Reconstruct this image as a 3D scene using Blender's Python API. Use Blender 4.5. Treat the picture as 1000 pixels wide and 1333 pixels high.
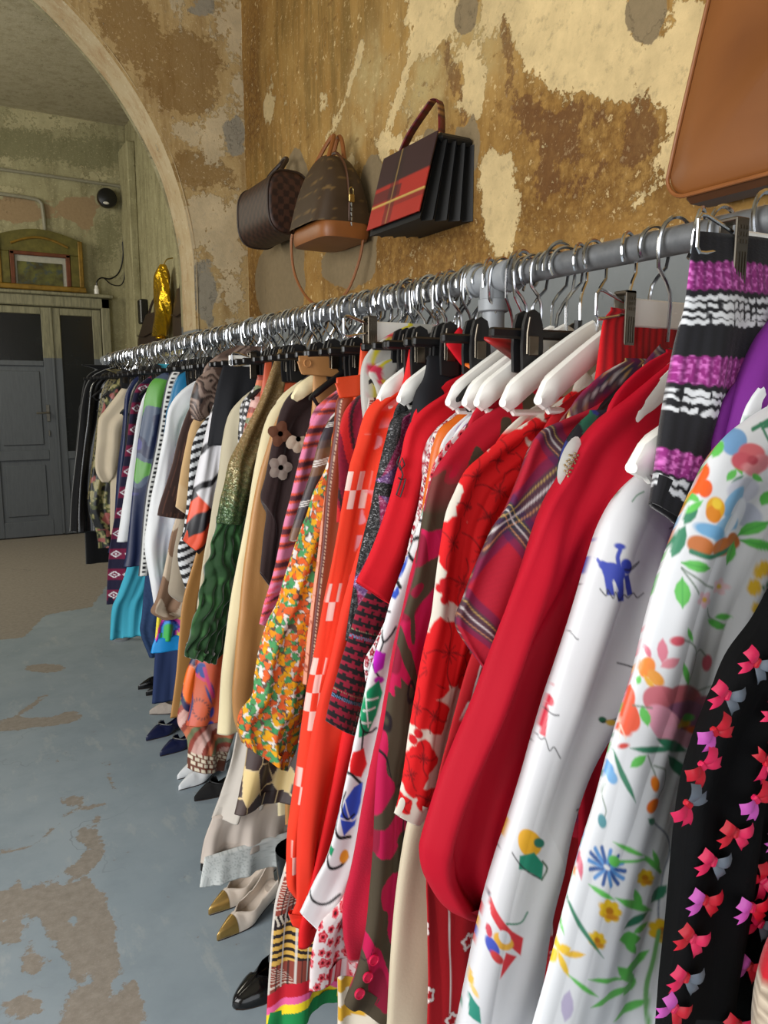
import bpy, bmesh, math, random
import numpy as np
from mathutils import Vector, Matrix

for _o in list(bpy.data.objects):
    bpy.data.objects.remove(_o, do_unlink=True)
SC = bpy.context.scene
COL = SC.collection
PI = math.pi

# ------------------------------------------------------------------ camera
cam_d = bpy.data.cameras.new('camera')
cam = bpy.data.objects.new('camera', cam_d); COL.objects.link(cam)
cam.location = (0, 0, 1.45)
cam.rotation_euler = (math.radians(90 - 8.6), 0, math.radians(-30))
cam_d.sensor_fit = 'VERTICAL'; cam_d.sensor_height = 36.0
cam_d.lens = 1000 / 1333 * 36.0
cam_d.clip_start = 0.02
SC.camera = cam
# ------------------------------------------------------------------ view
SC.view_settings.view_transform = 'Standard'
SC.view_settings.look = 'None'
SC.view_settings.exposure = 0.0
SC.view_settings.gamma = 1.0
SC.view_settings.use_curve_mapping = False
# ------------------------------------------------------------------ world: even daylight sky
W = bpy.data.worlds.new('daylight'); SC.world = W; W.use_nodes = True
bg = W.node_tree.nodes['Background']
bg.inputs[0].default_value = (0.80, 0.90, 1.0, 1); bg.inputs[1].default_value = 1.0
# ------------------------------------------------------------------ daylight at the open shop front and the side window, and a warm lamp in the back room
def area(name, loc, rot, sx, sy, power, col):
    d = bpy.data.lights.new(name, 'AREA'); d.shape = 'RECTANGLE'; d.size = sx; d.size_y = sy
    d.energy = power; d.color = col
    o = bpy.data.objects.new(name, d); COL.objects.link(o); o.location = loc; o.rotation_euler = rot
    return o
area('shopfront_daylight', (-0.9, -1.95, 1.55), (math.radians(90), 0, 0), 2.6, 2.6, 26, (1.0, 0.98, 0.96))
area('side_window_daylight', (-2.45, 0.9, 1.8), (math.radians(80), 0, math.radians(-90)), 2.6, 2.3, 145, (1.0, 0.985, 0.965))
area('back_room_warm_lamp', (-1.6, 6.6, 3.0), (math.radians(70), 0, math.radians(-90)), 1.6, 1.4, 66, (1.0, 0.94, 0.78))  # unseen warm lamp added to light the back room, not daylight from an opening

# ================================================================== helpers
def srgb(r, g, b):
    f = lambda c: (c/255/12.92) if c/255 <= 0.04045 else ((c/255+0.055)/1.055)**2.4
    return np.array([f(r), f(g), f(b)])
def C4(*a):
    c = srgb(*a); return (float(c[0]), float(c[1]), float(c[2]), 1.0)

MATS = {}
class NT:
    """small wrapper round a node tree"""
    def __init__(self, name):
        self.m = bpy.data.materials.new(name); self.m.use_nodes = True
        self.t = self.m.node_tree; self.b = self.t.nodes['Principled BSDF']
        MATS[name] = self.m
    def n(self, typ, ins=None, **kw):
        nd = self.t.nodes.new(typ)
        for k, v in kw.items(): setattr(nd, k, v)
        for k, v in (ins or {}).items():
            if isinstance(v, bpy.types.NodeSocket): self.t.links.new(v, nd.inputs[k])
            else: nd.inputs[k].default_value = v
        return nd
    def set(self, **kw):
        for k, v in kw.items():
            k = k.replace('_', ' ')
            if isinstance(v, bpy.types.NodeSocket): self.t.links.new(v, self.b.inputs[k])
            else: self.b.inputs[k].default_value = v
    def attr(self, name): return self.n('ShaderNodeAttribute', attribute_name=name).outputs['Color']
    def noise(self, scale, detail=4, rough=.55, vec=None, dist=0):
        ins = {'Scale': scale, 'Detail': detail, 'Roughness': rough, 'Distortion': dist}
        if vec is not None: ins['Vector'] = vec
        return self.n('ShaderNodeTexNoise', ins).outputs['Fac']
    def obj(self): return self.n('ShaderNodeTexCoord').outputs['Object']
    def uv(self): return self.n('ShaderNodeTexCoord').outputs['UV']
    def math(self, op, a, b=0.0, c=None):
        ins = {0: a, 1: b}
        if c is not None: ins[2] = c
        return self.n('ShaderNodeMath', ins, operation=op).outputs[0]
    def ramp(self, fac, a, b):
        return self.n('ShaderNodeMapRange', {'Value': fac, 'From Min': a, 'From Max': b}).outputs[0]
    def mix(self, fac, a, b, blend='MIX'):
        nd = self.n('ShaderNodeMix', data_type='RGBA', blend_type=blend)
        for i, v in ((0, fac), (6, a), (7, b)):
            if isinstance(v, bpy.types.NodeSocket): self.t.links.new(v, nd.inputs[i])
            else: nd.inputs[i].default_value = v
        return nd.outputs[2]
    def bump(self, h, strength=.3, dist=.002):
        return self.n('ShaderNodeBump', {'Height': h, 'Strength': strength, 'Distance': dist}).outputs[0]
    def scale(self, vec, s):
        return self.n('ShaderNodeMapping', {'Vector': vec, 'Scale': s}).outputs[0]

def plain(name, rgb, rough=.6, metal=0.0, var=.06, nscale=30, **kw):
    """procedural material of one colour with slight grain"""
    t = NT(name); c = C4(*rgb)
    nz = t.noise(nscale, 4, .6, t.obj())
    dark = tuple(v*(1-3*var) for v in c[:3]) + (1,)
    t.set(Base_Color=t.mix(t.ramp(nz, .3, .7), dark, c), Roughness=rough, Metallic=metal)
    for k, v in kw.items(): t.set(**{k: v})
    return t.m

# ------------------------------------------------------------------ cloth materials: colour comes from the woven or printed colour layer
def cloth(name, rough=.8, sheen=0.0, bump=.15, bscale=(900, 900, 900), spec=.3, metal=0.0, alpha=None, sparkle=0, trans=0):
    t = NT(name); c = t.attr('print')
    h = t.noise(1.0, 2, .5, t.scale(t.uv(), bscale))
    var = t.mix(t.ramp(t.noise(6, 3, .5, t.obj()), .3, .7), (.76, .76, .76, 1), (.86, .86, .86, 1))
    col = t.mix(1.0, c, var, 'MULTIPLY')
    t.set(Base_Color=col, Roughness=rough, Metallic=metal, Normal=t.bump(h, bump, .001))
    t.b.inputs['Specular IOR Level'].default_value = spec
    if sheen:
        t.b.inputs['Sheen Weight'].default_value = sheen; t.b.inputs['Sheen Roughness'].default_value = .4
    if alpha is not None: t.b.inputs['Alpha'].default_value = alpha
    if trans:
        tr = t.n('ShaderNodeBsdfTranslucent', {'Color': col})
        mx = t.n('ShaderNodeMixShader', {0: trans, 1: t.b.outputs[0], 2: tr.outputs[0]})
        t.t.links.new(mx.outputs[0], t.t.nodes['Material Output'].inputs[0])
    if sparkle:
        v = t.n('ShaderNodeTexVoronoi', {'Vector': t.scale(t.uv(), (sparkle,)*3), 'Scale': 1.0})
        f = t.ramp(t.n('ShaderNodeSeparateColor', {0: v.outputs['Color']}).outputs[0], .55, .95)
        t.set(Roughness=t.ramp(f, 1.4, -.4), Metallic=t.math('MULTIPLY', f, .5))
        t.set(Normal=t.bump(t.n('ShaderNodeSeparateColor', {0: v.outputs['Color']}).outputs[1], .5, .001))
        t.set(Base_Color=t.mix(f, t.mix(.25, col, (0, 0, 0, 1)), t.mix(.06, col, (1, 1, 1, 1))))
    return t.m
cloth('cotton', .82, bump=.12); cloth('satin', .42, bump=.05, spec=.45); cloth('jersey', .7, bump=.08, spec=.2)
cloth('wool', .92, sheen=.25, bump=.35, bscale=(420, 420, 420)); cloth('knit', .9, sheen=.2, bump=.5, bscale=(260, 420, 300))
cloth('rib', .85, sheen=.2, bump=.45, bscale=(200, 500, 300)); cloth('leather', .48, bump=.25, bscale=(220, 220, 220), spec=.45)
cloth('velvet', .8, sheen=.6, bump=.1); cloth('vinyl', .22, bump=.3, bscale=(90, 90, 90), spec=.7)
cloth('lurex', .6, sparkle=640); cloth('sequin', .5, sparkle=520)
cloth('chiffon', .8, alpha=.97, spec=.1); cloth('organza', .6, bump=.05, trans=.3)

# ------------------------------------------------------------------ object helpers
def link(o, parent=None):
    COL.objects.link(o)
    if parent is not None: o.parent = parent
    return o
def tag(o, label=None, cat=None, group=None, kind=None):
    for k, v in (('label', label), ('category', cat), ('group', group), ('kind', kind)):
        if v: o[k] = v
    return o
def thing(name, label, cat, loc=(0, 0, 0), rotz=0, group=None):
    o = bpy.data.objects.new(name, None); o.empty_display_size = .05
    link(o); o.location = loc; o.rotation_euler = (0, 0, rotz)
    return tag(o, label, cat, group)
def mesh_np(name, V, Q, mat, smooth=True, cols=None, uv=None, attrs=None):
    """mesh from numpy vertices (N,3) and quads (M,4)"""
    me = bpy.data.meshes.new(name)
    V = np.asarray(V, np.float32); Q = np.asarray(Q, np.int32)
    me.vertices.add(len(V)); me.vertices.foreach_set('co', V.ravel())
    me.loops.add(Q.size); me.loops.foreach_set('vertex_index', Q.ravel())
    me.polygons.add(len(Q)); me.polygons.foreach_set('loop_start', np.arange(0, Q.size, Q.shape[1], dtype=np.int32))
    me.polygons.foreach_set('loop_total', np.full(len(Q), Q.shape[1], np.int32))
    me.polygons.foreach_set('use_smooth', np.full(len(Q), smooth, bool))
    me.update(calc_edges=True)
    layers = dict(attrs or {})
    if cols is not None: layers['print'] = cols
    for nm, cc in layers.items():
        a = me.color_attributes.new(nm, 'FLOAT_COLOR', 'POINT')
        full = np.ones((len(V), 4), np.float32); full[:, :cc.shape[1]] = cc
        a.data.foreach_set('color', full.ravel())
    if uv is not None:
        l = me.uv_layers.new(name='UVMap'); l.data.foreach_set('uv', np.asarray(uv, np.float32)[Q.ravel()].ravel())
    me.materials.append(MATS[mat] if isinstance(mat, str) else mat)
    return me
def ob(name, me, parent=None, loc=None):
    o = bpy.data.objects.new(name, me); link(o, parent)
    if loc is not None: o.location = loc
    return o
class MB:
    """collects polygons into one mesh"""
    def __init__(self): self.v = []; self.f = []
    def add(self, vs, fs):
        k = len(self.v); self.v += [tuple(p) for p in vs]; self.f += [tuple(i+k for i in f) for f in fs]; return self
    def box(self, x0, x1, y0, y1, z0, z1, bev=0):
        if bev <= 0:
            vs = [(x, y, z) for x in (x0, x1) for y in (y0, y1) for z in (z0, z1)]
            return self.add(vs, [(0,1,3,2),(4,6,7,5),(0,4,5,1),(2,3,7,6),(0,2,6,4),(1,5,7,3)])
        b = bev; vs = []; idx = {}
        for sx in (0, 1):
            for sy in (0, 1):
                for sz in (0, 1):
                    X, Y, Z = (x0, x1)[sx], (y0, y1)[sy], (z0, z1)[sz]
                    dx, dy, dz = b*(1-2*sx), b*(1-2*sy), b*(1-2*sz)
                    for a, p in (('x', (X, Y+dy, Z+dz)), ('y', (X+dx, Y, Z+dz)), ('z', (X+dx, Y+dy, Z))):
                        idx[(sx, sy, sz, a)] = len(vs); vs.append(p)
        f = []
        for s in (0, 1):
            f.append([idx[(s, *q, 'x')] for q in ((0,0),(1,0),(1,1),(0,1))])
            f.append([idx[(q[0], s, q[1], 'y')] for q in ((0,0),(1,0),(1,1),(0,1))])
            f.append([idx[(q[0], q[1], s, 'z')] for q in ((0,0),(1,0),(1,1),(0,1))])
        for s1 in (0, 1):
            for s2 in (0, 1):
                f.append([idx[(s1,s2,0,'x')], idx[(s1,s2,1,'x')], idx[(s1,s2,1,'y')], idx[(s1,s2,0,'y')]])
                f.append([idx[(s1,0,s2,'x')], idx[(s1,1,s2,'x')], idx[(s1,1,s2,'z')], idx[(s1,0,s2,'z')]])
                f.append([idx[(0,s1,s2,'y')], idx[(1,s1,s2,'y')], idx[(1,s1,s2,'z')], idx[(0,s1,s2,'z')]])
        for sx in (0, 1):
            for sy in (0, 1):
                for sz in (0, 1): f.append([idx[(sx,sy,sz,a)] for a in 'xyz'])
        return self.add(vs, f)
    def tube(self, pts, r, n=8, caps=True, flat=1.0):
        """round tube along a polyline; r a number or one per point"""
        P = [Vector(p) for p in pts]; m = len(P); rs = r if hasattr(r, '__len__') else [r]*m
        prev = None; vs = []
        for i in range(m):
            d = (P[min(i+1, m-1)] - P[max(i-1, 0)]).normalized()
            if prev is None:
                up = Vector((0, 0, 1)) if abs(d.z) < .9 else Vector((1, 0, 0)); a = d.cross(up).normalized()
            else:
                a = (prev - d*prev.dot(d)).normalized()
            prev = a; b = d.cross(a)
            for k in range(n):
                t = 2*PI*k/n; vs.append(P[i] + (a*math.cos(t) + b*math.sin(t)*flat)*rs[i])
        fs = [(i*n+k, i*n+(k+1) % n, (i+1)*n+(k+1) % n, (i+1)*n+k) for i in range(m-1) for k in range(n)]
        if caps: fs += [tuple(range(n-1, -1, -1)), tuple((m-1)*n+k for k in range(n))]
        return self.add(vs, fs)
    def rings(self, rings, caps=(True, True), closed=True):
        n = len(rings[0]); m = len(rings); vs = [p for r in rings for p in r]
        fs = [(i*n+k, i*n+(k+1) % n, (i+1)*n+(k+1) % n, (i+1)*n+k) for i in range(m-1) for k in range(n if closed else n-1)]
        if caps[0]: fs.append(tuple(range(n-1, -1, -1)))
        if caps[1]: fs.append(tuple((m-1)*n+k for k in range(n)))
        return self.add(vs, fs)
    def prism(self, poly, axis, a, b):
        """extrude a 2-D polygon along an axis from a to b"""
        mk = {'x': lambda p, h: (h, p[0], p[1]), 'y': lambda p, h: (p[0], h, p[1]), 'z': lambda p, h: (p[0], p[1], h)}[axis]
        n = len(poly)
        return self.rings([[mk(p, a) for p in poly], [mk(p, b) for p in poly]])
    def mesh(self, name, mat, smooth=True, angle=35):
        me = bpy.data.meshes.new(name); me.from_pydata(self.v, [], self.f)
        bm = bmesh.new(); bm.from_mesh(me); bmesh.ops.recalc_face_normals(bm, faces=bm.faces[:])
        if smooth:
            lim = math.radians(angle)
            for f in bm.faces: f.smooth = True
            for e in bm.edges:
                if len(e.link_faces) == 2 and e.calc_face_angle(0) > lim: e.smooth = False
        bm.to_mesh(me); bm.free()
        me.materials.append(MATS[mat] if isinstance(mat, str) else mat)
        return me
    def build(self, name, mat, parent=None, loc=None, smooth=True, angle=35):
        return ob(name, self.mesh(name, mat, smooth, angle), parent, loc)
def struct(o): o['kind'] = 'structure'; return o

# ------------------------------------------------------------------ numpy noise used for woven and printed colour
def _h(i, j, seed):
    n = (i.astype(np.int64)*374761393 + j.astype(np.int64)*668265263 + seed*1274126177) & 0x7fffffff
    n = ((n ^ (n >> 13)) * 1274126177) & 0x7fffffff
    return ((n ^ (n >> 16)) & 0xffff) / 65535.0
def vn(x, y, s, seed=0):
    x = x*s; y = y*s; i = np.floor(x); j = np.floor(y); fx = x-i; fy = y-j
    fx = fx*fx*(3-2*fx); fy = fy*fy*(3-2*fy)
    return (_h(i, j, seed)*(1-fx)+_h(i+1, j, seed)*fx)*(1-fy) + (_h(i, j+1, seed)*(1-fx)+_h(i+1, j+1, seed)*fx)*fy
def fbm(x, y, s, seed=0, o=3):
    return sum(vn(x, y, s*2**k, seed+k)*.5**k for k in range(o))/sum(.5**k for k in range(o))
def vor(x, y, s, seed=0, jit=.8):
    """nearest jittered cell: distance (cell units), second distance, hash, offset"""
    X = x*s; Y = y*s; i0 = np.floor(X); j0 = np.floor(Y)
    d1 = np.full(X.shape, 9.); d2 = d1.copy(); hh = np.zeros(X.shape); ox = hh.copy(); oy = hh.copy()
    for di in (-1, 0, 1):
        for dj in (-1, 0, 1):
            i = i0+di; j = j0+dj
            px = i+.5+jit*(_h(i, j, seed)-.5); py = j+.5+jit*(_h(i, j, seed+7)-.5)
            dx = X-px; dy = Y-py; d = np.hypot(dx, dy); nr = d < d1
            d2 = np.where(nr, d1, np.minimum(d2, d)); hh = np.where(nr, _h(i, j, seed+13), hh)
            ox = np.where(nr, dx, ox); oy = np.where(nr, dy, oy); d1 = np.where(nr, d, d1)
    return d1, d2, hh, ox, oy
def sm(v, a, b): return np.clip((v-a)/(b-a), 0, 1)
def lay(c, mask, col):
    col = np.asarray(col)
    if col.ndim == 1: col = col[None, :]
    m = np.clip(mask, 0, 1)[:, None]; return c*(1-m) + col*m
def flatc(x, col): return np.repeat(srgb(*col)[None, :], len(x), 0)
def pick(h, cols):
    t = np.array([srgb(*q) for q in cols]); return t[np.minimum((h*len(cols)).astype(int), len(cols)-1)]
def per(v, p): return (v/p) % 1.0

def paint(c, x, z, motifs, aa=.0011):
    """lay flat printed shapes (ellipses, strokes, polygons, in metres on the cloth) over the colour c"""
    for m in motifs:
        col = srgb(*m[2]); a = m[1]
        if m[0] == 'e':
            cx, cz, ax, az, bx, bz = a; R = max(math.hypot(ax, az), math.hypot(bx, bz))*1.3+aa
            k = np.nonzero((abs(x-cx) < R) & (abs(z-cz) < R))[0]
            if not len(k): continue
            det = ax*bz-az*bx; dx = x[k]-cx; dz = z[k]-cz
            s = (dx*bz-dz*bx)/det; t = (dz*ax-dx*az)/det; q = np.hypot(s, t)
            rm = min(math.hypot(ax, az), math.hypot(bx, bz))
            w = np.clip(.5+(1-q)*rm/(2*aa), 0, 1)
        else:
            P = np.array(a).reshape(-1, 2); wd = m[3] if m[0] == 'l' else 0
            if m[0] == 'l' and len(P) > 2:           # brush strokes are curves
                E = np.vstack([2*P[0]-P[1], P, 2*P[-1]-P[-2]]); f = np.linspace(0, 1, 5)[:-1, None]; cu = []
                for i in range(len(P)-1):
                    b0, b1, b2, b3 = E[i:i+4]; cu.append(.5*((2*b1)+(b2-b0)*f+(2*b0-5*b1+4*b2-b3)*f**2+(3*b1-b0-3*b2+b3)*f**3))
                P = np.vstack(cu+[P[-1:]])
            k = np.nonzero((x > P[:, 0].min()-wd-aa) & (x < P[:, 0].max()+wd+aa) & (z > P[:, 1].min()-wd-aa) & (z < P[:, 1].max()+wd+aa))[0]
            if not len(k): continue
            xx = x[k]; zz = z[k]; D = np.full(len(k), 9.); ins = np.zeros(len(k), bool); n = len(P)
            for i in range(n if m[0] == 'p' else n-1):
                p, q = P[i], P[(i+1) % n]; d = q-p; L2 = max(d @ d, 1e-12)
                t = np.clip(((xx-p[0])*d[0]+(zz-p[1])*d[1])/L2, 0, 1)
                D = np.minimum(D, np.hypot(xx-p[0]-t*d[0], zz-p[1]-t*d[1]))
                if m[0] == 'p' and p[1] != q[1]:
                    ins ^= ((p[1] > zz) != (q[1] > zz)) & (xx < (q[0]-p[0])*(zz-p[1])/(q[1]-p[1])+p[0])
            if m[0] == 'p': w = np.clip(.5+np.where(ins, D, -D)/(2*aa), 0, 1)
            else: w = np.clip(.5+(wd-D)/(2*aa), 0, 1)
        c[k] = c[k]*(1-w[:, None]) + col*w[:, None]
    return c
GARMENTS = [
 ('knit_top', 'cream lace top with a red edge hanging past the black bow blouse', 'top',
  0.33, 'knit', 'cream_lace', 'white', 4, 1, 0.62,
  [('sleeve', [0.576,1.029,0.549,1.006,0.537,0.976,0.534,0.947,0.535,0.885], 0.14)]),
 ('chiffon_blouse', 'sheer black chiffon blouse covered in little pink and grey bows', 'blouse',
  0.385, 'chiffon', 'black', 'white', 6, 1, 0.7,
  [('sleeve', [0.653,1.361,0.625,1.317,0.603,1.282,0.585,1.258,0.557,1.231,0.539,1.193,0.526,1.156,0.517,1.121,0.512,1.081,0.507,1.013,0.496,0.945,0.489,0.86], 0.15)]),
 ('floral_shirt', 'white shirt printed with big garden flowers, poppies and green stems', 'shirt',
  0.47, 'satin', 'garden', 'white', 1.15, 0.45, 0.75,
  [('sleeve', [0.799,1.47,0.748,1.452,0.706,1.441,0.666,1.425,0.637,1.409,0.615,1.383,0.598,1.355,0.582,1.328,0.566,1.293,0.552,1.251,0.536,1.196,0.517,1.148,0.497,1.085,0.475,1.032,0.455,0.97,0.434,0.908,0.424,0.881,0.417,0.829], [0.843,1.414,0.813,1.374,0.783,1.343,0.774,1.311,0.751,1.28,0.73,1.246,0.715,1.212,0.705,1.189,0.696,1.157,0.688,1.117,0.683,1.076,0.68,1.035,0.676,0.993,0.673,0.959,0.667,0.916,0.66,0.865,0.649,0.815,0.647,0.77,0.64,0.717])]),
 ('violet_shirt', 'plain violet shirt squeezed behind the white garden-flower shirt', 'shirt',
  0.5, 'cotton', 'violet', 'white', 6, 1, 0.85,
  [('sleeve', [0.815,1.567,0.783,1.549,0.747,1.524,0.725,1.5,0.701,1.458,0.69,1.427,0.682,1.393,0.676,1.354,0.672,1.307,0.669,1.26], 0.12)]),
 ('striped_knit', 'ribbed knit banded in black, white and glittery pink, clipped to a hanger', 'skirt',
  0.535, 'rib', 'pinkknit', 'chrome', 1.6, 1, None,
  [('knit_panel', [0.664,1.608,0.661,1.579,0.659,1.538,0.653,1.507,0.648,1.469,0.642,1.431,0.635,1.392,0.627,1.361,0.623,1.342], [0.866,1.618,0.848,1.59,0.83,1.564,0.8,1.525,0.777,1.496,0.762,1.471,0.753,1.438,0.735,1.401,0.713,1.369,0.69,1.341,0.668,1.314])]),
 ('print_jacket', 'white silk jacket printed with small blue elephants and a green lion', 'jacket',
  0.59, 'satin', 'animals', 'white', 1.15, 0.65, 0.7,
  [('sleeve', [0.721,1.384,0.699,1.38,0.672,1.37,0.638,1.345,0.619,1.315,0.604,1.278,0.584,1.225,0.565,1.177,0.545,1.129,0.53,1.089,0.514,1.04,0.497,0.993,0.482,0.957,0.471,0.926,0.456,0.873,0.443,0.824,0.433,0.782,0.424,0.721], [0.773,1.355,0.751,1.329,0.722,1.306,0.704,1.281,0.696,1.255,0.689,1.22,0.686,1.184,0.672,1.145,0.65,1.107,0.627,1.075,0.605,1.044,0.587,1.007,0.574,0.969,0.565,0.926,0.552,0.873,0.543,0.819,0.534,0.755,0.526,0.719,0.519,0.673])]),
 ('balloon_blouse', 'plain crimson blouse with long balloon sleeves gathered at the cuff', 'blouse',
  0.65, 'jersey', 'crimson', 'white', 5, 1.6, 0.75,
  [('sleeve', [0.794,1.5,0.748,1.473,0.711,1.45,0.674,1.428,0.643,1.398,0.619,1.359,0.594,1.321,0.567,1.266,0.539,1.217,0.513,1.168,0.488,1.119,0.463,1.076,0.438,1.029,0.42,0.982,0.417,0.96,0.424,0.929,0.45,0.882,0.48,0.856], [0.825,1.465,0.793,1.427,0.766,1.39,0.741,1.353,0.72,1.317,0.696,1.281,0.672,1.217,0.652,1.163,0.632,1.109,0.614,1.065,0.6,1.024,0.587,0.988,0.576,0.952,0.568,0.92,0.557,0.894,0.544,0.868,0.521,0.848,0.497,0.848])]),
 ('beaded_blouse', 'dark blue and green blouse with a beaded white trim beside tartan shirt', 'blouse',
  0.685, 'satin', 'peacock', 'white', 3, 1, 0.9,
  [('front_panel', [0.682,1.429,0.663,1.416,0.649,1.4,0.64,1.381,0.636,1.36,0.633,1.328,0.627,1.291,0.621,1.254], 0.09)]),
 ('tartan_shirt', 'red tartan shirt with wide short sleeves and green and yellow lines', 'shirt',
  0.72, 'cotton', 'tartan', 'black', 1.7, 1, 0.85,
  [('sleeve', [0.879,1.515,0.828,1.488,0.779,1.463,0.726,1.436,0.675,1.42,0.641,1.408,0.626,1.39,0.615,1.364,0.599,1.332,0.587,1.313,0.573,1.297,0.559,1.271,0.542,1.239,0.53,1.211,0.519,1.186,0.528,1.162,0.558,1.117], [0.912,1.487,0.876,1.45,0.834,1.414,0.8,1.374,0.773,1.34,0.754,1.31,0.739,1.286,0.726,1.262,0.714,1.237,0.701,1.218,0.689,1.199,0.677,1.181,0.664,1.164,0.648,1.149,0.63,1.132,0.605,1.116,0.569,1.112])]),
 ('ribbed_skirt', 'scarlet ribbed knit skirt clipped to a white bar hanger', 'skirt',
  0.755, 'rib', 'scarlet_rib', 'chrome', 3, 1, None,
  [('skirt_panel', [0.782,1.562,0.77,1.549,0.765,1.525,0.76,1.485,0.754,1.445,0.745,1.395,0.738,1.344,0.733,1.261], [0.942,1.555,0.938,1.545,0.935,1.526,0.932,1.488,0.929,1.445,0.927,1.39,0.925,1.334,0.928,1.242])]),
 ('flower_stripe_dress', 'long dark red dress with white stripes and small white blossoms', 'dress',
  0.8, 'cotton', 'redlines', 'white', 1.9, 1, None,
  [('dress_body', [0.827,1.479,0.776,1.456,0.735,1.433,0.709,1.404,0.695,1.373,0.685,1.342,0.672,1.307,0.651,1.256,0.629,1.2,0.605,1.14,0.584,1.09,0.569,1.039,0.553,0.977,0.541,0.914,0.534,0.872,0.532,0.793,0.533,0.736,0.531,0.642,0.527,0.56,0.522,0.476], 0.42)]),
 ('poppy_blouse', 'white blouse printed all over with huge scarlet poppies', 'blouse',
  0.865, 'cotton', 'bigpoppy', 'white', 1.8, 1, 0.8,
  [('sleeve', [0.877,1.491,0.834,1.464,0.787,1.436,0.737,1.412,0.695,1.391,0.661,1.37,0.629,1.348,0.61,1.319,0.595,1.29,0.586,1.246,0.579,1.199,0.573,1.149,0.562,1.106,0.555,1.073,0.548,1.033,0.54,0.987,0.532,0.932,0.524,0.893,0.516,0.869], [0.895,1.456,0.865,1.421,0.835,1.387,0.806,1.353,0.784,1.326,0.767,1.298,0.757,1.264,0.745,1.23,0.73,1.185,0.717,1.14,0.699,1.095,0.683,1.063,0.667,1.03,0.649,0.998,0.633,0.96,0.616,0.916,0.598,0.879,0.579,0.854,0.558,0.839])]),
 ('leather_trousers', 'pale beige leather trousers below the poppy blouse', 'trousers',
  0.895, 'leather', 'beige', 'blackclip', 6, 1, None,
  [('trouser_leg', [0.803,1.519,0.783,1.445,0.744,1.308,0.69,1.148,0.636,1.014,0.589,0.904,0.559,0.839,0.543,0.77,0.533,0.699,0.527,0.613,0.523,0.507,0.519,0.393], 0.15)]),
 ('leaf_print_coat', 'crimson coat with large olive brown leaf print and red buttons', 'coat',
  0.925, 'cotton', 'leafprint', 'white', 2, 1, 0.5,
  [('sleeve', [0.935,1.542,0.89,1.514,0.832,1.48,0.779,1.454,0.727,1.431,0.685,1.409,0.656,1.383,0.638,1.365,0.62,1.34,0.607,1.302,0.595,1.246,0.587,1.201,0.575,1.162,0.561,1.118,0.551,1.068,0.543,1.022,0.534,0.965,0.525,0.925,0.518,0.86,0.513,0.788,0.506,0.716,0.499,0.648,0.487,0.593,0.466,0.545], [0.954,1.506,0.922,1.475,0.882,1.444,0.834,1.414,0.796,1.391,0.759,1.363,0.73,1.335,0.709,1.301,0.695,1.266,0.684,1.232,0.678,1.191,0.672,1.15,0.663,1.103,0.652,1.05,0.643,0.996,0.632,0.943,0.62,0.895,0.611,0.835,0.601,0.773,0.593,0.711,0.585,0.649,0.576,0.586,0.562,0.524,0.538,0.486])]),
 ('crimson_cardigan', 'plain crimson knit cardigan beside the olive leaf print coat', 'cardigan',
  0.955, 'knit', 'crimson2', 'white', 5, 1, 0.6,
  [('sleeve', [0.819,1.468,0.758,1.433,0.707,1.398,0.672,1.364,0.645,1.307,0.622,1.25,0.602,1.194,0.585,1.137,0.567,1.08,0.551,1.01,0.538,0.952,0.523,0.894,0.51,0.836,0.5,0.776,0.491,0.728,0.481,0.681,0.482,0.629,0.49,0.584], [0.853,1.432,0.806,1.396,0.761,1.349,0.732,1.302,0.71,1.255,0.697,1.207,0.683,1.148,0.672,1.087,0.66,1.026,0.646,0.966,0.632,0.918,0.618,0.87,0.605,0.809,0.594,0.747,0.582,0.698,0.573,0.648,0.563,0.604,0.535,0.575])]),
 ('poppy_dot_dress', 'white dress dotted with little red poppies', 'dress',
  0.975, 'cotton', 'dotpoppy', 'black', 2, 1, None,
  [('dress_body', [0.914,1.52,0.855,1.484,0.797,1.452,0.747,1.423,0.703,1.395,0.675,1.372,0.655,1.346,0.642,1.305,0.627,1.235,0.611,1.152,0.59,1.058,0.57,0.962,0.549,0.879,0.522,0.784,0.501,0.726,0.481,0.681,0.448,0.657,0.433,0.615,0.429,0.547], 0.34)]),
 ('abstract_blouse', 'white blouse with loose black brush lines and blue, green and magenta shapes', 'blouse',
  1, 'cotton', 'abstract', 'white', 1.9, 1, 0.7,
  [('sleeve', [0.919,1.531,0.873,1.501,0.822,1.469,0.778,1.444,0.74,1.422,0.712,1.401,0.689,1.367,0.668,1.328,0.652,1.296,0.637,1.254,0.616,1.202,0.591,1.141,0.575,1.088,0.553,1.027,0.539,0.972,0.526,0.924,0.515,0.88,0.494,0.8,0.475,0.739,0.451,0.7,0.428,0.66], [0.942,1.496,0.9,1.463,0.859,1.431,0.819,1.406,0.78,1.376,0.753,1.346,0.729,1.307,0.711,1.271,0.696,1.231,0.68,1.191,0.663,1.146,0.641,1.099,0.624,1.051,0.606,0.997,0.591,0.942,0.577,0.9,0.563,0.858,0.542,0.778,0.524,0.711,0.497,0.66,0.461,0.617])]),
 ('amber_blouse', 'amber orange blouse between the cherry print shirt and white abstract blouse', 'blouse',
  1.025, 'satin', 'amber', 'black', 6, 1, 0.85,
  [('sleeve', [0.878,1.498,0.813,1.465,0.758,1.435,0.721,1.412,0.698,1.396,0.685,1.365,0.677,1.329,0.667,1.286,0.657,1.224,0.649,1.162,0.635,1.1], 0.1)]),
 ('cherry_shirt', 'white shirt scattered with tiny dark red cherries', 'shirt',
  1.045, 'cotton', 'cherry', 'black', 1.9, 1, 0.8,
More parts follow.
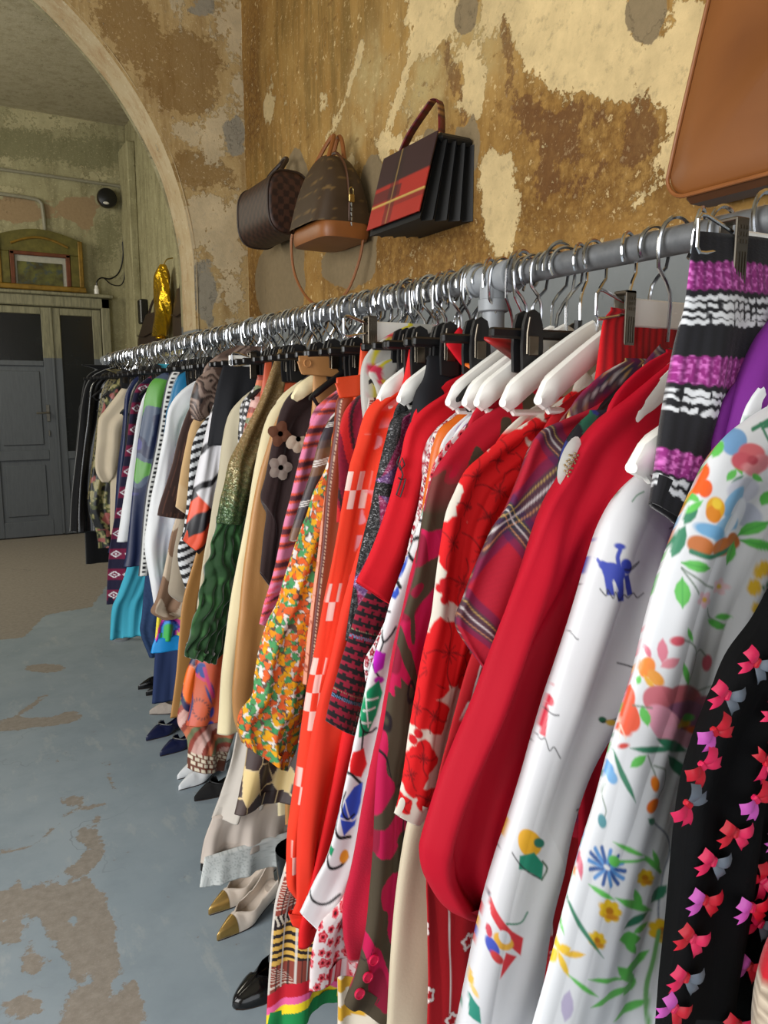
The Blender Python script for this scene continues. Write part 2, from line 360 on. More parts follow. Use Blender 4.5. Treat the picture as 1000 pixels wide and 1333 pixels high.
  [('sleeve', [0.878,1.499,0.821,1.463,0.769,1.434,0.727,1.413,0.7,1.395,0.687,1.364,0.678,1.321,0.67,1.277,0.657,1.234,0.639,1.172,0.621,1.123,0.603,1.086,0.583,1.054,0.565,1.028,0.567,0.994], [0.896,1.47,0.855,1.437,0.814,1.405,0.779,1.374,0.755,1.342,0.74,1.305,0.728,1.267,0.716,1.229,0.702,1.191,0.688,1.147,0.671,1.103,0.655,1.066,0.636,1.032,0.618,0.999,0.586,0.975])]),
 ('scarlet_jacket', 'scarlet jacket with wide elbow sleeves and a black knot ornament', 'jacket',
  1.085, 'cotton', 'scarlet', 'black', 5, 1, 0.85,
  [('sleeve', [0.945,1.564,0.902,1.535,0.846,1.505,0.791,1.476,0.742,1.452,0.703,1.431,0.679,1.411,0.666,1.39,0.657,1.356,0.645,1.319,0.634,1.281,0.619,1.241,0.605,1.209,0.59,1.18,0.573,1.15], [0.973,1.533,0.938,1.498,0.895,1.464,0.848,1.433,0.804,1.402,0.775,1.372,0.759,1.343,0.75,1.313,0.741,1.281,0.73,1.245,0.718,1.209,0.702,1.177,0.687,1.148,0.669,1.12,0.638,1.102])]),
 ('tweed_jacket', 'burgundy houndstooth tweed jacket with blue check lines', 'jacket',
  1.115, 'wool', 'hound', 'black', 1.8, 1, 0.8,
  [('sleeve', [0.867,1.484,0.8,1.444,0.736,1.404,0.705,1.366,0.682,1.314,0.659,1.25,0.636,1.185,0.614,1.127,0.591,1.094,0.576,1.052,0.563,1.018,0.551,0.982,0.539,0.944,0.53,0.908], [0.903,1.443,0.843,1.403,0.801,1.363,0.777,1.316,0.753,1.263,0.734,1.203,0.719,1.149,0.703,1.095,0.691,1.055,0.675,1.015,0.656,0.976,0.639,0.937,0.62,0.899,0.594,0.862])]),
 ('glitter_sweater', 'glitter sweater with black shoulders and pink and purple diamonds', 'sweater',
  1.145, 'lurex', 'glitter', 'black', 1.8, 1, 0.85,
  [('sleeve', [0.889,1.513,0.829,1.482,0.771,1.454,0.731,1.434,0.692,1.419,0.673,1.409,0.661,1.376,0.65,1.337,0.641,1.298,0.634,1.258,0.624,1.219,0.615,1.179,0.607,1.139,0.598,1.086,0.587,1.028], 0.085)]),
 ('black_trousers', 'black trousers folded over a black clip hanger', 'trousers',
  1.105, 'cotton', 'black2', 'blackclip', 6, 1, None,
  [('trouser_leg', [0.722,1.513,0.714,1.48,0.695,1.45,0.684,1.393,0.668,1.29,0.646,1.132], [0.803,1.515,0.8,1.483,0.793,1.444,0.781,1.377,0.762,1.284,0.74,1.121])]),
 ('jumpsuit', 'plain vermilion jumpsuit with seamed balloon legs', 'jumpsuit',
  1.17, 'cotton', 'vermilion', 'black', 5, 1, 0.45,
  [('sleeve', [0.874,1.479,0.805,1.45,0.755,1.427,0.723,1.406,0.702,1.383,0.686,1.35,0.669,1.283,0.654,1.254,0.63,1.196,0.607,1.134,0.59,1.084,0.576,1.03,0.562,0.976,0.546,0.923,0.533,0.869,0.522,0.814,0.511,0.759,0.501,0.703,0.496,0.646,0.493,0.587,0.491,0.55,0.48,0.524,0.484,0.506], [0.901,1.443,0.849,1.408,0.809,1.374,0.781,1.343,0.759,1.312,0.745,1.278,0.73,1.237,0.716,1.195,0.698,1.14,0.68,1.085,0.666,1.03,0.653,0.974,0.642,0.918,0.63,0.861,0.62,0.804,0.609,0.747,0.596,0.691,0.583,0.634,0.565,0.578,0.546,0.546,0.53,0.526,0.526,0.505,0.517,0.487])]),
 ('scarlet_dress', 'bright scarlet dress whose hem peeps out below the vermilion cuff', 'dress',
  1.15, 'cotton', 'scarlet2', 'white', 6, 1, None,
  [('dress_body', [0.893,1.499,0.824,1.471,0.758,1.43,0.727,1.377,0.695,1.283,0.664,1.176,0.625,1.042,0.586,0.893,0.554,0.742,0.522,0.619,0.498,0.545,0.487,0.512,0.484,0.477], 0.22)]),
 ('red_trousers', 'pinkish red trousers hung by the waist from black clips', 'trousers',
  1.2, 'cotton', 'red_orange', 'blackclip', 6, 1, None,
  [('trouser_leg', [0.747,1.545,0.739,1.501,0.728,1.457,0.715,1.416,0.701,1.368,0.677,1.279], 0.16)]),
 ('checker_dress', 'orange red dress with a trail of pale pink checks and gauze shoulders', 'dress',
  1.225, 'cotton', 'coralcheck', 'white', 2, 1, None,
  [('dress_body', [0.807,1.497,0.756,1.476,0.72,1.459,0.691,1.443,0.672,1.426,0.659,1.4,0.648,1.362,0.637,1.327,0.627,1.279,0.619,1.238,0.611,1.196,0.598,1.141,0.583,1.086,0.57,1.03,0.556,0.975,0.543,0.926,0.53,0.863,0.518,0.791,0.506,0.719,0.498,0.661,0.496,0.6,0.498,0.553,0.513,0.523], 0.15)]),
 ('organza_blouse', 'sheer white organza blouse with a yellow edge', 'blouse',
  1.26, 'organza', 'organza', 'black', 4, 1, 1.15,
  [('sleeve', [0.752,1.52,0.727,1.515,0.709,1.507,0.696,1.494,0.698,1.483,0.708,1.464,0.718,1.429], 0.06)]),
 ('boucle_cardigan', 'maroon bouclé cardigan striped red and black', 'cardigan',
  1.285, 'knit', 'maroon', 'black', 2.5, 1, 0.9,
  [('sleeve', [0.793,1.505,0.742,1.479,0.7,1.458,0.672,1.44,0.654,1.418,0.645,1.387,0.643,1.344,0.645,1.293,0.641,1.213], 0.11)]),
 ('suede_skirt', 'orange suede skirt with an embossed waist tab', 'skirt',
  1.3, 'leather', 'orange_suede', 'chrome', 5, 1, None,
  [('waist_tab', [0.642,1.479,0.643,1.46,0.649,1.445], [0.739,1.491,0.742,1.472,0.74,1.453]),
   ('skirt_panel', [0.7,1.543,0.697,1.515,0.694,1.486,0.683,1.443,0.67,1.371,0.657,1.269], 0.17)]),
 ('leather_coat', 'smooth rust brown leather coat with a stitched front edge', 'coat',
  1.325, 'leather', 'rust', 'black', 3, 1, None,
  [('coat_front', [0.8,1.53,0.748,1.505,0.705,1.48,0.677,1.461,0.659,1.44,0.652,1.385,0.643,1.327,0.635,1.268,0.63,1.209,0.624,1.149,0.615,1.089,0.606,1.028,0.598,0.968,0.591,0.906,0.583,0.828,0.571,0.735], 0.16)]),
 ('salmon_blouse', 'salmon pink printed blouse beside the rust leather coat', 'blouse',
  1.355, 'cotton', 'salmon', 'black', 3, 1, 0.9,
  [('sleeve', [0.782,1.489,0.73,1.465,0.695,1.443,0.678,1.413,0.664,1.339,0.65,1.264,0.636,1.189,0.624,1.112,0.612,1.036,0.602,0.958,0.594,0.88], 0.1)]),
 ('ditsy_blouse', 'blouse with a dense print of small yellow, orange and green flowers', 'blouse',
  1.385, 'cotton', 'ditsy', 'white', 2, 1, 0.65,
  [('sleeve', [0.809,1.474,0.746,1.443,0.707,1.412,0.686,1.374,0.675,1.336,0.66,1.299,0.637,1.261,0.621,1.216,0.606,1.183,0.589,1.139,0.571,1.089,0.557,1.044,0.54,1.015,0.528,0.986,0.516,0.948,0.507,0.902,0.501,0.864,0.476,0.837,0.469,0.808,0.482,0.763], [0.837,1.427,0.8,1.388,0.772,1.349,0.754,1.31,0.739,1.271,0.727,1.232,0.712,1.193,0.701,1.154,0.69,1.115,0.679,1.076,0.668,1.037,0.657,0.998,0.646,0.959,0.635,0.919,0.626,0.88,0.619,0.843,0.611,0.808,0.602,0.769,0.594,0.728,0.571,0.687])]),
 ('stripe_scarf', 'dark brown silk scarf top with thin white stripes', 'top',
  1.42, 'satin', 'darkstripe', 'black', 2.1, 1, 1.0,
  [('sleeve', [0.792,1.466,0.743,1.443,0.707,1.415,0.679,1.384,0.663,1.347,0.651,1.304,0.634,1.258,0.619,1.22,0.603,1.178,0.597,1.16], 0.055)]),
 ('geometric_dress', 'long silk dress in dark brown, pink and cream geometric shapes', 'dress',
  1.53, 'satin', 'geo', 'black', 2.2, 1, None,
  [('dress_body', [0.805,1.476,0.757,1.447,0.719,1.422,0.695,1.383,0.684,1.343,0.664,1.278,0.635,1.179,0.598,1.013,0.569,0.843,0.538,0.708,0.524,0.64,0.508,0.572,0.5,0.541], 0.3)]),
 ('stripe_sweater', 'pink sweater with orange and maroon horizontal stripes', 'sweater',
  1.49, 'knit', 'pinkstripe', 'black', 2.2, 1, 0.95,
  [('sleeve', [0.765,1.467,0.719,1.434,0.688,1.402,0.67,1.37,0.657,1.327,0.645,1.282,0.632,1.234,0.617,1.186,0.604,1.138,0.591,1.09,0.579,1.054,0.566,1.018,0.555,0.974], [0.802,1.417,0.764,1.376,0.742,1.344,0.723,1.311,0.711,1.271,0.7,1.23,0.686,1.184,0.673,1.14,0.66,1.09,0.648,1.049,0.635,1.017,0.62,0.985,0.598,0.954])]),
 ('suede_jeans', 'tan suede trousers with a buttoned waist tab', 'trousers',
  1.545, 'leather', 'tan_suede', 'blackclip', 4, 1, None,
  [('waist_tab', [0.675,1.53,0.675,1.511,0.682,1.495], [0.79,1.538,0.786,1.513,0.784,1.489]),
   ('trouser_leg', [0.715,1.502,0.712,1.459,0.71,1.426,0.698,1.342,0.677,1.208], 0.13)]),
 ('flower_cardigan', 'dark brown cardigan with grey and cream flower appliqués', 'cardigan',
  1.59, 'knit', 'darkbrown', 'cream', 3, 1, 0.8,
  [('sleeve', [0.797,1.528,0.749,1.505,0.711,1.481,0.673,1.45,0.653,1.42,0.639,1.375,0.627,1.325,0.617,1.275,0.605,1.228,0.619,1.199,0.61,1.138,0.599,1.06], [0.816,1.477,0.786,1.424,0.757,1.381,0.737,1.338,0.721,1.296,0.709,1.252,0.697,1.209,0.683,1.166,0.671,1.132,0.659,1.098,0.649,1.063,0.633,1.012])]),
 ('shearling_coat', 'tan suede coat with a straight hem', 'coat',
  1.64, 'leather', 'tan', 'white', 5, 1, 0.4,
  [('sleeve', [0.802,1.516,0.753,1.485,0.714,1.454,0.677,1.421,0.652,1.373,0.636,1.322,0.618,1.27,0.601,1.201,0.589,1.132,0.576,1.062,0.566,0.973,0.556,0.902,0.546,0.812,0.537,0.739,0.548,0.684,0.56,0.647], [0.822,1.468,0.791,1.424,0.765,1.38,0.744,1.335,0.73,1.282,0.715,1.22,0.702,1.158,0.689,1.095,0.676,1.023,0.663,0.941,0.65,0.868,0.636,0.795,0.623,0.731,0.606,0.677,0.579,0.637])]),
 ('cream_coat', 'long cream wool coat next to the tan suede coat', 'coat',
  1.69, 'wool', 'creamwool', 'white', 6, 1, 0.4,
  [('sleeve', [0.786,1.506,0.746,1.479,0.71,1.452,0.677,1.424,0.657,1.389,0.641,1.336,0.624,1.265,0.609,1.194,0.593,1.123,0.576,1.052,0.561,0.98,0.547,0.889,0.533,0.798,0.523,0.705,0.517,0.658], 0.12)]),
 ('chiffon_skirt', 'sheer cream chiffon skirt with a gathered lace flounce', 'skirt',
  1.745, 'organza', 'chiffon', 'blackclip', 3, 1.8, None,
  [('skirt_panel', [0.801,1.534,0.79,1.478,0.746,1.292,0.691,1.067,0.635,0.84,0.588,0.61,0.566,0.534,0.534,0.461,0.513,0.41], 0.24),
   ('flounce', [0.515,0.417,0.498,0.379,0.49,0.351,0.482,0.308], 0.27),
   ('lace_trim', [0.487,0.327,0.48,0.297,0.472,0.253], 0.28)]),
 ('sequin_dress', 'dress of gold satin and sequins fading into ruched green velvet', 'dress',
  1.8, 'sequin', 'sequin', 'blackclip', 2.6, 2, None,
  [('dress_top', [0.738,1.559,0.723,1.527,0.702,1.478,0.685,1.441,0.662,1.395,0.633,1.34,0.608,1.294,0.593,1.238,0.58,1.201,0.565,1.146], [0.771,1.56,0.762,1.517,0.752,1.469,0.743,1.422,0.73,1.365,0.716,1.318,0.705,1.27,0.692,1.223,0.68,1.175,0.669,1.134]),
   ('ruched_skirt', [0.569,1.157,0.556,1.109,0.543,1.068,0.532,1.026,0.519,0.976,0.504,0.914,0.49,0.864,0.478,0.825], [0.672,1.153,0.662,1.109,0.653,1.061,0.642,1.013,0.628,0.961,0.612,0.898,0.596,0.841,0.567,0.788])]),
 ('scarf_skirt', 'burnt orange scarf print skirt with blue motifs and circular lettering', 'skirt',
  1.86, 'satin', 'scarfprint', 'blackclip', 2.7, 1, None,
  [('skirt_panel', [0.727,1.537,0.71,1.441,0.664,1.248,0.623,1.093,0.588,0.957,0.55,0.841,0.528,0.784,0.514,0.715,0.5,0.657,0.488,0.618], 0.2)]),
 ('patch_scarf', 'fringed silk scarf with pink and brown rainbow arches', 'scarf',
  1.9, 'satin', 'arches', 'black', 2.8, 1, None,
  [('scarf_panel', [0.721,1.499,0.686,1.382,0.639,1.186,0.592,0.988,0.55,0.83,0.511,0.754,0.49,0.675,0.479,0.615,0.501,0.557,0.498,0.483], [0.806,1.5,0.792,1.38,0.762,1.178,0.729,0.972,0.702,0.806,0.678,0.724,0.661,0.64,0.642,0.579,0.614,0.508,0.597,0.449])]),
 ('spot_blouse', 'black blouse with white spots beside the gold sequin dress', 'blouse',
  1.925, 'satin', 'spots', 'black', 2.8, 1, 1.0,
  [('sleeve', [0.773,1.524,0.74,1.49,0.708,1.46,0.686,1.421,0.676,1.372,0.672,1.302,0.665,1.222], 0.08)]),
 ('trench_coat', 'pale stone trench coat beside the gold sequin dress', 'coat',
  1.97, 'cotton', 'stone', 'white', 6, 1.5, 0.55,
  [('sleeve', [0.791,1.502,0.746,1.475,0.709,1.447,0.676,1.414,0.658,1.377,0.642,1.316,0.629,1.24,0.616,1.179,0.603,1.098,0.591,1.037,0.577,0.955,0.565,0.893,0.559,0.848], 0.11)]),
 ('black_skirt', 'black skirt on a white bar hanger above the zigzag dress', 'skirt',
  2.04, 'cotton', 'black2', 'whitebar', 8, 1, None,
  [('skirt_panel', [0.676,1.528,0.664,1.491,0.652,1.44,0.631,1.317], 0.24)]),
 ('zigzag_dress', 'white and orange dress with bold black diagonal stripes', 'dress',
  2.1, 'satin', 'zigzag', 'black', 3.1, 1, 0.85,
  [('sleeve', [0.773,1.489,0.727,1.476,0.694,1.457,0.666,1.423,0.647,1.366,0.619,1.271,0.602,1.208,0.587,1.145,0.571,1.081,0.562,1.056], [0.806,1.44,0.77,1.397,0.746,1.354,0.727,1.3,0.707,1.242,0.687,1.181,0.669,1.128,0.652,1.074,0.635,1.036,0.608,1.008])]),
 ('leather_strap', 'tan leather belt hanging in a loop beside scarf print skirt', 'belt',
  2.14, 'leather', 'tanstrap', 'black', 6, 1, None,
  [('strap', [0.708,1.353,0.664,1.179,0.613,1.004,0.57,0.874,0.554,0.762,0.541,0.65,0.52,0.525], 0.045)]),
 ('frill_blouse', 'blouse with black and white striped frills', 'blouse',
  2.17, 'cotton', 'bwfrill', 'black', 3.2, 1, 1.0,
  [('sleeve', [0.716,1.429,0.658,1.379,0.624,1.321,0.611,1.256,0.601,1.168,0.588,1.073,0.571,1.021,0.571,0.969,0.588,0.897], 0.065)]),
 ('swirl_blouse', 'brown swirl print blouse with a gathered yellow cuff', 'blouse',
  2.24, 'satin', 'swirl', 'black', 3.3, 1, 0.9,
  [('sleeve', [0.747,1.538,0.719,1.531,0.691,1.52,0.662,1.495,0.647,1.457,0.639,1.422,0.642,1.384], [0.779,1.507,0.764,1.485,0.749,1.462,0.739,1.439,0.724,1.412,0.705,1.39,0.667,1.375])]),
 ('camel_coat', 'camel wool coat with a turned cuff', 'coat',
  2.3, 'wool', 'camel', 'white', 5, 1, 0.7,
  [('sleeve', [0.748,1.485,0.706,1.439,0.676,1.393,0.656,1.357,0.64,1.298,0.623,1.229,0.609,1.16,0.601,1.119], [0.783,1.427,0.747,1.381,0.722,1.335,0.703,1.289,0.685,1.231,0.668,1.173,0.653,1.134,0.63,1.095])]),
 ('pinstripe_jacket', 'dark brown pinstripe jacket with an open sleeve', 'jacket',
  2.38, 'wool', 'pinstripe', 'black', 3.5, 1, 0.75,
  [('sleeve', [0.75,1.486,0.707,1.455,0.682,1.42,0.661,1.378,0.639,1.317,0.62,1.246,0.596,1.176,0.575,1.12,0.566,1.085], [0.785,1.439,0.754,1.391,0.732,1.343,0.716,1.295,0.699,1.236,0.685,1.181,0.671,1.133,0.66,1.095,0.649,1.066])]),
 ('taupe_skirt', 'taupe wool skirt below the dark brown pinstripe jacket', 'skirt',
  2.43, 'wool', 'taupe', 'blackclip', 6, 1, None,
  [('skirt_panel', [0.767,1.535,0.728,1.341,0.678,1.146,0.639,1.025,0.621,0.952,0.608,0.877,0.601,0.823,0.632,0.79], 0.2)]),
 ('camo_trousers', 'beige trousers with brown camouflage patches', 'trousers',
  2.46, 'cotton', 'camo', 'blackclip', 3.6, 1, None,
  [('trouser_leg', [0.769,1.536,0.727,1.34,0.674,1.143,0.629,1.021,0.606,0.935,0.586,0.861,0.566,0.8,0.549,0.761,0.585,0.73], 0.16)]),
 ('neon_skirt', 'neon pink, blue and yellow print skirt with a cyan hem', 'skirt',
  2.5, 'satin', 'neon', 'blackclip', 3.6, 1, None,
  [('skirt_panel', [0.776,1.538,0.716,1.289,0.65,1.013,0.602,0.838,0.578,0.737,0.564,0.645], 0.16),
   ('hem_band', [0.567,0.655,0.558,0.635,0.552,0.61], 0.16)]),
 ('white_coat', 'long plain white coat beside the dark brown pinstripe jacket', 'coat',
  2.56, 'cotton', 'white', 'white', 6, 1, 0.6,
  [('sleeve', [0.789,1.514,0.741,1.489,0.704,1.466,0.675,1.436,0.654,1.398,0.641,1.338,0.623,1.263,0.607,1.188,0.589,1.112,0.575,1.037,0.565,0.981,0.565,0.929,0.573,0.865,0.58,0.801,0.585,0.742], [0.818,1.451,0.785,1.412,0.763,1.374,0.746,1.336,0.733,1.285,0.721,1.229,0.708,1.167,0.695,1.105,0.68,1.041,0.664,0.982,0.647,0.931,0.632,0.88,0.617,0.828,0.602,0.782,0.592,0.738])]),
 ('navy_trousers', 'navy blue wide trousers reaching almost to the floor', 'trousers',
  2.62, 'cotton', 'navy', 'blackclip', 8, 1, None,
  [('trouser_leg', [0.793,1.554,0.753,1.334,0.695,1.072,0.649,0.861,0.616,0.701,0.597,0.566,0.583,0.443,0.576,0.385], 0.17)]),
 ('teal_top', 'bright teal top peeping above the white coat', 'top',
  2.68, 'satin', 'teal', 'black', 8, 1, 1.1,
  [('sleeve', [0.811,1.549,0.764,1.537,0.732,1.521,0.712,1.49,0.697,1.443,0.684,1.398,0.667,1.307], 0.1)]),
 ('trim_jacket', 'navy jacket with a black and white ladder trim', 'jacket',
  2.77, 'wool', 'laddertrim', 'black', 3.6, 1, 0.6,
  [('sleeve', [0.799,1.573,0.754,1.551,0.72,1.518,0.698,1.443,0.681,1.362,0.662,1.276,0.642,1.195,0.622,1.113,0.606,1.004,0.593,0.894,0.581,0.811], 0.11)]),
 ('denim_jeans', 'dark blue denim jeans beside the white coat', 'jeans',
  2.84, 'cotton', 'denim', 'blackclip', 6, 1, None,
  [('trouser_leg', [0.783,1.575,0.745,1.325,0.693,1.101,0.645,0.905,0.617,0.763,0.6,0.648,0.591,0.579,0.621,0.478], 0.15)]),
 ('camouflage_dress', 'navy dress with green and violet swirling shapes', 'dress',
  2.92, 'satin', 'bluegreen', 'black', 3.6, 1, None,
  [('dress_body', [0.775,1.55,0.726,1.527,0.691,1.498,0.669,1.451,0.658,1.395,0.647,1.339,0.636,1.282,0.624,1.197,0.608,1.092,0.591,0.978,0.572,0.869,0.559,0.818], 0.2)]),
 ('white_blouse', 'thin white blouse squeezed between two navy dresses', 'blouse',
  3.03, 'cotton', 'white', 'white', 8, 1, 0.95,
  [('sleeve', [0.773,1.524,0.728,1.494,0.698,1.462,0.679,1.425,0.658,1.355,0.64,1.271,0.622,1.186,0.607,1.113,0.591,1.028,0.576,0.951,0.562,0.893], 0.07)]),
 ('turquoise_skirt', 'plain turquoise skirt below the patterned navy knit', 'skirt',
  3.1, 'cotton', 'turquoise', 'blackclip', 8, 1.6, None,
  [('skirt_panel', [0.763,1.57,0.702,1.195,0.625,0.831,0.574,0.681,0.544,0.616,0.526,0.489], 0.26)]),
 ('nordic_dress', 'dark navy knit dress with rows of white and red diamonds', 'dress',
  3.2, 'knit', 'nordic', 'black', 3.6, 1, None,
  [('dress_body', [0.786,1.543,0.733,1.512,0.695,1.472,0.67,1.39,0.653,1.289,0.634,1.191,0.617,1.099,0.6,1.006,0.581,0.913,0.564,0.82,0.55,0.726,0.538,0.608], 0.24)]),
 ('black_blouse', 'plain black blouse behind the patterned navy knit', 'blouse',
  3.36, 'satin', 'black2', 'black', 8, 1, 0.8,
  [('sleeve', [0.803,1.548,0.757,1.525,0.728,1.492,0.706,1.435,0.687,1.307,0.662,1.113,0.635,0.884], 0.12)]),
 ('navy_blouse', 'shiny navy blue blouse beside the cream puff sleeve blouse', 'blouse',
  3.52, 'satin', 'navy2', 'black', 8, 1, 0.6,
  [('sleeve', [0.808,1.552,0.767,1.528,0.739,1.494,0.717,1.441,0.697,1.3,0.672,1.132,0.644,0.894,0.611,0.758], 0.12)]),
 ('cream_blouse', 'cream blouse with a full puff sleeve', 'blouse',
  3.75, 'cotton', 'cream', 'white', 6, 1, 0.8,
  [('sleeve', [0.832,1.551,0.796,1.526,0.76,1.493,0.715,1.437,0.672,1.384,0.642,1.342,0.631,1.258,0.619,1.152,0.622,1.094,0.644,1.05], [0.873,1.505,0.842,1.462,0.819,1.422,0.792,1.376,0.769,1.333,0.753,1.29,0.739,1.219,0.721,1.14,0.704,1.083,0.675,1.048])]),
 ('foliage_dress', 'dark dress with olive and rose foliage print', 'dress',
  3.92, 'satin', 'foliage', 'black', 3.6, 1, None,
  [('dress_body', [0.841,1.566,0.796,1.543,0.752,1.513,0.713,1.451,0.679,1.341,0.654,1.212,0.634,1.101,0.614,0.99,0.605,0.896,0.629,0.8,0.635,0.707], 0.22)]),
 ('leopard_blouse', 'olive and black leopard print blouse', 'blouse',
  4.08, 'satin', 'leopard', 'black', 3.6, 1, 0.8,
  [('sleeve', [0.849,1.578,0.792,1.554,0.753,1.527,0.721,1.47,0.696,1.356,0.67,1.203,0.647,1.049,0.626,0.933], 0.12)]),
 ('sequin_gown', 'long shiny black sequin gown near the grey door', 'dress',
  4.22, 'vinyl', 'black3', 'black', 8, 1, None,
  [('dress_body', [0.851,1.59,0.789,1.573,0.734,1.541,0.694,1.486,0.668,1.353,0.64,1.196,0.615,1.018,0.595,0.858,0.581,0.742], 0.26)]),
 ('velvet_gown', 'long black velvet gown at the far end of the rail', 'dress',
  4.4, 'velvet', 'black3', 'black', 8, 1, None,
  [('dress_body', [0.856,1.608,0.791,1.586,0.735,1.553,0.696,1.492,0.666,1.37,0.638,1.207,0.612,1.022,0.591,0.856,0.575,0.723], 0.26)]),
 ('black_coat', 'black coat hung last on the rail by the grey door', 'coat',
  4.56, 'wool', 'black3', 'black', 8, 1, 0.5,
  [('sleeve', [0.871,1.617,0.804,1.599,0.746,1.569,0.715,1.514,0.688,1.388,0.662,1.219,0.639,1.028,0.617,0.856], 0.14)]),
 ('fringe_skirt', 'long black, gold and russet patterned skirt with a rainbow striped hem', 'skirt',
  1.245, 'cotton', 'ethnic', 'blackclip', 1.8, 1, None,
  [('skirt_panel', [0.686,1.443,0.673,1.374,0.628,1.104,0.569,0.831,0.527,0.657,0.502,0.571,0.483,0.499,0.471,0.391,0.464,0.329,0.457,0.253], 0.26)]),
 ('stripe_trousers', 'white trousers with mustard stripes below the red poppy dot dress', 'trousers',
  1.02, 'cotton', 'mustard', 'blackclip', 3, 1, None,
  [('trouser_leg', [0.792,1.506,0.749,1.344,0.676,1.095,0.603,0.845,0.538,0.62,0.504,0.528,0.501,0.419,0.496,0.295], 0.11)]),
 ('rust_blouse', 'rust blouse shoulder with black beading behind the olive leaf print coat', 'blouse',
  0.94, 'satin', 'rustblob', 'black', 3, 1, 1.0,
  [('sleeve', [0.925,1.533,0.876,1.507,0.834,1.487,0.791,1.466,0.746,1.444,0.71,1.422,0.682,1.393,0.662,1.354,0.649,1.285], 0.08)]),
]
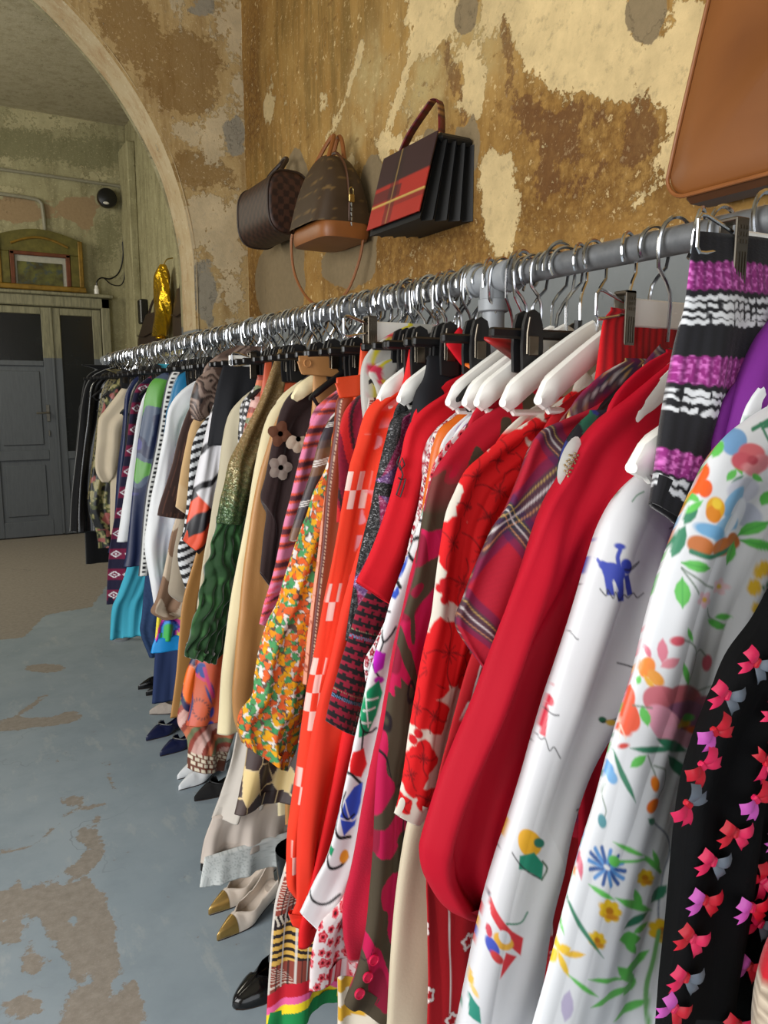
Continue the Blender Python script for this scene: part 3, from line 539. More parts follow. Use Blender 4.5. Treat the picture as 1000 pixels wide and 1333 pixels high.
MOTIFS = {
 'garden': [
  ('l',[0.6789,1.4187,0.7076,1.4289],(60,132,100),0.0021),
  ('l',[0.6902,1.4235,0.7018,1.4075],(60,132,100),0.0016),
  ('p',[0.7195,1.4323,0.7094,1.4307,0.7013,1.4279,0.6951,1.4238,0.6908,1.4185,0.7006,1.42,0.7088,1.4228,0.715,1.4269],(60,132,100)),
  ('e',[0.6459,1.4153,0.0125,-0.0003,0.0011,-0.0104],(122,168,214)),
  ('e',[0.6602,1.4094,0.0105,-0.0003,0.0011,-0.0098],(122,168,214)),
  ('e',[0.6519,1.402,0.0138,-0.0005,0.0008,-0.007],(122,168,214)),
  ('p',[0.6249,1.3926,0.6331,1.395,0.6383,1.3986,0.6405,1.4033,0.6398,1.4093,0.6316,1.4068,0.6264,1.4032,0.6242,1.3985],(104,200,92)),
  ('p',[0.6526,1.395,0.6518,1.3899,0.6534,1.3852,0.6574,1.3809,0.6638,1.3769,0.6647,1.382,0.6631,1.3868,0.659,1.3911],(104,200,92)),
  ('e',[0.678,1.3962,0.0191,-0.0027,-0.0017,-0.0097],(224,112,120)),
  ('e',[0.6946,1.3869,0.0171,-0.0025,-0.0015,-0.0085],(232,140,148)),
  ('e',[0.6647,1.3896,0.0153,-0.0022,-0.0015,-0.0083],(216,96,110)),
  ('e',[0.6821,1.3817,0.0193,-0.0029,-0.0011,-0.0063],(236,150,155)),
  ('e',[0.6787,1.3904,0.0083,-0.0012,-0.0007,-0.0042],(196,76,92)),
  ('p',[0.6562,1.3829,0.6498,1.3818,0.6456,1.3797,0.6436,1.3765,0.6437,1.3723,0.6501,1.3734,0.6543,1.3755,0.6564,1.3787],(104,200,92)),
  ('p',[0.6838,1.3774,0.6873,1.3733,0.692,1.3705,0.698,1.3691,0.7053,1.369,0.7017,1.3731,0.6969,1.3759,0.6909,1.3773],(104,200,92)),
  ('p',[0.6662,1.3768,0.6607,1.3764,0.6561,1.3752,0.6524,1.3733,0.6496,1.3706,0.655,1.371,0.6596,1.3721,0.6633,1.3741],(60,132,100)),
  ('e',[0.6119,1.3808,0.0097,-0.0021,-0.003,-0.0091],(244,98,34)),
  ('e',[0.6053,1.3716,0.0107,-0.0024,-0.0039,-0.0117],(244,98,34)),
  ('e',[0.6167,1.3655,0.0087,-0.002,-0.0026,-0.0078],(244,98,34)),
  ('p',[0.5934,1.3614,0.5956,1.3574,0.5991,1.3548,0.604,1.3534,0.6102,1.3534,0.608,1.3575,0.6045,1.3601,0.5996,1.3614],(104,200,92)),
  ('p',[0.6071,1.3523,0.5983,1.3494,0.5927,1.3452,0.5902,1.3397,0.5908,1.3329,0.5995,1.3356,0.6052,1.3398,0.6078,1.3454],(60,132,100)),
  ('p',[0.6144,1.3552,0.6064,1.3537,0.6,1.351,0.5952,1.3472,0.592,1.3424,0.5999,1.3439,0.6063,1.3465,0.6112,1.3503],(104,200,92)),
  ('p',[0.5929,1.3327,0.5828,1.3273,0.5767,1.3207,0.5747,1.3126,0.5766,1.3032,0.5867,1.3084,0.5928,1.3151,0.5949,1.3232],(60,132,100)),
  ('p',[0.6011,1.3596,0.5952,1.3586,0.5907,1.3568,0.5877,1.354,0.586,1.3503,0.5919,1.3512,0.5963,1.353,0.5994,1.3558],(104,200,92)),
  ('e',[0.6725,1.3622,0.0281,0.0014,0.0049,-0.0124],(206,208,222)),
  ('e',[0.6848,1.3382,0.0189,-0.0055,-0.0053,-0.0106],(196,202,220)),
  ('e',[0.6573,1.3524,0.0121,-0.0058,-0.0144,-0.013],(134,184,222)),
  ('e',[0.6669,1.3395,0.0123,-0.0043,-0.0102,-0.0149],(228,232,240)),
  ('e',[0.6484,1.328,0.0121,-0.0093,-0.0198,-0.0093],(150,196,230)),
  ('e',[0.6573,1.3316,0.0071,-0.0035,-0.0108,-0.0097],(236,240,246)),
  ('e',[0.626,1.3271,0.0224,-0.0056,-0.002,-0.006],(120,178,222)),
  ('e',[0.6704,1.3189,0.0188,0.0004,0.0026,-0.0067],(240,242,248)),
  ('e',[0.6118,1.3143,0.0161,-0.0052,-0.0041,-0.0082],(206,120,62)),
  ('e',[0.6503,1.3106,0.0253,0.0004,0.0034,-0.0089],(206,122,66)),
  ('e',[0.6673,1.3148,0.0089,0.0025,0.0074,-0.0077],(200,116,62)),
  ('l',[0.6003,1.3098,0.6227,1.304,0.6452,1.3046,0.6679,1.3089],(60,132,100),0.0024),
  ('e',[0.6294,1.3479,0.0113,-0.002,-0.0019,-0.0102],(240,176,38)),
  ('e',[0.6267,1.3425,0.009,-0.0007,0.0008,-0.0078],(232,140,30)),
  ('e',[0.6313,1.352,0.0056,-0.0004,0.0005,-0.0049],(250,210,60)),
  ('p',[0.5895,1.2997,0.5984,1.2941,0.6076,1.2911,0.6172,1.2906,0.6272,1.2928,0.6179,1.2985,0.6086,1.3015,0.5991,1.3019],(104,200,92)),
  ('l',[0.5895,1.2997,0.6272,1.2928],(80,176,80),0.0006),
  ('p',[0.6751,1.3185,0.6877,1.3179,0.6978,1.3196,0.7053,1.3238,0.7101,1.3304,0.6973,1.3309,0.6872,1.3291,0.6799,1.325],(104,200,92)),
  ('l',[0.6751,1.3185,0.7101,1.3304],(80,176,80),0.0006),
  ('p',[0.6793,1.3137,0.6873,1.3078,0.6963,1.3042,0.7063,1.303,0.7171,1.3042,0.7087,1.3104,0.6996,1.3139,0.6897,1.3151],(104,200,92)),
  ('l',[0.6793,1.3137,0.7171,1.3042],(80,176,80),0.0007),
  ('p',[0.6698,1.3131,0.6621,1.3094,0.6582,1.3047,0.658,1.2989,0.6616,1.292,0.6693,1.2957,0.6733,1.3004,0.6735,1.3063],(104,200,92)),
  ('l',[0.6698,1.3131,0.6616,1.292],(80,176,80),0.0006),
  ('p',[0.5907,1.2863,0.5839,1.2807,0.5817,1.2743,0.584,1.2673,0.591,1.2594,0.5978,1.265,0.6001,1.2714,0.5977,1.2785],(104,200,92)),
  ('l',[0.5907,1.2863,0.591,1.2594],(80,176,80),0.0006),
  ('p',[0.7164,1.3596,0.7085,1.3579,0.7042,1.3549,0.7033,1.3508,0.7058,1.3455,0.7136,1.3472,0.7181,1.3501,0.719,1.3542],(104,200,92)),
  ('l',[0.59,1.2948,0.6116,1.271],(110,130,110),0.0008),
  ('l',[0.59,1.2948,0.6196,1.2793,0.6371,1.2729],(110,130,110),0.0008),
  ('l',[0.6311,1.254,0.6401,1.2431,0.6536,1.236],(110,130,110),0.0008),
  ('e',[0.6581,1.2711,0.0065,-0.0008,0.0003,-0.0031],(244,208,214)),
  ('e',[0.6536,1.2674,0.0024,-0.0042,-0.0046,-0.0004],(244,208,214)),
  ('e',[0.6455,1.27,-0.0049,-0.0018,-0.0031,0.0029],(244,208,214)),
  ('e',[0.645,1.2752,-0.0054,0.003,0.0026,0.0022],(244,208,214)),
  ('e',[0.6527,1.2759,0.0016,0.0037,0.0048,-0.0015],(244,208,214)),
  ('e',[0.651,1.2719,0.0039,-0.0005,0.0003,-0.0025],(238,196,70)),
  ('e',[0.63,1.2613,0.0061,-0.0022,-0.0013,-0.0027],(240,198,208)),
  ('e',[0.6236,1.2593,0.0002,-0.004,-0.0047,0.0007],(240,198,208)),
  ('e',[0.6169,1.2633,-0.0058,-0.0003,-0.0016,0.0031],(240,198,208)),
  ('e',[0.6192,1.2679,-0.0038,0.0038,0.0037,0.0012],(240,198,208)),
  ('e',[0.6272,1.2667,0.0035,0.0027,0.0039,-0.0024],(240,198,208)),
  ('e',[0.6234,1.2637,0.0037,-0.0005,0.0002,-0.0024],(238,190,80)),
  ('p',[0.6368,1.2421,0.6393,1.2374,0.6434,1.2338,0.6491,1.2314,0.6565,1.2303,0.654,1.2352,0.6498,1.2388,0.6441,1.2411],(104,200,92)),
  ('p',[0.646,1.2423,0.6518,1.2398,0.6569,1.239,0.6612,1.2399,0.6646,1.2427,0.6587,1.2452,0.6536,1.246,0.6494,1.245],(104,200,92)),
  ('p',[0.6583,1.2353,0.6538,1.236,0.6504,1.2357,0.6482,1.2343,0.6471,1.2317,0.6515,1.231,0.6549,1.2314,0.6572,1.2328],(104,200,92)),
  ('e',[0.6971,1.2852,0.0058,-0.0022,-0.0057,-0.0082],(240,196,60)),
  ('e',[0.688,1.2689,0.0061,-0.0017,-0.0026,-0.0077],(240,196,60)),
  ('e',[0.7077,1.2795,0.0051,-0.0011,-0.001,-0.0059],(226,150,60)),
  ('e',[0.688,1.2485,0.005,-0.0009,-0.0002,-0.006],(240,200,80)),
  ('l',[0.7088,1.2702,0.7284,1.2648],(60,132,100),0.0028),
  ('l',[0.6967,1.2679,0.7086,1.2718,0.7091,1.2472,0.719,1.2381],(60,132,100),0.0013),
  ('p',[0.7053,1.2477,0.7103,1.2428,0.7164,1.2393,0.7236,1.2371,0.7321,1.2363,0.7269,1.2414,0.7208,1.2449,0.7135,1.247],(60,132,100)),
  ('p',[0.701,1.2314,0.7062,1.2319,0.7099,1.2333,0.7121,1.2357,0.7126,1.239,0.7074,1.2385,0.7037,1.2371,0.7016,1.2347],(104,200,92)),
  ('e',[0.7217,1.2878,0.009,-0.001,0.0012,-0.0093],(236,176,190)),
  ('e',[0.6799,1.2131,0.0112,-0.0018,0.0008,-0.007],(236,192,40)),
  ('e',[0.6871,1.2135,0.0062,-0.001,0.0007,-0.0063],(170,90,40)),
  ('p',[0.6866,1.2182,0.693,1.2176,0.6984,1.2183,0.7026,1.22,0.7058,1.223,0.6993,1.2235,0.6939,1.2229,0.6897,1.2211],(60,132,100)),
  ('e',[0.5872,1.2292,0.009,0.0008,0.0026,-0.0045],(218,92,108)),
  ('e',[0.6376,1.1996,0.0059,-0.0015,-0.001,-0.008],(218,100,118)),
  ('l',[0.5958,1.2293,0.6082,1.2244,0.617,1.2142,0.617,1.2024,0.6061,1.1881,0.5834,1.174],(110,130,110),0.0007),
  ('l',[0.616,1.2122,0.6282,1.2139,0.6358,1.2067],(110,130,110),0.0007),
  ('p',[0.6042,1.2323,0.6036,1.2339,0.6029,1.2355,0.6022,1.237,0.6015,1.2386,0.6021,1.237,0.6028,1.2355,0.6035,1.2339],(104,200,92)),
  ('p',[0.5991,1.2403,0.5991,1.2363,0.6007,1.2326,0.6041,1.2291,0.6092,1.2257,0.6093,1.2298,0.6076,1.2336,0.6042,1.2371],(104,200,92)),
  ('p',[0.6064,1.1843,0.6075,1.1901,0.6064,1.196,0.6031,1.2019,0.5977,1.2079,0.5966,1.2022,0.5977,1.1964,0.601,1.1904],(104,200,92)),
  ('l',[0.6024,1.168,0.6242,1.1735,0.6586,1.1769],(110,130,110),0.0007),
  ('e',[0.6497,1.1724,0.0036,-0.0011,-0.0008,-0.0044],(104,200,92)),
  ('p',[0.5698,1.2091,0.5747,1.2138,0.5763,1.2192,0.5748,1.2253,0.5701,1.2319,0.5652,1.2272,0.5636,1.2219,0.5651,1.2159],(226,130,150)),
  ('p',[0.568,1.2059,0.5766,1.2044,0.5833,1.205,0.588,1.2078,0.5908,1.2128,0.582,1.2142,0.5754,1.2135,0.5707,1.2108],(232,146,160)),
  ('p',[0.556,1.213,0.5571,1.2166,0.5561,1.2199,0.5531,1.2229,0.5479,1.2256,0.5468,1.222,0.5478,1.2187,0.5509,1.2157],(220,120,140)),
  ('e',[0.5515,1.2052,0.0084,-0.0047,-0.007,-0.0079],(246,140,50)),
  ('e',[0.5625,1.1961,0.0062,0.0026,0.0073,-0.0069],(240,160,60)),
  ('p',[0.5479,1.1988,0.5496,1.1944,0.5527,1.1906,0.5573,1.1876,0.5634,1.1852,0.5617,1.1897,0.5585,1.1934,0.5539,1.1965],(240,180,60)),
  ('p',[0.5405,1.1896,0.544,1.1904,0.5457,1.192,0.5457,1.1944,0.544,1.1974,0.5405,1.1965,0.5388,1.1949,0.5388,1.1926],(104,200,92)),
  ('e',[0.5727,1.1739,0.0221,0.0012,0.0086,-0.0155],(206,110,122)),
  ('e',[0.6053,1.1719,0.0274,-0.0085,-0.0023,-0.0128],(200,108,118)),
  ('e',[0.6413,1.1511,0.0241,-0.0077,-0.0026,-0.0146],(178,96,116)),
  ('e',[0.6509,1.1375,0.0141,-0.0062,-0.0074,-0.0145],(160,84,108)),
  ('e',[0.6092,1.1539,0.035,-0.0093,-0.0006,-0.0149],(150,96,128)),
  ('e',[0.5789,1.1506,0.0156,0.0044,0.0193,-0.0214],(236,164,186)),
  ('e',[0.6231,1.1258,0.0307,-0.0112,-0.0019,-0.0078],(240,176,198)),
  ('e',[0.5997,1.1356,0.0279,-0.0147,-0.0041,-0.0059],(238,170,192)),
  ('e',[0.6075,1.1475,0.0102,-0.0034,-0.0009,-0.005],(238,190,40)),
  ('e',[0.6256,1.1352,0.0152,-0.0054,-0.0008,-0.0036],(244,110,40)),
  ('e',[0.6128,1.1509,0.0104,-0.0022,0.0004,-0.0039],(104,200,92)),
  ('e',[0.5987,1.1471,0.0056,-0.0012,0.0003,-0.0031],(246,210,70)),
  ('e',[0.5253,1.1784,0.0141,-0.0046,-0.0023,-0.0121],(242,92,56)),
  ('e',[0.5193,1.1656,0.0162,-0.0034,0.0008,-0.0115],(242,92,56)),
  ('e',[0.5324,1.1628,0.0137,-0.0003,0.0063,-0.0152],(242,92,56)),
  ('e',[0.5231,1.1527,0.0146,-0.0069,-0.003,-0.006],(242,92,56)),
  ('l',[0.5145,1.163,0.5308,1.1416],(250,210,190),0.0007),
  ('l',[0.5205,1.1617,0.5219,1.1415],(250,210,190),0.0007),
  ('l',[0.5103,1.1675,0.5156,1.1472],(250,210,190),0.0007),
  ('e',[0.5107,1.1462,0.0035,-0.0022,-0.0036,-0.0041],(214,70,60)),
  ('e',[0.5283,1.135,0.0069,0.0013,0.0017,-0.0023],(214,70,60)),
  ('p',[0.549,1.1715,0.5461,1.1671,0.5462,1.1625,0.5493,1.1578,0.5555,1.1527,0.5585,1.1571,0.5583,1.1617,0.5552,1.1665],(104,200,92)),
  ('l',[0.5368,1.1711,0.5594,1.1693],(110,130,110),0.0007),
  ('p',[0.5377,1.116,0.5451,1.116,0.5506,1.1177,0.5541,1.1212,0.5555,1.1264,0.5479,1.1264,0.5425,1.1246,0.5391,1.1212],(104,200,92)),
  ('p',[0.5135,1.1335,0.5188,1.1208,0.526,1.1082,0.5351,1.0955,0.5462,1.0828,0.5406,1.0961,0.5332,1.1089,0.5241,1.1214],(60,132,100)),
  ('p',[0.5365,1.1331,0.5507,1.1291,0.5647,1.1269,0.5784,1.1264,0.5916,1.1276,0.5765,1.1317,0.5624,1.1339,0.549,1.1344],(60,132,100)),
  ('p',[0.5669,1.1407,0.5765,1.1313,0.5876,1.1241,0.6003,1.1194,0.6148,1.117,0.6047,1.1268,0.5933,1.134,0.5807,1.1386],(60,132,100)),
  ('p',[0.5834,1.122,0.5898,1.1106,0.5991,1.1003,0.6115,1.0911,0.6271,1.083,0.6203,1.095,0.6106,1.1055,0.5983,1.1145],(60,132,100)),
  ('p',[0.6072,1.1019,0.6198,1.0978,0.6314,1.0962,0.6418,1.0971,0.6511,1.1007,0.6379,1.1048,0.6263,1.1064,0.616,1.1054],(60,132,100)),
  ('p',[0.6025,1.1046,0.615,1.0969,0.6281,1.091,0.6418,1.0871,0.6562,1.0851,0.6429,1.0932,0.6296,1.0991,0.6161,1.1029],(60,132,100)),
  ('l',[0.5576,1.1259,0.5673,1.1087,0.5702,1.099],(110,130,110),0.0007),
  ('l',[0.5669,1.1148,0.5825,1.1072,0.586,1.0912,0.577,1.0821],(110,130,110),0.0007),
  ('e',[0.5693,1.0969,0.0054,-0.0011,0.0016,-0.0079],(244,134,40)),
  ('e',[0.5689,1.0759,0.0065,-0.0048,-0.0063,-0.0051],(240,120,40)),
  ('e',[0.5078,1.1148,0.01,-0.0025,0.0004,-0.0066],(110,168,222)),
  ('e',[0.4974,1.1103,0.0066,-0.0034,-0.0026,-0.0054],(96,150,210)),
  ('e',[0.5152,1.1071,0.0081,-0.0021,0.0004,-0.0059],(120,176,226)),
  ('e',[0.4991,1.1156,0.0029,-0.0008,0.0002,-0.0036],(236,190,60)),
  ('l',[0.5068,1.1007,0.5035,1.0907,0.5102,1.078,0.5086,1.0711],(110,130,110),0.0006),
  ('e',[0.5059,1.0682,0.006,-0.0017,0.0004,-0.006],(84,150,160)),
  ('e',[0.6273,1.0435,0.0144,-0.0057,-0.0024,-0.0135],(226,58,40)),
  ('e',[0.6394,1.0513,0.0141,-0.0072,-0.0061,-0.0118],(214,44,40)),
  ('e',[0.635,1.0365,0.0171,-0.0049,0.0009,-0.0099],(232,72,50)),
  ('p',[0.5623,1.0649,0.564,1.0604,0.567,1.0572,0.5713,1.0553,0.577,1.0546,0.5753,1.0591,0.5722,1.0623,0.5679,1.0642],(60,132,100)),
  ('l',[0.577,1.0546,0.5949,1.037,0.6009,1.0195,0.5936,0.9995,0.5883,0.9694,0.5884,0.9411],(110,120,140),0.0009),
  ('l',[0.6009,1.0195,0.6162,1.0132,0.627,0.997],(110,130,110),0.0006),
  ('l',[0.5195,1.0255,0.5362,1.0202],(60,96,160),0.0021),
  ('l',[0.519,1.0237,0.5344,1.0135],(92,150,214),0.0021),
  ('l',[0.5174,1.0227,0.5284,1.0096],(60,96,160),0.0021),
  ('l',[0.515,1.0226,0.5194,1.0094],(92,150,214),0.0021),
  ('l',[0.5123,1.0234,0.5094,1.0127],(60,96,160),0.0021),
  ('l',[0.5098,1.0251,0.5003,1.0189],(92,150,214),0.0021),
  ('l',[0.508,1.0272,0.4938,1.0266],(60,96,160),0.0021),
  ('l',[0.5073,1.0294,0.4913,1.0345],(92,150,214),0.002),
  ('l',[0.5077,1.0312,0.493,1.041],(60,96,160),0.002),
  ('l',[0.5093,1.0323,0.4987,1.0448],(92,150,214),0.0021),
  ('l',[0.5117,1.0324,0.5074,1.0453],(60,96,160),0.0021),
  ('l',[0.5144,1.0315,0.5173,1.0423],(92,150,214),0.0021),
  ('l',[0.517,1.0298,0.5266,1.0362],(60,96,160),0.0021),
  ('l',[0.5188,1.0277,0.5334,1.0283],(92,150,214),0.0021),
  ('e',[0.5221,1.0322,0.0073,-0.0023,0.0004,-0.0054],(104,200,92)),
  ('l',[0.5262,1.0309,0.5655,1.0225,0.5891,1.001],(104,200,92),0.0014),
  ('p',[0.5199,1.0501,0.5298,1.043,0.5402,1.0369,0.5513,1.0319,0.5629,1.0279,0.5526,1.0353,0.542,1.0415,0.5311,1.0464],(104,200,92)),
  ('p',[0.5629,1.0279,0.5677,1.0202,0.574,1.013,0.5819,1.0064,0.5913,1.0003,0.5864,1.0083,0.58,1.0156,0.5721,1.0221],(104,200,92)),
  ('p',[0.5758,1.0287,0.5757,1.0232,0.5774,1.0176,0.581,1.0118,0.5864,1.0058,0.5865,1.0113,0.5848,1.017,0.5812,1.0228],(104,200,92)),
  ('e',[0.5737,1.0012,0.0062,-0.002,0.0003,-0.0034],(240,196,40)),
  ('e',[0.5715,0.9982,0.0041,-0.0047,-0.0035,-0.0009],(240,196,40)),
  ('e',[0.5658,0.9992,-0.001,-0.0039,-0.0045,0.0022],(240,196,40)),
  ('e',[0.5611,1.0032,-0.0053,-0.0001,-0.0022,0.0036],(240,196,40)),
  ('e',[0.5608,1.0074,-0.0055,0.0036,0.0018,0.0024],(240,196,40)),
  ('e',[0.5651,1.0086,-0.0017,0.0047,0.0044,-0.0007],(240,196,40)),
  ('e',[0.5709,1.0058,0.0036,0.0022,0.0038,-0.0033],(240,196,40)),
  ('e',[0.567,1.0034,0.0043,-0.0014,0.0002,-0.0031],(190,120,30)),
  ('e',[0.5695,0.9983,0.0074,-0.0024,0.0002,-0.0022],(210,140,40)),
  ('e',[0.5271,0.9827,0.0074,-0.0026,0.0003,-0.0042],(240,196,40)),
  ('e',[0.5244,0.979,0.0049,-0.0059,-0.0042,-0.0011],(240,196,40)),
  ('e',[0.5176,0.9802,-0.0013,-0.0048,-0.0054,0.0028],(240,196,40)),
  ('e',[0.512,0.9854,-0.0063,-0.0001,-0.0026,0.0046],(240,196,40)),
  ('e',[0.5117,0.9906,-0.0066,0.0046,0.0021,0.0029],(240,196,40)),
  ('e',[0.5169,0.992,-0.0019,0.0059,0.0053,-0.0009],(240,196,40)),
  ('e',[0.5237,0.9885,0.0043,0.0027,0.0045,-0.0041],(240,196,40)),
  ('e',[0.519,0.9855,0.0051,-0.0018,0.0002,-0.0038],(190,120,30)),
  ('e',[0.5215,0.9793,0.0088,-0.0031,0.0002,-0.0028],(210,140,40)),
  ('e',[0.5107,0.9586,0.0057,-0.0021,0.0002,-0.0033],(240,196,40)),
  ('e',[0.5085,0.9557,0.0037,-0.0047,-0.0032,-0.0008],(240,196,40)),
  ('e',[0.5033,0.9568,-0.001,-0.0037,-0.0042,0.0023],(240,196,40)),
  ('e',[0.499,0.9609,-0.0049,0.0,-0.002,0.0036],(240,196,40)),
  ('e',[0.4988,0.965,-0.0051,0.0037,0.0017,0.0023],(240,196,40)),
  ('e',[0.5028,0.966,-0.0015,0.0046,0.0041,-0.0008],(240,196,40)),
  ('e',[0.5081,0.9632,0.0033,0.0021,0.0035,-0.0033],(240,196,40)),
  ('e',[0.5044,0.9609,0.0039,-0.0015,0.0002,-0.003],(190,120,30)),
  ('e',[0.5068,0.9558,0.0068,-0.0025,0.0001,-0.0022],(210,140,40)),
  ('e',[0.6037,0.9364,0.0089,-0.0032,0.0004,-0.0048],(240,196,40)),
  ('e',[0.6005,0.9323,0.0059,-0.007,-0.005,-0.0011],(240,196,40)),
  ('e',[0.5925,0.9339,-0.0014,-0.0054,-0.0065,0.0034],(240,196,40)),
  ('e',[0.5857,0.94,-0.0075,0.0001,-0.0032,0.0053],(240,196,40)),
  ('e',[0.5853,0.946,-0.0079,0.0055,0.0025,0.0033],(240,196,40)),
  ('e',[0.5914,0.9474,-0.0024,0.0068,0.0064,-0.0012],(240,196,40)),
  ('e',[0.5996,0.9431,0.0051,0.003,0.0055,-0.0049],(240,196,40)),
  ('e',[0.5941,0.9399,0.0061,-0.0022,0.0004,-0.0044],(190,120,30)),
  ('e',[0.5969,0.9327,0.0106,-0.0039,0.0003,-0.0032],(210,140,40)),
  ('p',[0.4925,1.0134,0.4998,1.0069,0.5078,1.0016,0.5164,0.9976,0.5256,0.9947,0.5179,1.0014,0.5098,1.0067,0.5014,1.0107],(104,200,92)),
  ('p',[0.5254,0.9971,0.5375,0.9862,0.5507,0.9771,0.5652,0.9696,0.581,0.9639,0.5681,0.9753,0.5545,0.9846,0.5403,0.9918],(104,200,92)),
  ('p',[0.5525,0.9972,0.5515,0.9917,0.5531,0.986,0.5571,0.98,0.5638,0.9738,0.5648,0.9794,0.5632,0.9852,0.5591,0.9912],(104,200,92)),
  ('p',[0.5403,0.9609,0.5513,0.9588,0.5609,0.9589,0.5689,0.9613,0.5753,0.9659,0.5639,0.968,0.5543,0.9678,0.5465,0.9655],(60,132,100)),
  ('p',[0.5781,0.9729,0.5871,0.9727,0.5933,0.9749,0.5966,0.9795,0.597,0.9865,0.5878,0.9866,0.5817,0.9844,0.5784,0.9798],(60,132,100)),
  ('p',[0.5335,0.9532,0.5419,0.9448,0.5502,0.9399,0.5583,0.9387,0.5663,0.9412,0.5575,0.9497,0.5492,0.9546,0.5412,0.9557],(104,200,92)),
  ('p',[0.5442,0.9493,0.5441,0.9434,0.5466,0.9379,0.5518,0.9326,0.5597,0.9276,0.5598,0.9335,0.5573,0.9391,0.552,0.9444],(104,200,92)),
  ('p',[0.5548,0.951,0.5623,0.9485,0.5684,0.9482,0.5731,0.9498,0.5763,0.9536,0.5686,0.956,0.5625,0.9563,0.5579,0.9546],(104,200,92)),
  ('p',[0.5397,0.9073,0.5531,0.9076,0.5641,0.9105,0.5726,0.9161,0.5785,0.9245,0.5648,0.9241,0.5538,0.9211,0.5455,0.9155],(104,200,92)),
  ('p',[0.5355,0.9233,0.5384,0.9141,0.5441,0.9061,0.5528,0.8991,0.5644,0.8934,0.5613,0.9029,0.5554,0.9111,0.5468,0.9179],(104,200,92)),
  ('p',[0.5641,0.8976,0.5554,0.8994,0.5494,0.8986,0.546,0.8951,0.5452,0.889,0.5538,0.8871,0.5598,0.8879,0.5633,0.8914],(104,200,92)),
  ('p',[0.4935,0.9266,0.5067,0.9195,0.5201,0.9136,0.5336,0.9091,0.5473,0.9059,0.5332,0.9134,0.5196,0.9193,0.5064,0.9237],(104,200,92)),
  ('p',[0.4992,0.8962,0.5157,0.8926,0.5311,0.8913,0.5455,0.8923,0.5588,0.8956,0.5413,0.8993,0.5257,0.9006,0.5117,0.8996],(104,200,92)),
  ('p',[0.5341,0.8654,0.5471,0.8648,0.5587,0.8663,0.5685,0.8701,0.5767,0.876,0.5632,0.8765,0.5516,0.8749,0.5419,0.8712],(104,200,92)),
  ('l',[0.5884,0.9411,0.5826,0.9148,0.5738,0.8855,0.5736,0.8441],(120,180,110),0.0026),
  ('l',[0.5965,0.9382,0.5926,0.9027,0.5883,0.8712,0.5894,0.8287],(60,132,100),0.0016),
  ('l',[0.607,0.922,0.6004,0.8914,0.597,0.8338],(150,190,120),0.0016),
  ('e',[0.6053,0.9144,0.0103,-0.0065,-0.0047,-0.0091],(206,50,50)),
  ('p',[0.4754,1.0446,0.4737,1.0384,0.4743,1.0317,0.4772,1.0244,0.4826,1.0167,0.4844,1.023,0.4838,1.0298,0.4807,1.037],(214,110,130)),
  ('e',[0.4718,1.024,0.0014,-0.0055,-0.0028,0.0006],(244,150,60)),
  ('p',[0.4546,1.0116,0.467,0.9941,0.4808,0.9765,0.4964,0.9589,0.5137,0.9412,0.5002,0.9601,0.4858,0.9782,0.4706,0.9953],(60,132,100)),
  ('p',[0.4501,0.9891,0.4516,0.9837,0.4543,0.9784,0.4582,0.9731,0.4633,0.968,0.4618,0.9735,0.4591,0.9788,0.4552,0.9841],(104,200,92)),
  ('e',[0.4609,1.0167,0.0038,-0.0013,0.0006,-0.0119],(244,190,70)),
  ('p',[0.4555,0.9546,0.4489,0.9544,0.4447,0.9524,0.4427,0.9484,0.443,0.9424,0.4495,0.9425,0.4538,0.9445,0.4558,0.9486],(246,202,50)),
  ('p',[0.4555,0.9546,0.4621,0.9516,0.4674,0.9509,0.4711,0.9526,0.4734,0.9567,0.4666,0.9596,0.4614,0.9602,0.4577,0.9586],(246,202,50)),
  ('p',[0.4555,0.9546,0.4563,0.9482,0.4593,0.9421,0.4645,0.9363,0.4718,0.9308,0.4709,0.9373,0.4678,0.9434,0.4627,0.9492],(246,202,50)),
  ('p',[0.4555,0.9546,0.4559,0.9592,0.4542,0.9636,0.4504,0.9677,0.4445,0.9714,0.4441,0.9668,0.4457,0.9625,0.4495,0.9584],(246,202,50)),
  ('p',[0.4555,0.9546,0.4581,0.9568,0.4583,0.9593,0.456,0.9621,0.4513,0.9651,0.4487,0.9629,0.4485,0.9605,0.4507,0.9577],(246,202,50)),
  ('p',[0.4641,0.9512,0.4718,0.9484,0.4788,0.9473,0.4849,0.9479,0.4902,0.9502,0.4823,0.953,0.4753,0.9541,0.4692,0.9535],(240,190,50)),
  ('p',[0.4697,0.9339,0.4783,0.9252,0.4876,0.9173,0.4978,0.9102,0.5089,0.904,0.4999,0.9131,0.4903,0.9211,0.4803,0.928],(104,200,92)),
  ('l',[0.432,0.9431,0.4287,0.9371],(230,120,140),0.0017),
  ('p',[0.4671,0.8906,0.4736,0.8948,0.4766,0.901,0.4762,0.9091,0.4724,0.9191,0.466,0.9148,0.463,0.9086,0.4633,0.9006],(190,180,210))],
 'animals': [
  ('e',[0.6343,1.2633,0.0145,-0.0063,-0.0054,-0.0084],(56,72,178)),
  ('e',[0.6222,1.2696,0.009,-0.0033,-0.0021,-0.0044],(56,72,178)),
  ('p',[0.6216,1.2606,0.6311,1.2595,0.6347,1.2389,0.6253,1.2393],(56,72,178)),
  ('p',[0.6346,1.2591,0.6467,1.256,0.6508,1.2309,0.64,1.2315],(56,72,178)),
  ('p',[0.6477,1.2593,0.6561,1.26,0.6651,1.2368,0.6566,1.2353],(56,72,178)),
  ('l',[0.6411,1.2684,0.6392,1.2794,0.6423,1.2866],(56,72,178),0.0027),
  ('e',[0.642,1.2908,0.0072,-0.0007,0.0002,-0.0033],(56,72,178)),
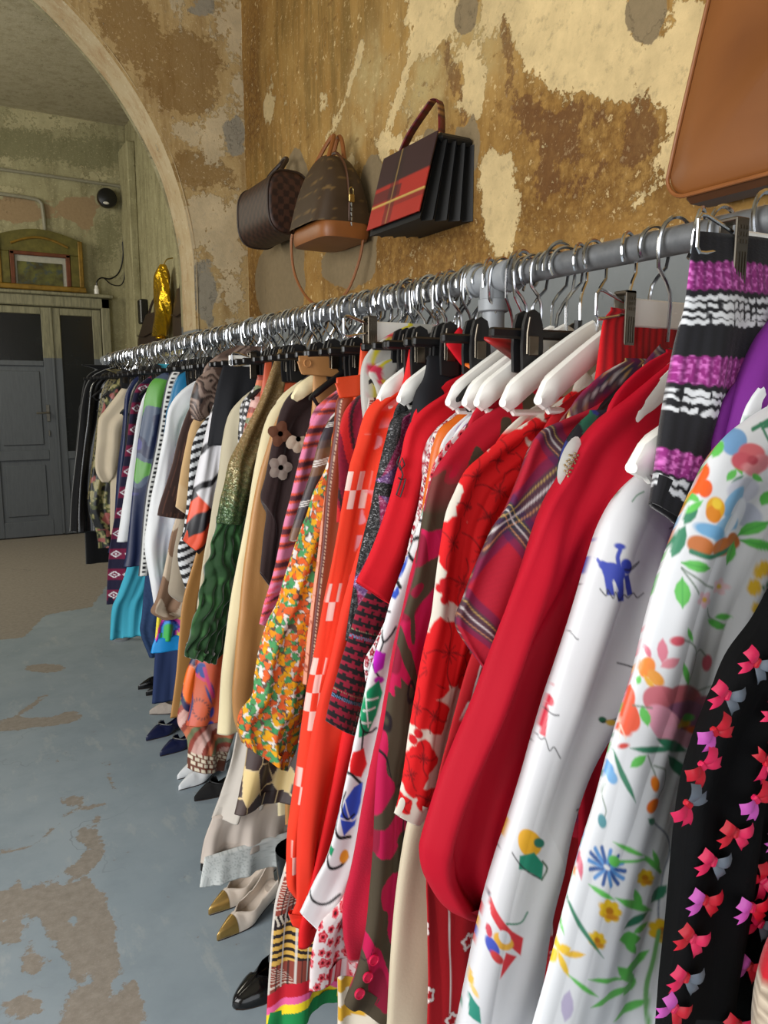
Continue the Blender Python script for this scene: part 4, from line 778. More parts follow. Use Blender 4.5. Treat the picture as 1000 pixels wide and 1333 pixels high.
  ('e',[0.6519,1.2689,0.0083,0.0001,0.0027,-0.0086],(56,72,178)),
  ('l',[0.6139,1.2738,0.6114,1.2757],(56,72,178),0.0021),
  ('l',[0.6485,1.2659,0.6606,1.2646,0.6724,1.2718,0.6581,1.2657],(30,30,40),0.0009),
  ('l',[0.6337,1.255,0.6392,1.2434],(235,235,240),0.0006),
  ('l',[0.6167,1.2454,0.6242,1.2386,0.6261,1.2451,0.6326,1.2359,0.6357,1.2422,0.6423,1.2329,0.6504,1.2378,0.658,1.2334,0.6662,1.2375,0.6729,1.2315,0.6813,1.2356],(30,30,40),0.0007),
  ('e',[0.5725,1.2274,0.0033,-0.0005,0.0002,-0.0033],(60,130,90)),
  ('l',[0.5639,1.2016,0.5751,1.1982,0.5843,1.1926,0.5877,1.1921],(30,30,40),0.0006),
  ('l',[0.6446,1.1622,0.6596,1.1569,0.6687,1.1509],(30,30,40),0.0008),
  ('l',[0.6579,1.3374,0.6647,1.3436,0.6741,1.3471],(60,130,90),0.0007),
  ('l',[0.5429,1.1127,0.5389,1.1302,0.5438,1.1417,0.548,1.1442],(206,52,72),0.003),
  ('e',[0.5476,1.1276,0.0066,-0.0014,0.0002,-0.0051],(206,52,72)),
  ('p',[0.5261,1.1287,0.5376,1.1346,0.5469,1.1194,0.5438,1.0914,0.5351,1.0926,0.5322,1.1108,0.5296,1.0947,0.522,1.0981],(206,52,72)),
  ('l',[0.5361,1.12,0.5537,1.1146,0.5625,1.1144],(30,30,40),0.0007),
  ('l',[0.5253,1.0957,0.5363,1.0881,0.5439,1.0897,0.551,1.0779,0.5574,1.0815,0.5658,1.0692],(30,30,40),0.0006),
  ('e',[0.5287,0.982,0.0167,-0.005,0.0006,-0.0142],(240,178,40)),
  ('e',[0.5419,0.9798,0.0068,-0.002,0.0002,-0.0054],(40,120,100)),
  ('p',[0.5161,0.9702,0.5357,0.9711,0.5474,0.956,0.5448,0.9389,0.5367,0.946,0.5254,0.9541,0.5155,0.9564],(34,140,112)),
  ('l',[0.5462,0.959,0.551,0.9504,0.5447,0.9399],(60,90,60),0.001),
  ('l',[0.5043,0.973,0.5254,0.9541,0.5424,0.9415],(30,30,40),0.0007),
  ('p',[0.4701,0.9316,0.484,0.9154,0.5081,0.8917,0.5216,0.8814,0.5178,0.8629,0.5043,0.877,0.4898,0.8957,0.4758,0.9096],(214,48,58)),
  ('e',[0.4956,0.8821,0.0142,-0.0053,0.0003,-0.009],(240,180,60)),
  ('e',[0.4799,0.8774,0.0103,-0.0088,-0.0046,-0.0051],(66,84,190)),
  ('e',[0.4976,0.8867,0.0087,-0.0032,0.0002,-0.0072],(224,226,232)),
  ('p',[0.5002,0.8696,0.5135,0.8627,0.5009,0.8495,0.4926,0.8411,0.4963,0.8576],(214,48,58)),
  ('e',[0.4742,0.8927,0.0053,-0.002,0.0002,-0.0062],(206,60,80)),
  ('l',[0.5003,0.9008,0.5187,0.8986,0.5271,0.9082],(50,130,100),0.001),
  ('l',[0.469,0.9337,0.4734,0.9218],(120,120,130),0.0014),
  ('e',[0.4876,0.8655,0.0102,-0.007,-0.002,-0.0042],(214,60,60)),
  ('e',[0.4468,0.8393,0.0072,-0.003,0.0002,-0.0071],(240,190,80)),
  ('p',[0.4472,0.8241,0.4639,0.8125,0.4664,0.7951,0.4476,0.8016],(40,140,120)),
  ('l',[0.4345,0.8514,0.4446,0.8508],(40,120,90),0.0014),
  ('e',[0.435,0.8248,0.003,-0.0013,0.0001,-0.0053],(210,60,70)),
  ('e',[0.4552,0.8278,0.0069,-0.005,-0.0013,-0.0028],(240,200,120)),
  ('l',[0.5884,1.0054,0.5994,0.997,0.6013,0.9847],(30,30,40),0.0012),
  ('e',[0.6231,1.1024,0.0049,-0.001,0.0002,-0.0036],(40,100,70)),
  ('l',[0.6232,1.0998,0.6388,1.1009,0.6447,1.1041],(30,30,40),0.0008),
  ('e',[0.633,1.0977,0.0061,-0.0013,0.0002,-0.0036],(220,180,60)),
  ('l',[0.7179,1.3034,0.7307,1.3058,0.7505,1.3059],(30,30,40),0.0008)],
 'bigpoppy': [
  ('p',[0.7566,1.3683,0.7624,1.3573,0.7508,1.3507,0.7409,1.3457,0.73,1.3437,0.7205,1.3396,0.7083,1.3337,0.6966,1.3398,0.687,1.3463,0.6845,1.3562,0.6791,1.3632,0.6698,1.3715,0.6714,1.3809,0.6753,1.39,0.6892,1.392,0.6982,1.3955,0.707,1.4014,0.7191,1.403,0.733,1.4031,0.7393,1.3921,0.745,1.3843,0.751,1.377],(226,22,28)),
  ('l',[0.7181,1.3732,0.7333,1.3811,0.7397,1.393],(120,14,20),0.0008),
  ('l',[0.7186,1.3664,0.73,1.3541,0.7462,1.3481],(120,14,20),0.0008),
  ('l',[0.7098,1.3666,0.6949,1.3588,0.6885,1.3472],(120,14,20),0.0008),
  ('l',[0.7093,1.3733,0.6982,1.3853,0.6828,1.3909],(120,14,20),0.0008),
  ('l',[0.7139,1.3699,0.718,1.3787],(120,14,20),0.0007),
  ('l',[0.7139,1.3699,0.7247,1.3742],(120,14,20),0.0007),
  ('l',[0.7139,1.3699,0.7263,1.3677],(120,14,20),0.0007),
  ('l',[0.7139,1.3699,0.7221,1.3622],(120,14,20),0.0007),
  ('l',[0.7139,1.3699,0.7141,1.3603],(120,14,20),0.0007),
  ('l',[0.7139,1.3699,0.706,1.363],(120,14,20),0.0007),
  ('l',[0.7139,1.3699,0.7017,1.3688],(120,14,20),0.0007),
  ('l',[0.7139,1.3699,0.7031,1.3752],(120,14,20),0.0007),
  ('l',[0.7139,1.3699,0.7096,1.3791],(120,14,20),0.0007),
  ('p',[0.7891,1.4006,0.7837,1.3964,0.7805,1.3926,0.7754,1.3898,0.7723,1.3842,0.7639,1.3831,0.7555,1.3849,0.7488,1.3876,0.7442,1.3913,0.735,1.3925,0.7306,1.3969,0.7292,1.4019,0.7332,1.4063,0.7397,1.409,0.7407,1.4138,0.7464,1.417,0.7536,1.4199,0.7622,1.4181,0.7681,1.4139,0.7753,1.4126,0.7809,1.4095,0.7893,1.406],(226,22,28)),
  ('l',[0.7604,1.399,0.7627,1.3916,0.7703,1.3862],(120,14,20),0.0009),
  ('l',[0.755,1.4005,0.7429,1.3996,0.7347,1.3954],(120,14,20),0.0009),
  ('l',[0.7573,1.4036,0.7549,1.411,0.7475,1.4162],(120,14,20),0.0009),
  ('l',[0.7626,1.4021,0.7749,1.4031,0.7834,1.4073],(120,14,20),0.0009),
  ('l',[0.7588,1.4013,0.7647,1.3976],(120,14,20),0.0007),
  ('l',[0.7588,1.4013,0.7595,1.3964],(120,14,20),0.0007),
  ('l',[0.7588,1.4013,0.7541,1.3974],(120,14,20),0.0007),
  ('l',[0.7588,1.4013,0.7509,1.4003],(120,14,20),0.0007),
  ('l',[0.7588,1.4013,0.7514,1.4037],(120,14,20),0.0007),
  ('l',[0.7588,1.4013,0.7554,1.4059],(120,14,20),0.0007),
  ('l',[0.7588,1.4013,0.761,1.406],(120,14,20),0.0007),
  ('l',[0.7588,1.4013,0.7656,1.4038],(120,14,20),0.0007),
  ('l',[0.7588,1.4013,0.767,1.4005],(120,14,20),0.0007),
  ('p',[0.7076,1.3375,0.7048,1.3274,0.6924,1.3216,0.6836,1.3162,0.6725,1.3138,0.6634,1.305,0.6492,1.305,0.6371,1.3113,0.6283,1.3188,0.625,1.3277,0.6123,1.3333,0.6078,1.3426,0.6089,1.3523,0.6178,1.3592,0.6311,1.3611,0.6371,1.3688,0.6483,1.3726,0.6619,1.3758,0.6748,1.3704,0.6808,1.3601,0.6906,1.3546,0.6965,1.3467],(226,22,28)),
  ('l',[0.6622,1.3406,0.6828,1.3388,0.6993,1.3442],(120,14,20),0.0008),
  ('l',[0.6566,1.3354,0.6559,1.321,0.6649,1.3088],(120,14,20),0.0008),
  ('l',[0.6489,1.3398,0.6289,1.3416,0.6133,1.3363],(120,14,20),0.0008),
  ('l',[0.6544,1.345,0.6551,1.3593,0.6463,1.3711],(120,14,20),0.0008),
  ('l',[0.6555,1.3402,0.6669,1.3446],(120,14,20),0.0007),
  ('l',[0.6555,1.3402,0.6689,1.338],(120,14,20),0.0007),
  ('l',[0.6555,1.3402,0.6646,1.3325],(120,14,20),0.0007),
  ('l',[0.6555,1.3402,0.656,1.3306],(120,14,20),0.0007),
  ('l',[0.6555,1.3402,0.6472,1.3332],(120,14,20),0.0007),
  ('l',[0.6555,1.3402,0.6424,1.3391],(120,14,20),0.0007),
  ('l',[0.6555,1.3402,0.6437,1.3455],(120,14,20),0.0007),
  ('l',[0.6555,1.3402,0.6506,1.3494],(120,14,20),0.0007),
  ('l',[0.6555,1.3402,0.6598,1.349],(120,14,20),0.0007),
  ('p',[0.7409,1.3136,0.7374,1.3039,0.7312,1.2959,0.7275,1.2856,0.7202,1.2743,0.705,1.2769,0.6922,1.2797,0.6827,1.2882,0.6713,1.2914,0.6572,1.2963,0.653,1.3078,0.6514,1.3191,0.6615,1.3274,0.6641,1.3363,0.667,1.3472,0.6767,1.3541,0.689,1.3587,0.702,1.3496,0.7127,1.346,0.7242,1.342,0.7362,1.3357,0.7475,1.3259],(226,22,28)),
  ('l',[0.6958,1.3109,0.6875,1.2962,0.6895,1.2806],(120,14,20),0.0008),
  ('l',[0.6909,1.3181,0.6731,1.3266,0.6557,1.3263],(120,14,20),0.0008),
  ('l',[0.6988,1.3217,0.7072,1.3365,0.7051,1.3519],(120,14,20),0.0008),
  ('l',[0.7038,1.3145,0.7222,1.3057,0.7406,1.3059],(120,14,20),0.0008),
  ('l',[0.6973,1.3163,0.6996,1.3049],(120,14,20),0.0007),
  ('l',[0.6973,1.3163,0.6906,1.3071],(120,14,20),0.0007),
  ('l',[0.6973,1.3163,0.6849,1.3136],(120,14,20),0.0007),
  ('l',[0.6973,1.3163,0.685,1.3213],(120,14,20),0.0007),
  ('l',[0.6973,1.3163,0.6909,1.3266],(120,14,20),0.0007),
  ('l',[0.6973,1.3163,0.6998,1.3272],(120,14,20),0.0007),
  ('l',[0.6973,1.3163,0.7076,1.3226],(120,14,20),0.0007),
  ('l',[0.6973,1.3163,0.7106,1.315],(120,14,20),0.0007),
  ('l',[0.6973,1.3163,0.7073,1.308],(120,14,20),0.0007),
  ('p',[0.6698,1.2963,0.6675,1.2908,0.6637,1.2863,0.6613,1.2804,0.6569,1.274,0.6476,1.2755,0.6397,1.2772,0.6338,1.2821,0.6268,1.2841,0.6181,1.287,0.6155,1.2937,0.6145,1.3003,0.6208,1.305,0.6226,1.3101,0.6244,1.3164,0.6305,1.3203,0.6382,1.3229,0.6461,1.3175,0.6527,1.3152,0.6598,1.3128,0.667,1.309,0.6739,1.3033],(226,22,28)),
  ('l',[0.6421,1.2951,0.637,1.2866,0.6383,1.2777],(120,14,20),0.0008),
  ('l',[0.6391,1.2993,0.628,1.3043,0.6172,1.3042],(120,14,20),0.0008),
  ('l',[0.644,1.3013,0.6491,1.3099,0.6478,1.3188],(120,14,20),0.0008),
  ('l',[0.647,1.2972,0.6583,1.2921,0.6696,1.2922],(120,14,20),0.0008),
  ('l',[0.6431,1.2982,0.6444,1.2917],(120,14,20),0.0007),
  ('l',[0.6431,1.2982,0.639,1.293],(120,14,20),0.0007),
  ('l',[0.6431,1.2982,0.6354,1.2967],(120,14,20),0.0007),
  ('l',[0.6431,1.2982,0.6355,1.3012],(120,14,20),0.0007),
  ('l',[0.6431,1.2982,0.6391,1.3042],(120,14,20),0.0007),
  ('l',[0.6431,1.2982,0.6446,1.3045],(120,14,20),0.0007),
  ('l',[0.6431,1.2982,0.6494,1.3018],(120,14,20),0.0007),
  ('l',[0.6431,1.2982,0.6512,1.2974],(120,14,20),0.0007),
  ('l',[0.6431,1.2982,0.6492,1.2934],(120,14,20),0.0007),
  ('p',[0.7023,1.2808,0.7033,1.2748,0.7049,1.2669,0.6964,1.2643,0.6888,1.263,0.6813,1.2639,0.6744,1.2636,0.6653,1.2617,0.659,1.2669,0.6541,1.2725,0.655,1.2792,0.6541,1.2845,0.6501,1.2911,0.653,1.2968,0.6573,1.3022,0.6667,1.3012,0.6736,1.3012,0.6806,1.3031,0.6886,1.3021,0.6978,1.3002,0.6996,1.2924,0.7008,1.2864],(226,22,28)),
  ('l',[0.6751,1.2856,0.6705,1.2948,0.6616,1.3007],(120,14,20),0.0008),
  ('l',[0.6808,1.2842,0.6921,1.2869,0.6987,1.2934],(120,14,20),0.0008),
  ('l',[0.6797,1.2799,0.6844,1.2705,0.6935,1.2644],(120,14,20),0.0008),
  ('l',[0.6741,1.2812,0.6629,1.2786,0.6564,1.2722],(120,14,20),0.0008),
  ('l',[0.6774,1.2827,0.6706,1.2868],(120,14,20),0.0007),
  ('l',[0.6774,1.2827,0.6751,1.289],(120,14,20),0.0007),
  ('l',[0.6774,1.2827,0.6806,1.2883],(120,14,20),0.0007),
  ('l',[0.6774,1.2827,0.6847,1.2849],(120,14,20),0.0007),
  ('l',[0.6774,1.2827,0.6853,1.2805],(120,14,20),0.0007),
  ('l',[0.6774,1.2827,0.6822,1.2771],(120,14,20),0.0007),
  ('l',[0.6774,1.2827,0.6769,1.2764],(120,14,20),0.0007),
  ('l',[0.6774,1.2827,0.6718,1.2786],(120,14,20),0.0007),
  ('l',[0.6774,1.2827,0.6694,1.2828],(120,14,20),0.0007),
  ('p',[0.6563,1.2452,0.6638,1.2316,0.6543,1.2228,0.6424,1.2185,0.6315,1.2159,0.6209,1.2147,0.6088,1.2071,0.5963,1.2131,0.5867,1.222,0.5829,1.2335,0.5811,1.2434,0.571,1.2533,0.5718,1.2645,0.5754,1.2754,0.5882,1.2789,0.5997,1.2794,0.6084,1.2865,0.6204,1.2872,0.6348,1.2878,0.643,1.2761,0.6465,1.2645,0.653,1.2556],(226,22,28)),
  ('l',[0.6176,1.254,0.629,1.2668,0.6304,1.2822],(120,14,20),0.0008),
  ('l',[0.6207,1.2461,0.6364,1.234,0.6543,1.2306],(120,14,20),0.0008),
  ('l',[0.6122,1.2442,0.6009,1.2316,0.5994,1.2162],(120,14,20),0.0008),
  ('l',[0.6091,1.2521,0.5938,1.2638,0.577,1.2669],(120,14,20),0.0008),
  ('l',[0.6149,1.2491,0.6153,1.2605],(120,14,20),0.0007),
  ('l',[0.6149,1.2491,0.6234,1.2567],(120,14,20),0.0007),
  ('l',[0.6149,1.2491,0.6276,1.2493],(120,14,20),0.0007),
  ('l',[0.6149,1.2491,0.6257,1.2418],(120,14,20),0.0007),
  ('l',[0.6149,1.2491,0.6188,1.2377],(120,14,20),0.0007),
  ('l',[0.6149,1.2491,0.61,1.2391],(120,14,20),0.0007),
  ('l',[0.6149,1.2491,0.6036,1.2451],(120,14,20),0.0007),
  ('l',[0.6149,1.2491,0.6025,1.2529],(120,14,20),0.0007),
  ('l',[0.6149,1.2491,0.6072,1.259],(120,14,20),0.0007),
  ('p',[0.7107,1.2265,0.7095,1.215,0.7036,1.2055,0.7028,1.1896,0.6908,1.1826,0.6754,1.186,0.6626,1.1902,0.6526,1.1989,0.6372,1.1993,0.6261,1.2091,0.6213,1.2224,0.6231,1.2354,0.6318,1.2445,0.6297,1.2577,0.6358,1.2685,0.6454,1.2777,0.6597,1.2771,0.6723,1.2674,0.6847,1.2668,0.6965,1.2607,0.7118,1.254,0.7171,1.2399],(226,22,28)),
  ('l',[0.663,1.2266,0.6463,1.2172,0.6389,1.2016],(120,14,20),0.0008),
  ('l',[0.6627,1.236,0.6507,1.2535,0.6338,1.2623],(120,14,20),0.0008),
  ('l',[0.6724,1.2351,0.6895,1.2448,0.697,1.2606],(120,14,20),0.0008),
  ('l',[0.6728,1.2257,0.6851,1.2078,0.703,1.1981],(120,14,20),0.0008),
  ('l',[0.6677,1.2309,0.663,1.219],(120,14,20),0.0007),
  ('l',[0.6677,1.2309,0.6558,1.2258],(120,14,20),0.0007),
  ('l',[0.6677,1.2309,0.6542,1.2349],(120,14,20),0.0007),
  ('l',[0.6677,1.2309,0.6589,1.2421],(120,14,20),0.0007),
  ('l',[0.6677,1.2309,0.6678,1.2441],(120,14,20),0.0007),
  ('l',[0.6677,1.2309,0.6767,1.2398],(120,14,20),0.0007),
  ('l',[0.6677,1.2309,0.6814,1.2313],(120,14,20),0.0007),
  ('l',[0.6677,1.2309,0.6797,1.2226],(120,14,20),0.0007),
  ('l',[0.6677,1.2309,0.6723,1.2177],(120,14,20),0.0007),
  ('p',[0.681,1.1848,0.6768,1.1756,0.6704,1.1682,0.666,1.1589,0.6589,1.1479,0.6434,1.1512,0.6303,1.1549,0.6206,1.1637,0.6094,1.1681,0.5948,1.1735,0.5905,1.1849,0.5887,1.1961,0.599,1.2036,0.6026,1.2116,0.6054,1.2222,0.6154,1.2282,0.6279,1.2323,0.6411,1.2229,0.6519,1.218,0.6637,1.2136,0.6755,1.2065,0.6876,1.1965],(226,22,28)),
  ('l',[0.6348,1.185,0.6274,1.1706,0.6305,1.1553],(120,14,20),0.0008),
  ('l',[0.6293,1.1921,0.6106,1.2006,0.5931,1.2004],(120,14,20),0.0008),
  ('l',[0.6371,1.1956,0.6445,1.21,0.6413,1.2252],(120,14,20),0.0008),
  ('l',[0.6426,1.1885,0.6619,1.1797,0.6806,1.1798],(120,14,20),0.0008),
  ('l',[0.6359,1.1903,0.639,1.1791],(120,14,20),0.0007),
  ('l',[0.6359,1.1903,0.6298,1.1814],(120,14,20),0.0007),
  ('l',[0.6359,1.1903,0.6235,1.1877],(120,14,20),0.0007),
  ('l',[0.6359,1.1903,0.6231,1.1953],(120,14,20),0.0007),
  ('l',[0.6359,1.1903,0.6287,1.2005],(120,14,20),0.0007),
  ('l',[0.6359,1.1903,0.6377,1.201],(120,14,20),0.0007),
  ('l',[0.6359,1.1903,0.6459,1.1964],(120,14,20),0.0007),
  ('l',[0.6359,1.1903,0.6495,1.1889],(120,14,20),0.0007),
  ('l',[0.6359,1.1903,0.6466,1.1821],(120,14,20),0.0007),
  ('p',[0.7105,1.249,0.7091,1.2436,0.7095,1.2369,0.7069,1.23,0.6974,1.2301,0.6896,1.2301,0.6824,1.2334,0.6748,1.2332,0.6656,1.2347,0.6612,1.2411,0.6584,1.2475,0.6625,1.2533,0.6612,1.259,0.6608,1.2657,0.6654,1.2707,0.6721,1.2741,0.6813,1.2703,0.6882,1.2702,0.6957,1.2694,0.7041,1.2672,0.7118,1.2625,0.71,1.2548],(226,22,28)),
  ('l',[0.6811,1.2518,0.6692,1.2551,0.6588,1.2534],(120,14,20),0.0008),
  ('l',[0.6853,1.2545,0.6879,1.2637,0.6843,1.2724],(120,14,20),0.0008),
  ('l',[0.6893,1.2508,0.7015,1.2474,0.7123,1.2491],(120,14,20),0.0008),
  ('l',[0.6852,1.248,0.6825,1.2388,0.6862,1.23],(120,14,20),0.0008),
  ('l',[0.6852,1.2513,0.6776,1.2497],(120,14,20),0.0007),
  ('l',[0.6852,1.2513,0.6775,1.2541],(120,14,20),0.0007),
  ('l',[0.6852,1.2513,0.6809,1.2572],(120,14,20),0.0007),
  ('l',[0.6852,1.2513,0.6864,1.2575],(120,14,20),0.0007),
  ('l',[0.6852,1.2513,0.6914,1.2549],(120,14,20),0.0007),
  ('l',[0.6852,1.2513,0.6934,1.2506],(120,14,20),0.0007),
  ('l',[0.6852,1.2513,0.6916,1.2465],(120,14,20),0.0007),
  ('l',[0.6852,1.2513,0.6868,1.2447],(120,14,20),0.0007),
  ('l',[0.6852,1.2513,0.6813,1.246],(120,14,20),0.0007),
  ('p',[0.6122,1.0736,0.6115,1.0598,0.615,1.04,0.6043,1.0314,0.5915,1.0306,0.5801,1.0322,0.5698,1.0364,0.5563,1.0315,0.5458,1.0427,0.5388,1.0573,0.5386,1.0733,0.541,1.0863,0.5348,1.1022,0.5383,1.1162,0.5444,1.1292,0.5574,1.1295,0.569,1.1243,0.5793,1.1288,0.5908,1.1251,0.605,1.121,0.6102,1.1038,0.6095,1.0874],(226,22,28)),
  ('l',[0.5696,1.0862,0.5579,1.1062,0.5426,1.1158],(120,14,20),0.0008),
  ('l',[0.5781,1.0858,0.5923,1.0982,0.5976,1.1174],(120,14,20),0.0008),
  ('l',[0.5791,1.0746,0.5911,1.054,0.6073,1.0436],(120,14,20),0.0008),
  ('l',[0.5705,1.075,0.5565,1.0628,0.5512,1.0438],(120,14,20),0.0008),
  ('l',[0.5743,1.0804,0.5626,1.0869],(120,14,20),0.0006),
  ('l',[0.5743,1.0804,0.5675,1.0946],(120,14,20),0.0006),
  ('l',[0.5743,1.0804,0.5755,1.0956],(120,14,20),0.0006),
  ('l',[0.5743,1.0804,0.5831,1.0895],(120,14,20),0.0006),
  ('l',[0.5743,1.0804,0.5865,1.0791],(120,14,20),0.0006),
  ('l',[0.5743,1.0804,0.5842,1.0692],(120,14,20),0.0006),
  ('l',[0.5743,1.0804,0.5772,1.0646],(120,14,20),0.0006),
  ('l',[0.5743,1.0804,0.5689,1.0675],(120,14,20),0.0006),
  ('l',[0.5743,1.0804,0.5632,1.0764],(120,14,20),0.0006),
  ('p',[0.6577,1.0862,0.6553,1.0733,0.6554,1.0576,0.6515,1.0406,0.6347,1.0416,0.621,1.0424,0.6085,1.0511,0.5956,1.0521,0.5796,1.0559,0.5721,1.0713,0.5672,1.0866,0.5742,1.1003,0.5729,1.1133,0.572,1.1293,0.5799,1.1406,0.5911,1.1488,0.6069,1.1394,0.6188,1.1379,0.6319,1.136,0.6462,1.1299,0.6602,1.1187,0.6573,1.1003],(226,22,28)),
  ('l',[0.6065,1.0946,0.5857,1.102,0.5684,1.0974],(120,14,20),0.0008),
  ('l',[0.6132,1.1014,0.6165,1.1236,0.6092,1.1441],(120,14,20),0.0008),
  ('l',[0.6207,1.0926,0.6422,1.085,0.6607,1.0896],(120,14,20),0.0008),
  ('l',[0.6139,1.0858,0.6106,1.0634,0.618,1.0422],(120,14,20),0.0008),
  ('l',[0.6136,1.0936,0.6008,1.0894],(120,14,20),0.0007),
  ('l',[0.6136,1.0936,0.5999,1.1],(120,14,20),0.0007),
  ('l',[0.6136,1.0936,0.6054,1.1077],(120,14,20),0.0007),
  ('l',[0.6136,1.0936,0.6147,1.1087],(120,14,20),0.0007),
  ('l',[0.6136,1.0936,0.6236,1.1027],(120,14,20),0.0007),
  ('l',[0.6136,1.0936,0.6278,1.0923],(120,14,20),0.0007),
  ('l',[0.6136,1.0936,0.6252,1.0825],(120,14,20),0.0007),
  ('l',[0.6136,1.0936,0.6172,1.078],(120,14,20),0.0007),
  ('l',[0.6136,1.0936,0.6075,1.0808],(120,14,20),0.0007),
  ('p',[0.5778,1.0161,0.5765,1.0089,0.5771,0.9995,0.5743,0.9908,0.5659,0.9916,0.5591,0.992,0.5529,0.9969,0.5459,0.9965,0.5381,0.9995,0.5343,1.0084,0.5321,1.0172,0.5357,1.0249,0.5342,1.0328,0.5343,1.0417,0.5383,1.0483,0.5444,1.0521,0.5524,1.0464,0.5584,1.0463,0.5651,1.0447,0.5726,1.0413,0.5789,1.0342,0.5772,1.024],(226,22,28)),
  ('l',[0.552,1.0219,0.5417,1.028,0.5323,1.0272],(120,14,20),0.0007),
  ('l',[0.5559,1.025,0.5591,1.037,0.5566,1.049],(120,14,20),0.0008),
  ('l',[0.5592,1.0195,0.5697,1.0133,0.5794,1.0141],(120,14,20),0.0008),
  ('l',[0.5552,1.0164,0.5521,1.0045,0.5545,0.9923],(120,14,20),0.0008),
  ('l',[0.5556,1.0207,0.5487,1.0196],(120,14,20),0.0006),
  ('l',[0.5556,1.0207,0.5489,1.0256],(120,14,20),0.0006),
  ('l',[0.5556,1.0207,0.5523,1.0292],(120,14,20),0.0006),
  ('l',[0.5556,1.0207,0.5572,1.0289],(120,14,20),0.0006),
  ('l',[0.5556,1.0207,0.5613,1.0247],(120,14,20),0.0006),
  ('l',[0.5556,1.0207,0.5628,1.0187],(120,14,20),0.0006),
  ('l',[0.5556,1.0207,0.5608,1.0135],(120,14,20),0.0006),
  ('l',[0.5556,1.0207,0.5564,1.0118],(120,14,20),0.0006),
  ('l',[0.5556,1.0207,0.5516,1.0143],(120,14,20),0.0006),
  ('p',[0.6131,1.003,0.6115,0.9963,0.6078,0.9913,0.6061,0.9836,0.6012,0.9771,0.5924,0.9803,0.585,0.9831,0.5795,0.9898,0.5722,0.9923,0.5643,0.9974,0.562,1.0058,0.5614,1.0139,0.5675,1.0189,0.5683,1.0255,0.5705,1.0327,0.5763,1.037,0.5838,1.0385,0.5912,1.0308,0.5977,1.0281,0.6042,1.0241,0.6116,1.0189,0.6173,1.0109],(226,22,28)),
  ('l',[0.5868,1.0048,0.5805,0.9962,0.5803,0.9853],(120,14,20),0.0008),
  ('l',[0.5846,1.0105,0.5749,1.0191,0.5645,1.0217],(120,14,20),0.0008),
  ('l',[0.5896,1.0116,0.5959,1.0203,0.5962,1.0311],(120,14,20),0.0008),
  ('l',[0.5919,1.006,0.6018,0.9972,0.6126,0.9945],(120,14,20),0.0008),
  ('l',[0.5882,1.0082,0.5885,1.0002],(120,14,20),0.0007),
  ('l',[0.5882,1.0082,0.5834,1.0031],(120,14,20),0.0007),
  ('l',[0.5882,1.0082,0.5807,1.0084],(120,14,20),0.0007),
  ('l',[0.5882,1.0082,0.5814,1.0136],(120,14,20),0.0007),
  ('l',[0.5882,1.0082,0.5854,1.0163],(120,14,20),0.0007),
  ('l',[0.5882,1.0082,0.5907,1.0152],(120,14,20),0.0007),
  ('l',[0.5882,1.0082,0.5949,1.0109],(120,14,20),0.0007),
  ('l',[0.5882,1.0082,0.5959,1.0052],(120,14,20),0.0007),
  ('l',[0.5882,1.0082,0.5933,1.001],(120,14,20),0.0007),
  ('p',[0.577,0.9192,0.5711,0.9127,0.5679,0.9063,0.5626,0.9027,0.5594,0.8936,0.5518,0.8918,0.5437,0.8973,0.5371,0.9033,0.5333,0.9116,0.525,0.9159,0.5201,0.9245,0.5192,0.934,0.5222,0.9416,0.5293,0.9446,0.5307,0.9527,0.5359,0.9577,0.5429,0.9613,0.551,0.9577,0.5565,0.948,0.5631,0.9439,0.5683,0.937,0.5759,0.9291],(226,22,28)),
  ('l',[0.5493,0.9224,0.5532,0.9084,0.5616,0.8982],(120,14,20),0.0008),
  ('l',[0.5439,0.9254,0.5328,0.9238,0.5261,0.9162],(120,14,20),0.0008),
  ('l',[0.5453,0.9312,0.5414,0.945,0.5332,0.9548],(120,14,20),0.0008),
  ('l',[0.5507,0.9282,0.5619,0.9298,0.5688,0.9376],(120,14,20),0.0008),
  ('l',[0.5473,0.9268,0.5536,0.9197],(120,14,20),0.0006),
  ('l',[0.5473,0.9268,0.5491,0.9175],(120,14,20),0.0006),
  ('l',[0.5473,0.9268,0.5438,0.9196],(120,14,20),0.0006),
  ('l',[0.5473,0.9268,0.5401,0.9251],(120,14,20),0.0006),
  ('l',[0.5473,0.9268,0.5398,0.9313],(120,14,20),0.0006),
  ('l',[0.5473,0.9268,0.543,0.9354],(120,14,20),0.0006),
  ('l',[0.5473,0.9268,0.5482,0.9355],(120,14,20),0.0006),
  ('l',[0.5473,0.9268,0.553,0.9314],(120,14,20),0.0006),
  ('l',[0.5473,0.9268,0.5552,0.9251],(120,14,20),0.0006),
  ('p',[0.5976,0.943,0.5956,0.9354,0.5891,0.9318,0.5843,0.9282,0.5783,0.9271,0.5733,0.9207,0.5655,0.9223,0.5589,0.9283,0.5542,0.9352,0.5523,0.9425,0.545,0.9483,0.5428,0.9563,0.5434,0.964,0.5486,0.9686,0.5558,0.9691,0.5591,0.9749,0.5653,0.9767,0.5729,0.978,0.5797,0.9721,0.5831,0.9635,0.5884,0.9582,0.5916,0.9514],(226,22,28)),
  ('l',[0.5728,0.9494,0.584,0.9454,0.5932,0.9477],(120,14,20),0.0008),
  ('l',[0.5695,0.946,0.5685,0.9346,0.5728,0.9239],(120,14,20),0.0008),
  ('l',[0.5655,0.9504,0.5545,0.9543,0.5456,0.9521],(120,14,20),0.0008),
  ('l',[0.5688,0.9538,0.5699,0.9651,0.5655,0.9756],(120,14,20),0.0008),
  ('l',[0.5692,0.9499,0.5756,0.952],(120,14,20),0.0007),
  ('l',[0.5692,0.9499,0.5764,0.9465],(120,14,20),0.0007),
